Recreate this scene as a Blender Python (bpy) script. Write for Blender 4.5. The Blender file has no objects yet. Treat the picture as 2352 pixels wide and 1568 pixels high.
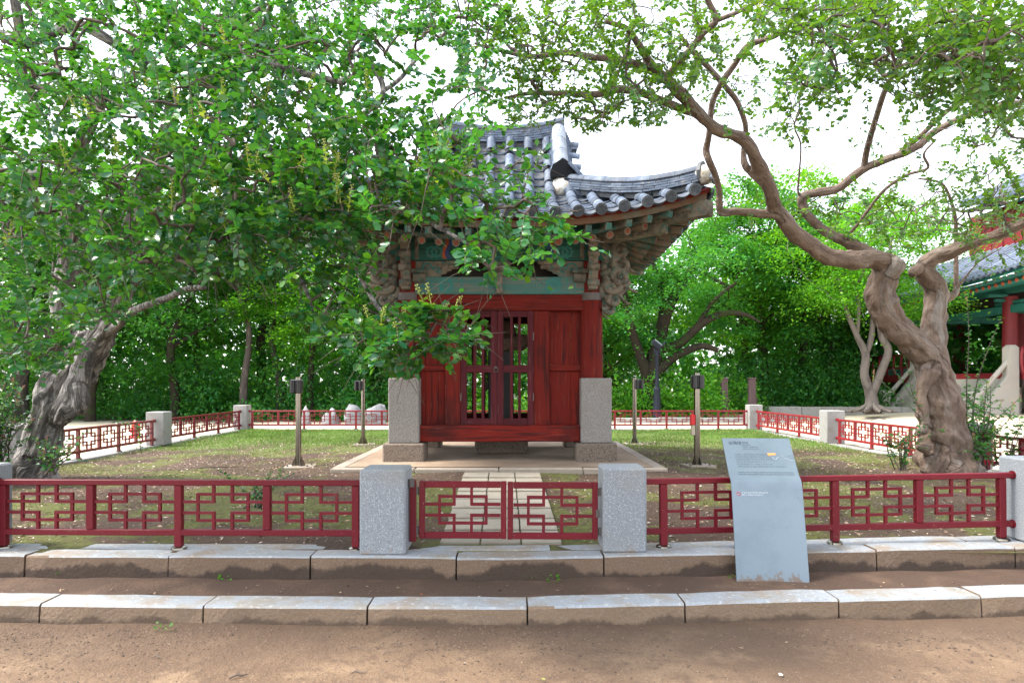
import bpy, math, random
import numpy as np
from mathutils import Vector, Matrix, noise as mnoise

random.seed(7)
RNG = np.random.default_rng(11)
C = bpy.context.scene.collection
SC = bpy.context.scene
R = math.radians

# ------------------------------------------------------------------ camera, sky, sun, exposure
CAMZ, F = 1.6, 1568.0                 # eye height; focal length in units of a 2352-wide frame
cam = bpy.data.cameras.new('camera')
cam.lens, cam.sensor_width = 24.0, 36.0
cam.shift_y = 98.0 / 2352.0
cam.clip_start, cam.clip_end = 0.05, 3000.0
camo = bpy.data.objects.new('camera', cam)
camo.location = (0, 0, CAMZ)
camo.rotation_euler = (R(90), 0, 0)
C.objects.link(camo)
SC.camera = camo

SUN_EL, SUN_AZ = 56.0, 268.0          # compass style: 0 = +Y (ahead), 90 = +X; 268 = from the left
w = bpy.data.worlds.new('World')
SC.world = w
w.use_nodes = True
nt = w.node_tree
nt.nodes.clear()
sky = nt.nodes.new('ShaderNodeTexSky')
sky.sky_type = 'NISHITA'
sky.sun_disc = False
sky.sun_elevation = R(SUN_EL)
sky.sun_rotation = R(SUN_AZ)
sky.air_density, sky.dust_density, sky.ozone_density = 1.0, 1.5, 1.0
hs = nt.nodes.new('ShaderNodeHueSaturation')
hs.inputs['Saturation'].default_value = 0.35
bg = nt.nodes.new('ShaderNodeBackground')
bg.inputs['Strength'].default_value = 0.15
wo = nt.nodes.new('ShaderNodeOutputWorld')
nt.links.new(sky.outputs[0], hs.inputs['Color'])
nt.links.new(hs.outputs[0], bg.inputs['Color'])
nt.links.new(bg.outputs[0], wo.inputs['Surface'])

sl = bpy.data.lights.new('sun', 'SUN')
sl.energy, sl.angle, sl.color = 1.5, R(12), (1.0, 0.95, 0.86)
so = bpy.data.objects.new('sun', sl)
sd = Vector((math.sin(R(SUN_AZ)) * math.cos(R(SUN_EL)), math.cos(R(SUN_AZ)) * math.cos(R(SUN_EL)), math.sin(R(SUN_EL))))
so.rotation_euler = sd.to_track_quat('Z', 'Y').to_euler()
so.location = (0, 0, 30)
C.objects.link(so)

SC.view_settings.view_transform = 'Standard'
SC.view_settings.look = 'None'
SC.view_settings.use_curve_mapping = False
SC.view_settings.gamma = 1.0
SC.view_settings.exposure = 2.25
SC.render.filter_size = 1.1
SC.render.engine = 'CYCLES'
SC.cycles.max_bounces = 8
SC.cycles.diffuse_bounces = 4
SC.cycles.transmission_bounces = 4
SC.cycles.sample_clamp_indirect = 8.0


def P(px, py, d):
    """A place at depth d along the view, measured on the 2352 x 1568 photograph."""
    return np.array(((px - 1176.0) / F * d, d, CAMZ + (882.0 - py) / F * d))


# ------------------------------------------------------------------ materials
def lin(r, g, b):
    f = lambda c: (c / 12.92 if c <= .04045 else ((c + .055) / 1.055) ** 2.4)
    return (f(r / 255), f(g / 255), f(b / 255), 1)


def mat(name, col, rough=.7, metal=0.0, layers=(), bump=None, rand=0.0, island=0.0, coord='pos', spec=None, stain=None, coat=0):
    """layers: (scale xyz, detail, lo, hi, colour[, amount]) - a noise that lays one colour over another.
    bump: list of (scale xyz, strength, distance).  rand / island: brightness spread per object / per loose piece.
    stain: (z0, z1, wobble scale, colour): a wash that starts at the foot of the thing."""
    m = bpy.data.materials.new(name)
    m.use_nodes = True
    t = m.node_tree
    N, L = t.nodes, t.links
    b = N['Principled BSDF']
    b.inputs['Roughness'].default_value = rough
    b.inputs['Metallic'].default_value = metal
    if spec is not None:
        b.inputs['Specular IOR Level'].default_value = spec
    if coat:
        b.inputs['Coat Weight'].default_value = coat
        b.inputs['Coat Roughness'].default_value = .25
    if coord == 'pos':
        cs = N.new('ShaderNodeNewGeometry').outputs['Position']
    elif coord == 'obj':
        cs = N.new('ShaderNodeTexCoord').outputs['Object']
    else:
        a = N.new('ShaderNodeAttribute')
        a.attribute_name = coord
        cs = a.outputs['Vector']

    def noise(scale, detail, src=cs, rough_=.6):
        mp = N.new('ShaderNodeMapping')
        mp.inputs['Scale'].default_value = scale if hasattr(scale, '__len__') else (scale,) * 3
        L.new(src, mp.inputs['Vector'])
        n = N.new('ShaderNodeTexNoise')
        n.inputs['Scale'].default_value = 1.0
        n.inputs['Detail'].default_value = detail
        n.inputs['Roughness'].default_value = rough_
        L.new(mp.outputs[0], n.inputs['Vector'])
        return n.outputs['Fac']

    def rng(v, lo, hi, a=0.0, z=1.0):
        r = N.new('ShaderNodeMapRange')
        r.interpolation_type = 'SMOOTHSTEP'
        r.inputs[1].default_value, r.inputs[2].default_value = lo, hi
        r.inputs[3].default_value, r.inputs[4].default_value = a, z
        L.new(v, r.inputs[0])
        return r.outputs[0]

    def mix(fac, a, c, mode='MIX'):
        x = N.new('ShaderNodeMix')
        x.data_type = 'RGBA'
        x.blend_type = mode
        if hasattr(fac, 'links'):
            L.new(fac, x.inputs[0])
        else:
            x.inputs[0].default_value = fac
        for v, s in ((a, x.inputs[6]), (c, x.inputs[7])):
            if hasattr(v, 'links'):
                L.new(v, s)
            else:
                s.default_value = v
        return x.outputs[2]
    c = tuple(col)
    for ly in layers:
        sc, de, lo, hi, co = ly[:5]
        am = ly[5] if len(ly) > 5 else 1.0
        c = mix(rng(noise(sc, de), lo, hi, 0.0, am), c, tuple(co))
    if stain:
        z0, z1, ws, co = stain
        sep = N.new('ShaderNodeSeparateXYZ')
        L.new(N.new('ShaderNodeNewGeometry').outputs['Position'], sep.inputs[0])
        h = rng(noise(ws, 4), .3, .7, z0, z1)
        lt = N.new('ShaderNodeMath')
        lt.operation = 'SUBTRACT'
        L.new(h, lt.inputs[0])
        L.new(sep.outputs['Z'], lt.inputs[1])
        sm = N.new('ShaderNodeMath')
        sm.operation = 'MULTIPLY_ADD'
        L.new(noise(28, 4), sm.inputs[0])
        sm.inputs[1].default_value = .06
        L.new(lt.outputs[0], sm.inputs[2])
        c = mix(rng(sm.outputs[0], .012, .052, 0, .85), c, tuple(co))
    for am, kind in ((rand, 'obj'), (island, 'isl')):
        if am:
            src = N.new('ShaderNodeObjectInfo').outputs['Random'] if kind == 'obj' else N.new('ShaderNodeNewGeometry').outputs['Random Per Island']
            v = rng(src, 0, 1, 1 - am, 1 + am)
            cc = N.new('ShaderNodeCombineColor')
            for i in range(3):
                L.new(v, cc.inputs[i])
            c = mix(1.0, c, cc.outputs[0], 'MULTIPLY')
    if hasattr(c, 'links'):
        L.new(c, b.inputs['Base Color'])
    else:
        b.inputs['Base Color'].default_value = c
    prev = None
    for sc, st, di in (bump or ()):
        bp = N.new('ShaderNodeBump')
        bp.inputs['Strength'].default_value = st
        bp.inputs['Distance'].default_value = di
        L.new(noise(sc, 5), bp.inputs['Height'])
        if prev is not None:
            L.new(prev, bp.inputs['Normal'])
        prev = bp.outputs[0]
    if prev is not None:
        L.new(prev, b.inputs['Normal'])
    return m


def leaf_mat(name, cols, trans, rough=.4, tw=.4, per_tree=0.0):
    """Leaves: a glossy upper skin over a translucent blade; hue differs from leaf to leaf."""
    m = bpy.data.materials.new(name)
    m.use_nodes = True
    t = m.node_tree
    N, L = t.nodes, t.links
    b = N['Principled BSDF']
    out = N['Material Output']
    g = N.new('ShaderNodeNewGeometry')
    r = N.new('ShaderNodeValToRGB')
    r.color_ramp.interpolation = 'LINEAR'
    e = r.color_ramp.elements
    while len(e) < len(cols):
        e.new(.5)
    for i, co in enumerate(cols):
        e[i].position = i / (len(cols) - 1)
        e[i].color = (*co, 1)
    L.new(g.outputs['Random Per Island'], r.inputs[0])
    n = N.new('ShaderNodeTexNoise')
    n.inputs['Scale'].default_value = 1.1
    L.new(g.outputs['Position'], n.inputs['Vector'])
    mr = N.new('ShaderNodeMapRange')
    mr.inputs[1].default_value, mr.inputs[2].default_value = .35, .65
    mr.inputs[3].default_value, mr.inputs[4].default_value = .65, 1.4
    L.new(n.outputs['Fac'], mr.inputs[0])
    if per_tree:                       # every tree of a wood has its own tone
        oi = N.new('ShaderNodeObjectInfo')
        m3 = N.new('ShaderNodeMapRange')
        m3.inputs[3].default_value, m3.inputs[4].default_value = 1 - per_tree, 1 + per_tree * 1.2
        L.new(oi.outputs['Random'], m3.inputs[0])
        m4 = N.new('ShaderNodeMath')
        m4.operation = 'MULTIPLY'
        L.new(mr.outputs[0], m4.inputs[0])
        L.new(m3.outputs[0], m4.inputs[1])
        mr = m4
    mx = N.new('ShaderNodeVectorMath')
    mx.operation = 'SCALE'
    L.new(r.outputs[0], mx.inputs[0])
    L.new(mr.outputs[0], mx.inputs['Scale'])
    L.new(mx.outputs[0], b.inputs['Base Color'])
    b.inputs['Roughness'].default_value = rough
    b.inputs['Specular IOR Level'].default_value = .45
    tr = N.new('ShaderNodeBsdfTranslucent')
    m2 = N.new('ShaderNodeMix')
    m2.data_type = 'RGBA'
    m2.blend_type = 'MIX'
    m2.inputs[0].default_value = .35
    m2.inputs[6].default_value = (*trans, 1)
    L.new(mx.outputs[0], m2.inputs[7])
    L.new(m2.outputs[2], tr.inputs['Color'])
    ms = N.new('ShaderNodeMixShader')
    ms.inputs[0].default_value = tw
    L.new(b.outputs[0], ms.inputs[1])
    L.new(tr.outputs[0], ms.inputs[2])
    L.new(ms.outputs[0], out.inputs['Surface'])
    return m


MAT = {}
GR = lambda k: (k, k, k, 1)
V1 = (1, 1, 1)
MAT['granite'] = mat('pale granite', (.21, .23, .25, 1), .75, layers=[(170, 2, .52, .62, (.13, .13, .14, 1), .9), (110, 2, .56, .66, (.42, .44, .46, 1), .8), (3, 4, .45, .75, (.22, .21, .19, 1), .5)], bump=[(120, .25, .004)], rand=.06, stain=(.27, .36, 9, (.23, .18, .14, 1)))
MAT['granite_side'] = mat('weathered granite', (.29, .28, .265, 1), .8, layers=[(150, 2, .52, .62, (.12, .12, .12, 1), .8), (4, 5, .45, .7, (.2, .17, .145, 1), .6)], bump=[(90, .3, .004)], rand=.08)
MAT['granite_block'] = mat('warm granite', (.225, .205, .19, 1), .8, layers=[(120, 2, .52, .6, (.10, .085, .08, 1), .8), (95, 2, .57, .66, (.5, .46, .43, 1), .8), (2.2, 4, .5, .75, (.2, .165, .14, 1), .6)], bump=[(110, .3, .004)], rand=.05)
MAT['granite_base'] = mat('dark weathered granite', (.2, .15, .115, 1), .85, layers=[(70, 3, .5, .6, (.05, .04, .035, 1), .8), (85, 2, .58, .66, (.36, .31, .26, 1), .7)], bump=[(60, .6, .01)], rand=.2)
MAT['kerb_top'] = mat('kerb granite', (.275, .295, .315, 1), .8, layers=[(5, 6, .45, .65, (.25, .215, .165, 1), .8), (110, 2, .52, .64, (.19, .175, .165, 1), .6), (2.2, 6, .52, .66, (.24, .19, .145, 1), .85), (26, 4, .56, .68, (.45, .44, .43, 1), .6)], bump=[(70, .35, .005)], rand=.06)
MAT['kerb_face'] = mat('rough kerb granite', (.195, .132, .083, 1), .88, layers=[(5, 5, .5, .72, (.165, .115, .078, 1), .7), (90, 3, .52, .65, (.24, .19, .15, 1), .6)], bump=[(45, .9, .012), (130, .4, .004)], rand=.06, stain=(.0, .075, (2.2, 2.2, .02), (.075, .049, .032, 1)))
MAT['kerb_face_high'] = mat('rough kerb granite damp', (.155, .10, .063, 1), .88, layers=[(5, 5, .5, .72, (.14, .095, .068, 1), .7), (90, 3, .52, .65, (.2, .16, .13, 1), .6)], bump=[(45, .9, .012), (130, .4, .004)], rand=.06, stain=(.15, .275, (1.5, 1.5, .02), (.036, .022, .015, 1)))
MAT['soil'] = mat('bare brown soil', (.10, .058, .036, 1), .95, layers=[(2.2, 6, .42, .66, (.14, .085, .055, 1)), (40, 3, .55, .7, (.075, .048, .035, 1), .8)], bump=[(35, .8, .03), (140, .5, .006)])
MAT['path'] = mat('sandy path', (.195, .122, .070, 1), .95, layers=[(.8, 7, .42, .58, (.135, .08, .045, 1), .9), (2.3, 7, .5, .66, (.26, .17, .10, 1), .8), (9, 6, .50, .64, (.125, .075, .044, 1), .8), (55, 4, .52, .66, (.10, .064, .042, 1), .7), (120, 2, .62, .72, (.42, .34, .27, 1), .7)], bump=[(22, .9, .03), (85, .8, .012), (200, .4, .005)])
MAT['tread'] = mat('damp soil strip', (.068, .038, .023, 1), .95, layers=[(3, 6, .45, .68, (.115, .067, .041, 1)), (60, 3, .55, .7, (.09, .06, .045, 1), .8)], bump=[(40, .8, .02), (140, .5, .006)])
MAT['sand'] = mat('pale sand yard', (.5, .42, .31, 1), .95, layers=[(.4, 5, .4, .7, (.52, .43, .31, 1)), (30, 4, .5, .75, (.45, .36, .27, 1), .5)], bump=[(30, .5, .015)])
MAT['slab'] = mat('path slab stone', (.30, .265, .21, 1), .85, layers=[(6, 5, .45, .7, (.25, .20, .15, 1), .8), (60, 3, .55, .68, (.26, .22, .18, 1), .6)], bump=[(55, .4, .006)], rand=.1)
MAT['concrete'] = mat('tan packed concrete', (.235, .165, .11, 1), .9, layers=[(1.5, 6, .42, .7, (.33, .245, .17, 1)), (5, 5, .55, .75, (.22, .165, .125, 1), .7)], bump=[(30, .5, .012)])
MAT['rim'] = mat('stone rim', (.30, .25, .20, 1), .9, layers=[(7, 5, .45, .7, (.26, .21, .165, 1), .8)], bump=[(40, .6, .01)], rand=.08)
RED = (.185, .012, .014, 1)
MAT['fence'] = mat('red enamel on iron', (.125, .0035, .010, 1), .5, spec=.3, layers=[(14, 5, .60, .72, (.135, .03, .025, 1), .7), (60, 3, .66, .74, (.36, .2, .17, 1), .6)], bump=[(60, .12, .002)], rand=.08)
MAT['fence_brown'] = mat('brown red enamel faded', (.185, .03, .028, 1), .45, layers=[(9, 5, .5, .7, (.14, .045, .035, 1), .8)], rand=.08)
MAT['fence_pink'] = mat('light red enamel', (.22, .010, .016, 1), .4, layers=[(9, 5, .6, .75, (.25, .06, .05, 1), .6)], rand=.08)  # lighter red for the back and farther right railings


def wood(name, col, dark, bare, axis, amt=.6, bareamt=.5):
    s = [26, 26, 26]
    s[axis] = 1.3
    s2 = [60, 60, 60]
    s2[axis] = 2.5
    return mat(name, col, .8, layers=[(tuple(s), 5, .48, .68, dark, .85), ((1.6, 1.6, 1.6), 4, .5, .72, dark, amt), (tuple(s2), 4, .6, .7, bare, bareamt)], bump=[(tuple(s), .55, .012), (tuple(s2), .4, .004)], rand=.12, spec=.25)


WR, WD, WB = (.15, .009, .0045, 1), (.022, .005, .005, 1), (.20, .075, .05, 1)
MAT['red_v'] = wood('red timber upright', WR, WD, WB, 2)
MAT['red_x'] = wood('red timber beam', WR, WD, WB, 0)
MAT['red_y'] = wood('red timber side beam', WR, WD, WB, 1)
MAT['door_v'] = wood('plum red door wood', (.075, .009, .013, 1), (.035, .006, .009, 1), (.22, .12, .12, 1), 2)
MAT['door_x'] = wood('plum red door rail', (.075, .009, .013, 1), (.035, .006, .009, 1), (.22, .12, .12, 1), 0)
MAT['lattice_in'] = wood('dark red inner timber', (.09, .012, .012, 1), (.03, .008, .008, 1), (.16, .08, .06, 1), 2)
TG, TD, TB = (.026, .115, .095, 1), (.012, .036, .032, 1), (.15, .115, .085, 1)
MAT['teal_x'] = wood('faded teal paint beam', TG, TD, TB, 0, .5, .9)
MAT['teal_y'] = wood('faded teal paint side beam', TG, TD, TB, 1, .5, .9)
MAT['teal_pale'] = mat('chalky teal paint', (.06, .16, .14, 1), .85, layers=[((1.6, 26, 26), 5, .45, .62, (.175, .145, .11, 1), .9), (3, 4, .5, .65, (.03, .15, .135, 1), .8), ((2, 70, 70), 3, .62, .7, (.09, .07, .055, 1), .8)], bump=[((2, 40, 40), .5, .008)], rand=.06)
MAT['bare'] = mat('grey weathered timber', (.175, .142, .105, 1), .85, layers=[(9, 5, .45, .62, (.06, .044, .032, 1), .85), (12, 4, .50, .64, (.04, .115, .095, 1), .75), (25, 4, .64, .72, (.17, .075, .045, 1), .25), (50, 3, .58, .68, (.25, .2, .15, 1), .6)], bump=[(30, .6, .01)], rand=.15)
MAT['eave_wood'] = mat('brown eave board', (.145, .072, .038, 1), .85, layers=[((3, 3, 30), 4, .48, .66, (.10, .06, .04, 1), .8), (3, 4, .5, .65, (.12, .13, .1, 1), .6)], bump=[((4, 4, 40), .5, .008)])
MAT['soffit'] = mat('dark green soffit boards', (.03, .065, .052, 1), .9, layers=[(6, 4, .5, .65, (.13, .10, .075, 1), .7)], bump=[(20, .4, .01)])
MAT['rafter'] = mat('worn rafter paint', (.19, .15, .11, 1), .85, layers=[(6, 5, .47, .58, (.035, .12, .098, 1), .85), (18, 4, .58, .7, (.19, .05, .035, 1), .5)], bump=[(25, .5, .008)], rand=.15)
MAT['flower_red'] = mat('painted petal', (.23, .055, .03, 1), .85, layers=[(40, 3, .5, .7, (.25, .16, .11, 1), .7)], rand=.15)
MAT['flower_pale'] = mat('painted flower rim', (.15, .17, .13, 1), .85, layers=[(40, 3, .5, .7, (.2, .15, .11, 1), .7)], rand=.15)
MAT['motif_teal'] = mat('bright teal motif', (.025, .19, .17, 1), .85, layers=[(30, 4, .5, .66, (.12, .12, .09, 1), .8)])
MAT['rafter_end'] = mat('worn teal rafter end', (.03, .125, .11, 1), .85, layers=[(16, 4, .45, .6, (.17, .14, .11, 1), .85), (45, 3, .55, .65, (.03, .04, .035, 1), .7)], rand=.2)
MAT['motif_blue'] = mat('deep blue motif', (.03, .06, .22, 1), .85, layers=[(30, 4, .55, .7, (.12, .13, .13, 1), .7)])
MAT['motif_orange'] = mat('orange red motif', (.40, .085, .04, 1), .85, layers=[(30, 4, .55, .7, (.25, .16, .11, 1), .7)])
MAT['tile'] = mat('grey roof tile', (.075, .10, .145, 1), .62, spec=.3, layers=[(5, 5, .45, .7, (.19, .22, .27, 1), .8), (30, 4, .54, .66, (.045, .048, .055, 1), .7), (12, 4, .62, .72, (.3, .25, .19, 1), .5)], bump=[(60, .3, .004)], rand=.28)
MAT['tile_dark'] = mat('dark roof tile', (.055, .06, .068, 1), .55, layers=[(9, 4, .5, .7, (.12, .125, .13, 1), .7)], bump=[(40, .5, .006)], rand=.2)
MAT['plaster'] = mat('stained lime plaster', (.60, .565, .50, 1), .9, layers=[(7, 5, .48, .64, (.33, .27, .2, 1), .8), (16, 4, .6, .7, (.12, .11, .09, 1), .7)], bump=[(18, .9, .02)])
MAT['iron'] = mat('dull iron band', (.10, .085, .08, 1), .6, .3, layers=[(20, 4, .5, .7, (.16, .10, .07, 1), .6)])
MAT['steel'] = mat('brushed stainless steel', (.24, .22, .19, 1), .2, 1.0, layers=[])
MAT['black_plastic'] = mat('black plastic', (.012, .012, .014, 1), .3)
MAT['sign'] = mat('blue grey sign metal', (.155, .20, .235, 1), .42, .25, layers=[(4, 4, .45, .7, (.13, .17, .20, 1), .8), (90, 2, .6, .72, (.18, .225, .255, 1), .4)], bump=[(150, .06, .001)], stain=(.115, .22, (14, 14, 7), (.145, .095, .065, 1)))
MAT['sign_edge'] = mat('sign edge metal', (.14, .17, .2, 1), .4, .4)
MAT['ink'] = mat('dark printed ink', (.035, .05, .075, 1), .6)
MAT['ink_faint'] = mat('worn printed ink', (.075, .105, .135, 1), .6)
MAT['ink_white'] = mat('worn white print', (.55, .60, .64, 1), .6)
MAT['ink_orange'] = mat('orange print', (.75, .28, .06, 1), .6)
MAT['ink_red'] = mat('red print', (.42, .02, .04, 1), .6)
MAT['signal_red'] = mat('signal red plastic', (.62, .012, .015, 1), .4)
MAT['beige'] = mat('beige plastic', (.45, .38, .27, 1), .6)
MAT['stele_black'] = mat('black polished stone', (.014, .014, .016, 1), .4, bump=[(20, .1, .002)])
MAT['stele_cap'] = mat('brown carved stone', (.26, .195, .145, 1), .85, layers=[(18, 4, .5, .7, (.12, .09, .07, 1), .8)], bump=[(30, .6, .01)])
MAT['lamp_paint'] = mat('dark blue lamp paint', (.012, .016, .026, 1), .6, spec=.25)
MAT['lamp_glass'] = mat('lamp glass', (.4, .45, .5, 1), .1, .6)
MAT['old_post'] = mat('dark brown timber post', (.075, .045, .045, 1), .85, layers=[((20, 20, 2), 4, .5, .7, (.13, .09, .085, 1), .7)], bump=[((20, 20, 2), .5, .01)])
MAT['rock'] = mat('pale grey rock', (.25, .25, .26, 1), .9, layers=[(3, 5, .45, .65, (.13, .13, .135, 1), .8)], bump=[(8, .8, .05)])
MAT['pav_stone'] = mat('pale stair stone', (.40, .375, .335, 1), .85, layers=[(3, 5, .5, .7, (.45, .40, .34, 1), .7)], bump=[(20, .3, .01)], rand=.08)
MAT['pav_red'] = mat('pavilion red paint', (.20, .012, .018, 1), .6, layers=[(6, 4, .55, .7, (.14, .02, .02, 1), .6)], rand=.1)
MAT['pav_teal'] = mat('pavilion teal paint', (.02, .16, .13, 1), .7, layers=[(6, 4, .5, .7, (.015, .09, .08, 1), .7)], rand=.1)
MAT['pav_tile'] = mat('pavilion roof tile', (.10, .125, .18, 1), .6, layers=[((2, 12, 2), 3, .45, .7, (.18, .21, .27, 1), .8)], rand=.18)
MAT['pav_dark'] = mat('dark floor timber', (.05, .035, .03, 1), .8)
MAT['bark'] = mat('smooth crape myrtle bark', (.15, .10, .073, 1), .72, coord='flow', layers=[((4, 4, 7), 6, .42, .64, (.21, .148, .108, 1), .8), ((9, 9, 7), 6, .46, .66, (.075, .045, .031, 1), .75), ((3, 3, 5), 5, .54, .68, (.25, .225, .20, 1), .7), ((34, 34, 16), 5, .54, .68, (.06, .04, .03, 1), .7)], bump=[((9, 9, 16), 1.0, .05), ((28, 28, 44), 1.0, .018), ((90, 90, 140), .6, .004)])
MAT['bark_old'] = mat('grey gnarled bark', (.225, .205, .19, 1), .85, coord='flow', layers=[((4.5, 4.5, 10), 6, .45, .58, (.30, .275, .25, 1), .9), ((12, 12, 7), 6, .46, .56, (.06, .05, .045, 1), .85), ((6, 6, 14), 6, .54, .6, (.035, .032, .034, 1), .8), ((45, 45, 30), 5, .54, .62, (.055, .047, .042, 1), .8)], bump=[((10, 10, 6), 1.0, .06), ((34, 34, 24), 1.0, .018), ((100, 100, 20), .5, .004)])
MAT['twig'] = mat('twig bark', (.065, .045, .035, 1), .8, layers=[(6, 4, .45, .65, (.15, .115, .09, 1), .8)], bump=[(40, .4, .006)])
MAT['bark_dark'] = mat('dark forest bark', (.055, .043, .035, 1), .9, layers=[((8, 8, 2), 4, .5, .65, (.11, .09, .075, 1), .8)], bump=[((10, 10, 2.5), .8, .03)])
MAT['bark_grey'] = mat('grey forest bark', (.036, .028, .021, 1), .95, spec=.15, layers=[((6, 6, 2), 4, .5, .65, (.018, .015, .012, 1), .8), (2, 4, .52, .62, (.03, .042, .012, 1), .8)], bump=[((10, 10, 2.5), .7, .03)])
MAT['bark_pale'] = mat('pale grey bark', (.12, .10, .088, 1), .85, layers=[((6, 6, 2), 4, .5, .65, (.055, .045, .038, 1), .8)], bump=[((10, 10, 2.5), .6, .02)])
MAT['leaf'] = leaf_mat('crape myrtle leaf', [(.007, .055, .016), (.016, .105, .022), (.010, .10, .045), (.04, .15, .012), (.10, .21, .012)], (.11, .36, .014), .26, .36)  # bluish and extreme greens put sky gloss and light variance into the colour
MAT['leaf_young'] = leaf_mat('young crape myrtle leaf', [(.10, .21, .025), (.16, .27, .03), (.24, .28, .04)], (.36, .48, .03), .42, .42)
MAT['leaf_r'] = leaf_mat('crape myrtle leaf of the right tree', [(.014, .07, .012), (.026, .105, .014), (.016, .09, .03), (.055, .14, .010), (.09, .165, .010)], (.20, .40, .01), .28, .40)
MAT['leaf_dark'] = leaf_mat('dark forest leaf', [(.010, .060, .016), (.018, .09, .016), (.03, .11, .012)], (.08, .32, .01), .5, .40, .35)
MAT['leaf_mid'] = leaf_mat('forest leaf', [(.012, .10, .028), (.026, .15, .024), (.06, .185, .012)], (.13, .42, .015), .5, .46, .4)
MAT['leaf_bright'] = leaf_mat('bright maple leaf', [(.028, .165, .012), (.055, .215, .012), (.11, .26, .012)], (.24, .58, .01), .5, .5, .3)
MAT['grass'] = leaf_mat('short grass', [(.06, .17, .02), (.10, .23, .025), (.19, .24, .05)], (.25, .38, .04), .55, .3)
MAT['moss'] = leaf_mat('low moss', [(.09, .13, .012), (.14, .17, .016), (.19, .18, .03)], (.2, .25, .03), .8, .15)
MAT['litter'] = mat('dry leaf bits', (.24, .165, .11, 1), .9, island=.6)
MAT['litter_pale'] = mat('pale dry leaf bits', (.5, .42, .36, 1), .8, island=.3)
MAT['bud'] = mat('yellow flower buds', (.24, .26, .05, 1), .6, island=.3)
MAT['pink'] = mat('pink young tips', (.42, .14, .13, 1), .6, island=.3)


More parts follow.
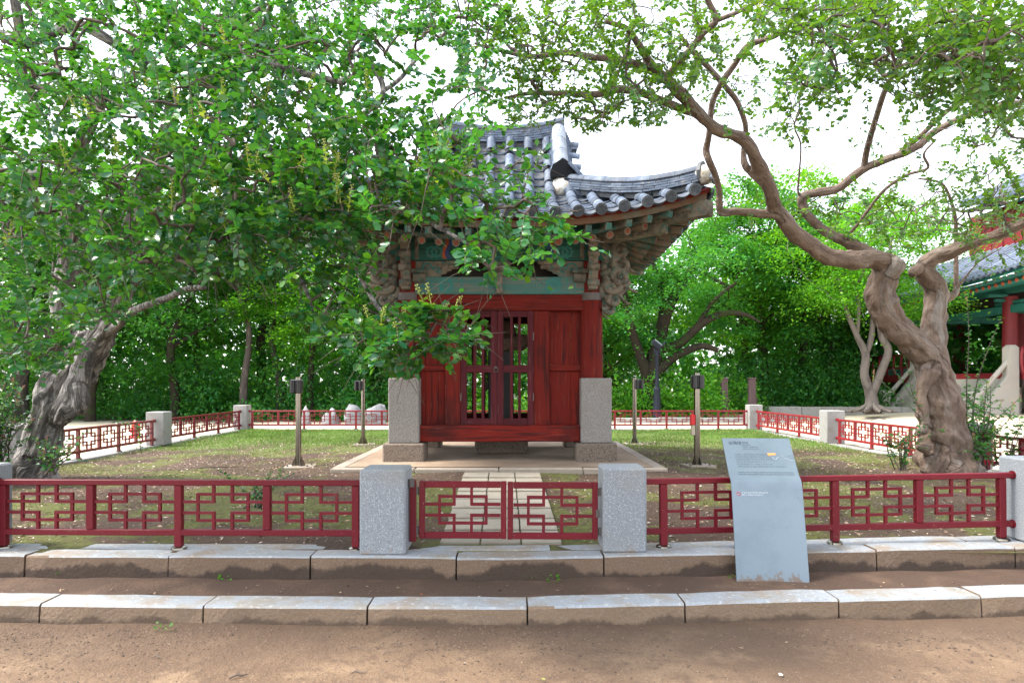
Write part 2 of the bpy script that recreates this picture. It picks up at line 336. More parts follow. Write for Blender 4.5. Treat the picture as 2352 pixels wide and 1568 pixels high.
# ------------------------------------------------------------------ mesh helpers
class MB:
    """Collects shapes and links them as ONE mesh object."""

    def __init__(s):
        s.v, s.f, s.n = [], [], 0

    def add(s, verts, faces):
        verts = np.asarray(verts, float).reshape(-1, 3)
        s.v.append(verts)
        o = s.n
        s.f.extend([tuple(i + o for i in f) for f in faces])
        s.n += len(verts)
        return s

    def box(s, x0, x1, y0, y1, z0, z1, bev=0.0, rz=0.0, M=None):
        if bev <= 0:
            v = [(x, y, z) for x in (x0, x1) for y in (y0, y1) for z in (z0, z1)]
            f = [(0, 1, 3, 2), (4, 6, 7, 5), (0, 4, 5, 1), (2, 3, 7, 6), (0, 2, 6, 4), (1, 5, 7, 3)]
        else:
            v, idx = [], {}
            X, Y, Z = (x0, x1), (y0, y1), (z0, z1)
            for i in (0, 1):
                for j in (0, 1):
                    for k in (0, 1):
                        sx, sy, sz = (1 - 2 * i) * bev, (1 - 2 * j) * bev, (1 - 2 * k) * bev
                        for a, d in enumerate(((0, sy, sz), (sx, 0, sz), (sx, sy, 0))):
                            idx[i, j, k, a] = len(v)
                            v.append((X[i] + d[0], Y[j] + d[1], Z[k] + d[2]))
            f = []
            for i in (0, 1):
                q = [idx[i, 0, 0, 0], idx[i, 1, 0, 0], idx[i, 1, 1, 0], idx[i, 0, 1, 0]]
                f.append(q if i else q[::-1])
                q = [idx[0, i, 0, 1], idx[0, i, 1, 1], idx[1, i, 1, 1], idx[1, i, 0, 1]]
                f.append(q if i else q[::-1])
                q = [idx[0, 0, i, 2], idx[1, 0, i, 2], idx[1, 1, i, 2], idx[0, 1, i, 2]]
                f.append(q if i else q[::-1])
            for i in (0, 1):
                for j in (0, 1):
                    f.append([idx[i, j, 0, 0], idx[i, j, 1, 0], idx[i, j, 1, 1], idx[i, j, 0, 1]])
                    f.append([idx[i, 0, j, 0], idx[i, 1, j, 0], idx[i, 1, j, 2], idx[i, 0, j, 2]])
                    f.append([idx[0, i, j, 1], idx[1, i, j, 1], idx[1, i, j, 2], idx[0, i, j, 2]])
            for i in (0, 1):
                for j in (0, 1):
                    for k in (0, 1):
                        f.append([idx[i, j, k, 0], idx[i, j, k, 1], idx[i, j, k, 2]])
        v = np.array(v, float)
        if rz:
            c = np.array([(x0 + x1) / 2, (y0 + y1) / 2, 0])
            cs, sn = math.cos(rz), math.sin(rz)
            d = v - c
            v = np.stack([d[:, 0] * cs - d[:, 1] * sn, d[:, 0] * sn + d[:, 1] * cs, d[:, 2]], 1) + c
        if M is not None:
            v = v @ np.array(M.to_3x3()).T + np.array(M.translation)
        return s.add(v, f)

    def tube(s, pts, rad, n=8, cap=True, squash=1.0, phase=0.0):
        pts = np.asarray(pts, float)
        k = len(pts)
        rad = np.broadcast_to(np.asarray(rad, float), (k,))
        t = np.gradient(pts, axis=0)
        t /= np.linalg.norm(t, axis=1, keepdims=True) + 1e-12
        up = np.array((0, 0, 1.0)) if abs(t[0][2]) < .9 else np.array((1.0, 0, 0))
        u = np.cross(t[0], up)
        u /= np.linalg.norm(u)
        a = np.arange(n) * 2 * math.pi / n + phase
        ca, sa = np.cos(a)[:, None], np.sin(a)[:, None]
        vs = []
        for i in range(k):
            u = u - t[i] * np.dot(u, t[i])
            u /= np.linalg.norm(u) + 1e-12
            b = np.cross(t[i], u)
            vs.append(pts[i] + rad[i] * (ca * u + sa * b * squash))
        f = []
        for i in range(k - 1):
            for j in range(n):
                j2 = (j + 1) % n
                f.append((i * n + j, i * n + j2, (i + 1) * n + j2, (i + 1) * n + j))
        if cap:
            f.append(tuple(range(n - 1, -1, -1)))
            f.append(tuple((k - 1) * n + j for j in range(n)))
        return s.add(np.concatenate(vs), f)

    def beam(s, a, b, w, h, up=(0, 0, 1)):
        """A square bar from a to b, w wide, h tall."""
        a, b = np.asarray(a, float), np.asarray(b, float)
        t = (b - a) / np.linalg.norm(b - a)
        sd = np.cross(t, up)
        sd /= np.linalg.norm(sd)
        un = np.cross(sd, t)
        v = [p + sd * (w / 2) * i + un * (h / 2) * j for p in (a, b) for i, j in ((-1, -1), (1, -1), (1, 1), (-1, 1))]
        return s.add(v, [(3, 2, 1, 0), (4, 5, 6, 7), (0, 1, 5, 4), (1, 2, 6, 5), (2, 3, 7, 6), (3, 0, 4, 7)])

    def strip(s, rows, closed=False):
        """A sheet through rows of points (all the same length)."""
        rows = [np.asarray(r, float) for r in rows]
        m = len(rows[0])
        f = []
        for i in range(len(rows) - 1):
            for j in range(m - 1 + (1 if closed else 0)):
                j2 = (j + 1) % m
                f.append((i * m + j, i * m + j2, (i + 1) * m + j2, (i + 1) * m + j))
        return s.add(np.concatenate(rows), f)

    def prism(s, poly, y0, y1, axis=1):
        """An outline (two coordinates) pushed from y0 to y1 along axis."""
        n = len(poly)
        def pt(p, y):
            q = list(p)
            q.insert(axis, y)
            return q
        v = [pt(p, y0) for p in poly] + [pt(p, y1) for p in poly]
        f = [tuple(range(n)), tuple(range(2 * n - 1, n - 1, -1))] + [(i, i + n, (i + 1) % n + n, (i + 1) % n) for i in range(n)]
        return s.add(v, f)

    def mesh(s, name, m, smooth=False, off=(0, 0, 0)):
        me = bpy.data.meshes.new(name)
        v = np.concatenate(s.v) - np.asarray(off, float)
        me.from_pydata(v.tolist(), [], s.f)
        if m:
            me.materials.append(m)
        if smooth:
            me.polygons.foreach_set('use_smooth', [True] * len(me.polygons))
            if smooth == 'auto':
                try:
                    me.set_sharp_from_angle(angle=R(38))
                except Exception:
                    pass
        me.update()
        return me


WL = {}          # world place of every object built so far


def link(name, me, parent=None, loc=None, M=None, label=None, kind=None):
    o = bpy.data.objects.new(name, me)
    C.objects.link(o)
    base = WL[parent.name] if parent is not None else np.zeros(3)
    if M is not None:
        M = M.copy()
        M.translation = Vector(np.array(M.translation) - base)
        o.matrix_local = M
        WL[o.name] = np.array(M.translation) + base
    else:
        l = base if loc is None else np.asarray(loc, float)
        o.location = Vector(l - base)
        WL[o.name] = l
    if parent is not None:
        o.parent = parent
    if label:
        o['label'] = label
    if kind:
        o['kind'] = kind
    return o


def part(name, mb, m, parent, smooth=False, label=None, kind=None):
    """mb is in world coordinates; the part's origin is its parent's."""
    return link(name, mb.mesh(name, MAT[m] if isinstance(m, str) else m, smooth, WL[parent.name]), parent, None, None, label, kind)


def thing(name, label, cat, loc, group=None):
    o = bpy.data.objects.new(name, None)
    C.objects.link(o)
    o.empty_display_size = .1
    o.location = Vector(loc)
    WL[o.name] = np.asarray(loc, float)
    o['label'], o['category'] = label, cat
    if group:
        o['group'] = group
    return o


def struct(name, mb, m, smooth=False, kind='structure'):
    o = link(name, mb.mesh(name, MAT[m] if isinstance(m, str) else m, smooth), None, (0, 0, 0))
    o['kind'] = kind
    return o


def solo(name, mb, m, label, cat, loc, group=None, smooth=False):
    o = link(name, mb.mesh(name, MAT[m], smooth, loc), None, loc)
    o['label'], o['category'] = label, cat
    if group:
        o['group'] = group
    return o


def fast_mesh(name, verts, faces, m, smooth=False, off=(0, 0, 0)):
    """verts (N,3); faces (M,k) index array, all of one size."""
    me = bpy.data.meshes.new(name)
    verts = np.asarray(verts, np.float32) - np.asarray(off, np.float32)
    faces = np.asarray(faces, np.int32)
    me.vertices.add(len(verts))
    me.vertices.foreach_set('co', verts.ravel())
    k = faces.shape[1]
    me.loops.add(faces.size)
    me.loops.foreach_set('vertex_index', faces.ravel())
    me.polygons.add(len(faces))
    me.polygons.foreach_set('loop_start', np.arange(0, faces.size, k, dtype=np.int32))
    me.polygons.foreach_set('loop_total', np.full(len(faces), k, np.int32))
    if smooth:
        me.polygons.foreach_set('use_smooth', np.ones(len(faces), bool))
    me.materials.append(MAT[m] if isinstance(m, str) else m)
    me.update(calc_edges=True)
    me.validate()
    return me


def spline(pts, n=6):
    """Catmull-Rom through pts (rows of any width)."""
    p = np.asarray(pts, float)
    p = np.vstack([2 * p[0] - p[1], p, 2 * p[-1] - p[-2]])
    out = []
    for i in range(1, len(p) - 2):
        for t in np.arange(n) / n:
            out.append(.5 * ((2 * p[i]) + (-p[i - 1] + p[i + 1]) * t + (2 * p[i - 1] - 5 * p[i] + 4 * p[i + 1] - p[i + 2]) * t * t
                             + (-p[i - 1] + 3 * p[i] - 3 * p[i + 1] + p[i + 2]) * t ** 3))
    out.append(p[-2])
    return np.array(out)


# ------------------------------------------------------------------ ground, path, kerbs
SHX, SHY = -0.185, 11.3               # middle of the shrine
PLX0, PLX1, PLY0, PLY1, PLZ = -2.44, 2.09, 9.13, 13.5, .47


def ground_in(x, y):
    dx = np.maximum(np.maximum(PLX0 - x, x - PLX1), 0)
    dy = np.maximum(np.maximum(PLY0 - y, y - PLY1), 0)
    d = np.sqrt(dx * dx + dy * dy)
    n = .018 * np.sin(2.1 * x + .7 * y) * np.sin(1.3 * y - .6 * x) + .008 * np.sin(5.3 * x + 2) * np.sin(4.7 * y)
    e = np.clip((y - 5.4) / .5, 0, 1)
    return .285 + .135 * np.exp(-d / 1.4) + n * e


def smooth01(t):
    t = np.clip(t, 0, 1)
    return t * t * (3 - 2 * t)


def front_dy(x):
    """The kerbs and the front fence swing away to the right."""
    return np.where(x > 0, .055 * x, -.02 * x)


def front_dz(x):
    return np.where(x > 0, .008 * x, 0.0) * (np.abs(x) < 8)


def terrain(x, y):
    z = -.05 + .31 * smooth01((y - 5.5 - front_dy(np.clip(x, -14, 14))) / .5)
    z = z + .30 * smooth01((x - 9) / 8) * smooth01((y - 9) / 12)
    far = np.maximum(np.maximum(np.abs(x) - 30, y - 31), -y - 25)
    z = z - 9 * smooth01(far / 30)
    return z


def grid_sheet(xs, ys, fn):
    X, Y = np.meshgrid(xs, ys)
    Z = fn(X, Y)
    v = np.stack([X.ravel(), Y.ravel(), Z.ravel()], 1)
    nx, ny = len(xs), len(ys)
    i = np.arange(nx - 1)[None, :] + nx * np.arange(ny - 1)[:, None]
    i = i.ravel()
    return v, np.stack([i, i + 1, i + nx + 1, i + nx], 1)


xs = np.concatenate([[-900, -400, -200, -120, -80], np.arange(-60, 60.1, 1.0), [80, 120, 200, 400, 900]])
ys = np.concatenate([[-300, -120, -60, -30, -12, 0, 4, 4.8, 5.2, 5.4, 5.6, 5.8], np.arange(6, 62, 1.0), [80, 120, 200, 400, 900, 1500]])
v, f = grid_sheet(xs, ys, terrain)
gm = mat('yard sand to leaf mould', (.62, .53, .40, 1), .95, layers=[(.35, 5, .4, .7, (.50, .41, .30, 1)), (30, 4, .5, .75, (.43, .35, .26, 1), .5)], bump=[(30, .5, .015)])
t_ = gm.node_tree
sep = t_.nodes.new('ShaderNodeSeparateXYZ')
geo = t_.nodes.new('ShaderNodeNewGeometry')
t_.links.new(geo.outputs['Position'], sep.inputs[0])
old = t_.nodes['Principled BSDF'].inputs['Base Color'].links[0].from_socket
mr = t_.nodes.new('ShaderNodeMapRange')
mr.inputs[1].default_value, mr.inputs[2].default_value = 23.5, 25.5
t_.links.new(sep.outputs['Y'], mr.inputs[0])
mrx = t_.nodes.new('ShaderNodeMapRange')            # the yard runs on to the right, under the pavilion
mrx.inputs[1].default_value, mrx.inputs[2].default_value = 12.0, 9.0
t_.links.new(sep.outputs['X'], mrx.inputs[0])
mm = t_.nodes.new('ShaderNodeMath')
mm.operation = 'MULTIPLY'
t_.links.new(mr.outputs[0], mm.inputs[0])
t_.links.new(mrx.outputs[0], mm.inputs[1])
mx = t_.nodes.new('ShaderNodeMix')
mx.data_type = 'RGBA'
t_.links.new(mm.outputs[0], mx.inputs[0])
t_.links.new(old, mx.inputs[6])
mx.inputs[7].default_value = (.07, .075, .035, 1)
t_.links.new(mx.outputs[2], t_.nodes['Principled BSDF'].inputs['Base Color'])
o = link('terrain', fast_mesh('terrain', v, f, gm, True), None, (0, 0, 0))
o['kind'] = 'structure'

# the enclosure floor: bare soil with moss and thin grass
im = mat('soil with moss and thin grass', (.078, .042, .024, 1), .95, layers=[(1.6, 6, .42, .66, (.12, .069, .041, 1)), (45, 3, .50, .64, (.035, .021, .015, 1), .9), (.9, 8, .47, .55, (.115, .135, .016, 1), .85), (14, 5, .49, .60, (.085, .05, .03, 1), .6), (130, 2, .64, .72, (.36, .29, .24, 1), .7)], bump=[(18, 1.0, .05), (60, 1.0, .02), (140, .8, .006)])
t_ = im.node_tree
sep = t_.nodes.new('ShaderNodeSeparateXYZ')
geo = t_.nodes.new('ShaderNodeNewGeometry')
t_.links.new(geo.outputs['Position'], sep.inputs[0])
nz = t_.nodes.new('ShaderNodeTexNoise')
nz.inputs['Scale'].default_value = .9
nz.inputs['Detail'].default_value = 6
t_.links.new(geo.outputs['Position'], nz.inputs['Vector'])
ad = t_.nodes.new('ShaderNodeMath')
ad.operation = 'MULTIPLY_ADD'
t_.links.new(nz.outputs['Fac'], ad.inputs[0])
ad.inputs[1].default_value = 8.0
t_.links.new(sep.outputs['Y'], ad.inputs[2])
mr = t_.nodes.new('ShaderNodeMapRange')
mr.inputs[1].default_value, mr.inputs[2].default_value = 16.0, 19.5
mr.inputs[4].default_value = .85
t_.links.new(ad.outputs[0], mr.inputs[0])
mx = t_.nodes.new('ShaderNodeMix')
mx.data_type = 'RGBA'
t_.links.new(mr.outputs[0], mx.inputs[0])
old = t_.nodes['Principled BSDF'].inputs['Base Color'].links[0].from_socket
t_.links.new(old, mx.inputs[6])
mx.inputs[7].default_value = (.12, .17, .03, 1)
t_.links.new(mx.outputs[2], t_.nodes['Principled BSDF'].inputs['Base Color'])
v, f = grid_sheet(np.linspace(-7.75, 7.35, 152), np.concatenate([np.linspace(5.3, 19.6, 144)]), ground_in)
o = link('enclosure_ground', fast_mesh('enclosure_ground', v, f, im, True), None, (0, 0, 0))
o['kind'] = 'structure'

# the sandy foreground path and the soil strip between the two steps
def path_z(x, y):
    return .006 * np.sin(3.1 * x + 1.1 * y) * np.sin(2.3 * y) + .004 * np.sin(9 * x) * np.sin(8 * y + x) + .012 * smooth01((y - 4.2 - front_dy(x)) / .4)


t_ = MAT['path'].node_tree
sep = t_.nodes.new('ShaderNodeSeparateXYZ')
geo = t_.nodes.new('ShaderNodeNewGeometry')
t_.links.new(geo.outputs['Position'], sep.inputs[0])
nz = t_.nodes.new('ShaderNodeTexNoise')
nz.inputs['Scale'].default_value = 1.6
nz.inputs['Detail'].default_value = 7
t_.links.new(geo.outputs['Position'], nz.inputs['Vector'])
ad = t_.nodes.new('ShaderNodeMath')
ad.operation = 'MULTIPLY_ADD'
t_.links.new(nz.outputs['Fac'], ad.inputs[0])
ad.inputs[1].default_value = .9
t_.links.new(sep.outputs['Y'], ad.inputs[2])
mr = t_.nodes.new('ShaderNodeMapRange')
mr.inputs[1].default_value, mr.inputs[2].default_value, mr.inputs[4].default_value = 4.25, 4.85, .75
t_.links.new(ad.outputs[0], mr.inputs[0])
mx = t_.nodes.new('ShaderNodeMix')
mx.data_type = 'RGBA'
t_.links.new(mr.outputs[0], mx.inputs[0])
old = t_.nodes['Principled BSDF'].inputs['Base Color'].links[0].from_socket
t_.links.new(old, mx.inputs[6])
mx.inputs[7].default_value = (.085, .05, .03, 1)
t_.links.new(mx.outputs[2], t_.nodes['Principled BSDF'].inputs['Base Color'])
v, f = grid_sheet(np.linspace(-14, 14, 220), np.linspace(-8, 4.9, 110), path_z)
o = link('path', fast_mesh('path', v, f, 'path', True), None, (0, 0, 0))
o['kind'] = 'structure'
mb = MB()
xx = np.linspace(-13, 13, 131)
rows = []
for k in range(6):
    y = 4.6 + .75 * k / 5 + front_dy(xx)
    rows.append(np.stack([xx, y, .112 + front_dz(xx) + .01 * np.sin(7 * xx + k) * np.sin(3.3 * xx) + .006 * k], 1))
mb.strip(rows[::-1])
struct('soil_strip', mb, 'tread', True)


def kerb(name, y0, y1, z0, z1, joints, gap, face, bev, lift=True):
    root = bpy.data.objects.new(name, None)
    C.objects.link(root)
    root['kind'] = 'structure'
    WL[root.name] = np.zeros(3)
    for a, b in zip(joints[:-1], joints[1:]):
        q = MB()
        q.box(-.5, .5, -.5, .5, -.5, .5)
        ca, cb = a + gap / 2, b - gap / 2
        n = 7
        jit = RNG.uniform(-.006, .006, 4)
        rings = []
        for i in range(n):
            x = ca + (cb - ca) * i / (n - 1)
            t = i / (n - 1)
            edge = .012 if i in (0, n - 1) else 0
            dy = float(front_dy(np.array(x))) + jit[0] * (1 - t) + jit[1] * t
            dz = float(front_dz(np.array(x))) + jit[2] * (1 - t) + jit[3] * t if lift else 0
            wv = RNG.uniform(-.004, .004, 4)
            rings.append([(x, y0 + dy + wv[0], z0), (x, y0 + dy + edge + wv[1], z1 + dz - bev - edge * .5), (x, y0 + dy + bev + edge, z1 + dz + wv[2] * .7 - edge * .4),
                          (x, y1 + dy - bev, z1 + dz + wv[3] * .7 - edge * .4), (x, y1 + dy, z1 + dz - bev), (x, y1 + dy, z0)])
        q = MB()
        q.strip(rings, True)
        q.f.append(tuple(range(6)))
        q.f.append(tuple((n - 1) * 6 + j for j in range(5, -1, -1)))
        me = q.mesh('kerb_stone', MAT[face])
        me.materials.append(MAT['kerb_top'])
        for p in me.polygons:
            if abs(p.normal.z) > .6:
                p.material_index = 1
        ob = link('kerb_stone', me, root, (0, 0, 0))
    return root


def jl(px, s, lo, hi, step):
    x = [(p - 1176) / s for p in px]
    while x[0] > lo:
        x.insert(0, x[0] - step * RNG.uniform(.95, 1.05))
    while x[-1] < hi:
        x.append(x[-1] + step * RNG.uniform(.95, 1.05))
    return x


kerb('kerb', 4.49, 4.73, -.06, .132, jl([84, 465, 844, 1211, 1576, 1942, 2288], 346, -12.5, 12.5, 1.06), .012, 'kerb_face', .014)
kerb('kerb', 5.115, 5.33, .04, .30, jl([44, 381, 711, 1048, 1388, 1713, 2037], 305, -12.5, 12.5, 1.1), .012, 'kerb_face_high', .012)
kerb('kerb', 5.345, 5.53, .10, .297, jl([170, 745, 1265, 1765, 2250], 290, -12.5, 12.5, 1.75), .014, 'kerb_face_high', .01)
# thin kerbs under the side and back railings
root = bpy.data.objects.new('kerb', None)
C.objects.link(root)
root['kind'] = 'structure'
WL[root.name] = np.zeros(3)
for (xa, ya, xb, yb) in ((-7.42, 5.6, -7.78, 19.7), (7.25, 5.9, 6.98, 19.7), (-7.78, 19.72, 6.98, 19.72)):
    L_ = math.hypot(xb - xa, yb - ya)
    n = int(L_ / 1.5)
    ang = math.atan2(yb - ya, xb - xa)
    for i in range(n):
        l0, l1 = L_ * i / n + .005, L_ * (i + 1) / n - .005
        M = Matrix.Translation((xa, ya, 0)) @ Matrix.Rotation(ang, 4, 'Z')
        q = MB().box(l0, l1, -.17, .17, .05, .302 + RNG.uniform(-.006, .006), .01, M=M)
        part('kerb_stone', q, 'granite_side', root)

# platform with a stone rim
plat = bpy.data.objects.new('platform', None)
C.objects.link(plat)
plat['kind'] = 'structure'
WL[plat.name] = np.zeros(3)
mb = MB()
xs = np.linspace(PLX0 + .17, PLX1 - .17, 40)
ysx = np.linspace(PLY0 + .17, PLY1 - .17, 40)
v, f = grid_sheet(xs, ysx, lambda x, y: PLZ + .004 + .006 * np.sin(2.2 * x) * np.sin(1.7 * y))
link('platform_floor', fast_mesh('platform_floor', v, f, 'concrete', True), plat, (0, 0, 0))
for (x0, x1, y0, y1, n, ax) in ((PLX0, PLX1, PLY0, PLY0 + .17, 4, 0), (PLX0, PLX1, PLY1 - .17, PLY1, 4, 0), (PLX0, PLX0 + .17, PLY0 + .172, PLY1 - .172, 4, 1), (PLX1 - .17, PLX1, PLY0 + .172, PLY1 - .172, 4, 1)):
    for i in range(n):
        a, b = (x0, x1) if ax == 0 else (y0, y1)
        u0, u1 = a + (b - a) * i / n + .004, a + (b - a) * (i + 1) / n - .004
        zt = PLZ + RNG.uniform(-.004, .006)
        q = MB()
        q.box(*((u0, u1, y0, y1) if ax == 0 else (x0, x1, u0, u1)), .25, zt, .012)
        part('rim_stone', q, 'rim', plat)

# stepping path of slabs from the gate to the platform
way = bpy.data.objects.new('slab_path', None)
C.objects.link(way)
way['kind'] = 'structure'
WL[way.name] = np.zeros(3)
ny = 8
ycut = np.linspace(5.56, 9.1, ny + 1)
def px_x(px, y):
    return (px - 1176) / F * y
for j in range(ny):
    y0, y1 = ycut[j] + .006, ycut[j + 1] - .006
    z = .30 + .135 * (ycut[j] - 5.56) / 3.54 + RNG.uniform(-.004, .004)
    for i in range(3):
        e = [(px_x(1008, 5.56) + (px_x(1065, 9.1) - px_x(1008, 5.56)) * (y - 5.56) / 3.54, px_x(1292, 5.56) + (px_x(1240, 9.1) - px_x(1292, 5.56)) * (y - 5.56) / 3.54) for y in (y0, y1)]
        q = MB()
        xa0, xb0 = [e[0][0] + (e[0][1] - e[0][0]) * k / 3 for k in (i, i + 1)]
        q.box(xa0 + .006, xb0 - .006, y0, y1, z - .12, z + .012, .006)
        part('path_slab', q, 'slab', way)


# ------------------------------------------------------------------ the shrine
sh = thing('shrine', 'red timber stele shrine on tall stone blocks with teal painted eaves and grey tiled roof', 'shrine', (SHX, SHY, PLZ))


def sx(x):
    return SHX + x


HX, YF, YB = 1.42, 10.2, 12.4         # column centres
for ix in (-1, 1):
    for yy in (YF, YB):
        x = sx(ix * HX) + (0.02 if ix < 0 else -.0)
        part('base_stone', MB().box(x - .3, x + .3, yy - .28, yy + .28, PLZ - .05, .737, .02), 'granite_base', sh)
        part('stone_block', MB().box(x - .225, x + .225, yy - .222, yy + .222, .739, 1.69, .014, rz=.0), 'granite_block', sh)
        cx = sx(ix * (HX - (.05 if yy == YF else 0)))
        pts = [(cx, yy, z) for z in (1.691, 2.2, 2.838)]
        cb = part('column', MB().tube(pts, [.172, .167, .162], 24), 'red_v', sh, 'auto')
        part('iron_band', MB().tube([(cx, yy, 2.84), (cx, yy, 2.95)], .172, 24), 'iron', cb, 'auto')
        part('column_top', MB().tube([(cx, yy, 2.952), (cx, yy, 3.42)], .15, 24), 'red_v', cb, 'auto')

# sill beams, lintels and green beams on all four sides
for yy in (YF, YB):
    part('sill_beam', MB().box(sx(-1.19), sx(1.19), yy - .11, yy + .11, .75, .995, .012), 'red_x', sh)
    part('lintel', MB().box(sx(-1.265), sx(1.265), yy - .09, yy + .09, 2.69, 2.925, .01), 'red_x', sh)
    part('painted_beam', MB().box(sx(-1.262), sx(1.262), yy - .10, yy + .10, 2.93, 3.19, .012), 'teal_pale', sh)
    part('upper_beam', MB().box(sx(-1.62), sx(1.62), yy - .12, yy + .10, 3.425, 3.80, .012), 'teal_x', sh)
for ix in (-1, 1):
    x = sx(ix * HX)
    part('sill_beam', MB().box(x - .1, x + .1, YF + .225, YB - .225, .75, .99, .012), 'red_y', sh)
    part('lintel', MB().box(x - .085, x + .085, YF + .17, YB - .17, 2.69, 2.92, .01), 'red_y', sh)
    part('painted_beam', MB().box(x - .095, x + .095, YF + .16, YB - .16, 2.93, 3.19, .012), 'teal_y', sh)
    part('upper_beam', MB().box(x - .10, x + .10, YF + .11, YB - .11, 3.425, 3.80, .012), 'teal_y', sh)
    # side walls: vertical boards between the columns
    for k in range(6):
        y0 = YF + .17 + (YB - YF - .34) * k / 6
        part('wall_board', MB().box(x - .03 + RNG.uniform(-.004, .004), x + .03, y0 + .003, y0 + (YB - YF - .34) / 6 - .003, .993, 2.688, .004), 'red_v', sh)
# ceiling boards close the loft
part('ceiling', MB().box(sx(-1.2), sx(1.2), YF + .13, YB - .13, 2.97, 2.99), 'lattice_in', sh)
part('loft_dark_sheet', MB().box(sx(-1.2), sx(1.2), YF + .32, YF + .34, 3.0, 3.9), 'pav_dark', sh)  # dark sheet behind the opening stands in for the loft's shade


def front_wall(yy, sgn, full):
    """Jambs, boarded panels and a pair of barred doors; sgn = -1 faces the camera."""
    jl_, jr = (-.815, -.577), (.507, .743)
    for a, b in (jl_, jr):
        part('jamb', MB().box(sx(a), sx(b), yy - .06, yy + .06, .997, 2.688, .006), 'red_v', sh)
    for a, b, cuts in ((-1.262, -.817, (.0, .35, .78, 1)), (.745, 1.262, (.0, .62, 1))):
        for c0, c1 in zip(cuts[:-1], cuts[1:]):
            x0, x1 = sx(a + (b - a) * c0) + .002, sx(a + (b - a) * c1) - .002
            for z0, z1 in ((.997, 1.797), (1.893, 2.688)):
                part('wall_board', MB().box(x0, x1, yy + .015 - RNG.uniform(0, .006), yy + .05, z0, z1, .003), 'red_v', sh)
        part('mid_rail', MB().box(sx(a), sx(b), yy - .03, yy + .052, 1.80, 1.89, .006), 'red_x', sh)
    dy = yy + sgn * .055
    xm = -.035
    for s, (xa, xb) in enumerate(((-.575, xm - .003), (xm + .003, .505))):
        dr = part('door', MB().box(sx(xa), sx(xa + .09), dy - .025, dy + .025, 1.0, 2.685, .005), 'door_v', sh)
        part('stile', MB().box(sx(xb - .09), sx(xb), dy - .025, dy + .025, 1.0, 2.685, .005), 'door_v', dr)
        for z0, z1 in ((1.0, 1.092), (1.775, 1.88), (2.595, 2.685)):
            part('rail', MB().box(sx(xa + .091), sx(xb - .091), dy - .022, dy + .022, z0, z1, .004), 'door_x', dr)
        wd = xb - xa - .18
        for k in (1, 2):
            xc = sx(xa + .09 + wd * k / 3)
            for z0, z1 in ((1.093, 1.774), (1.881, 2.594)):
                part('bar', MB().box(xc - .021, xc + .021, dy - .016, dy + .016, z0, z1, .003), 'door_v', dr)
        if full:
            a = np.linspace(0, 2 * math.pi, 17)[:-1]
            hx = sx(xm + (-.045 if s == 0 else .045))
            part('hinge', MB().box(sx(xa) - .006 if s == 0 else sx(xb) - .012, sx(xa) + .012 if s == 0 else sx(xb) + .006, dy + sgn * .034, dy + sgn * .026, 1.35, 1.47, .002), 'iron', dr)
            part('hinge', MB().box(sx(xa) - .006 if s == 0 else sx(xb) - .012, sx(xa) + .012 if s == 0 else sx(xb) + .006, dy + sgn * .034, dy + sgn * .026, 2.25, 2.37, .002), 'iron', dr)
    if full:
        hx, hz = sx(xm - .02), 1.83
        b = np.linspace(0, 2 * math.pi, 21)
        part('ring_pull', MB().tube([(hx + .032 * math.sin(t), dy - .034, hz - .02 + .032 * math.cos(t)) for t in b], .006, 6, False), 'iron', dr, True)
        part('ring_boss', MB().tube([(hx, dy - .026, hz + .014), (hx, dy - .045, hz + .014)], [.028, .014], 12), 'iron', dr, True)


front_wall(YF, -1, True)
for z0, z1 in ((.996, 1.08), (1.80, 1.86), (2.36, 2.41)):
    part('grille_rail', MB().box(sx(-1.26), sx(1.26), YB - .03, YB + .03, z0, z1, .006), 'lattice_in', sh)
for k in range(12):
    x = sx(-1.26 + 2.52 * (k + .5) / 12)
    for z0, z1 in ((1.082, 1.798), (1.862, 2.358), (2.412, 2.688)):
        part('spindle', MB().tube([(x, YB, z0), (x, YB, z0 + (z1 - z0) * .3), (x, YB, (z0 + z1) / 2), (x, YB, z1 - (z1 - z0) * .3), (x, YB, z1)], [.016, .020, .026, .020, .016], 8), 'lattice_in', sh, True)

# opening above the painted beam: corner brackets, middle strut and bearing blocks
yf = YF - .06
for s in (-1, 1):
    st = [(s * 1.262, 3.19), (s * .88, 3.19), (s * .86, 3.225), (s * .80, 3.235), (s * .78, 3.27), (s * .72, 3.285), (s * .69, 3.33), (s * .63, 3.345), (s * .60, 3.42), (s * 1.262, 3.42)]
    if s > 0:
        st = st[::-1]
    q = MB().prism([(sx(x), z) for x, z in st], yf - .02, yf + .05)
    part('corner_bracket', q, 'bare', sh)
    q = MB().box(sx(s * .68) - .11, sx(s * .68) + .11, yf - .06, yf - .021, 3.37, 3.424, .01)
    q.box(sx(s * .68) - .075, sx(s * .68) + .075, yf - .055, yf - .022, 3.30, 3.369, .015)
    part('bearing_block', q, 'bare', sh)
    # cloud scroll painted teal on the bracket
    t = np.linspace(0, 1, 22)
    a = t * 2.3 * math.pi
    r = .085 * (1 - .75 * t)
    q = MB().tube(np.stack([sx(s * 1.08) - s * r * np.cos(a), np.full(22, yf - .03), 3.315 + r * np.sin(a)], 1), .014 * (1 - .5 * t), 6)
    q.tube(np.stack([sx(s * .93) + s * .6 * r * np.cos(a), np.full(22, yf - .03), 3.29 + .6 * r * np.sin(a)], 1), .012 * (1 - .5 * t), 6)
    part('cloud_scroll', q, 'motif_teal', sh, True)
    q = MB().box(sx(s * 1.19) - .1, sx(s * 1.19) + .1, YF - .16, YF + .12, 3.10, 3.235, .02)
    q.box(sx(s * 1.19) - .125, sx(s * 1.19) + .125, YF - .18, YF + .12, 3.236, 3.30, .012)
    part('bearing_block', q, 'bare', sh)
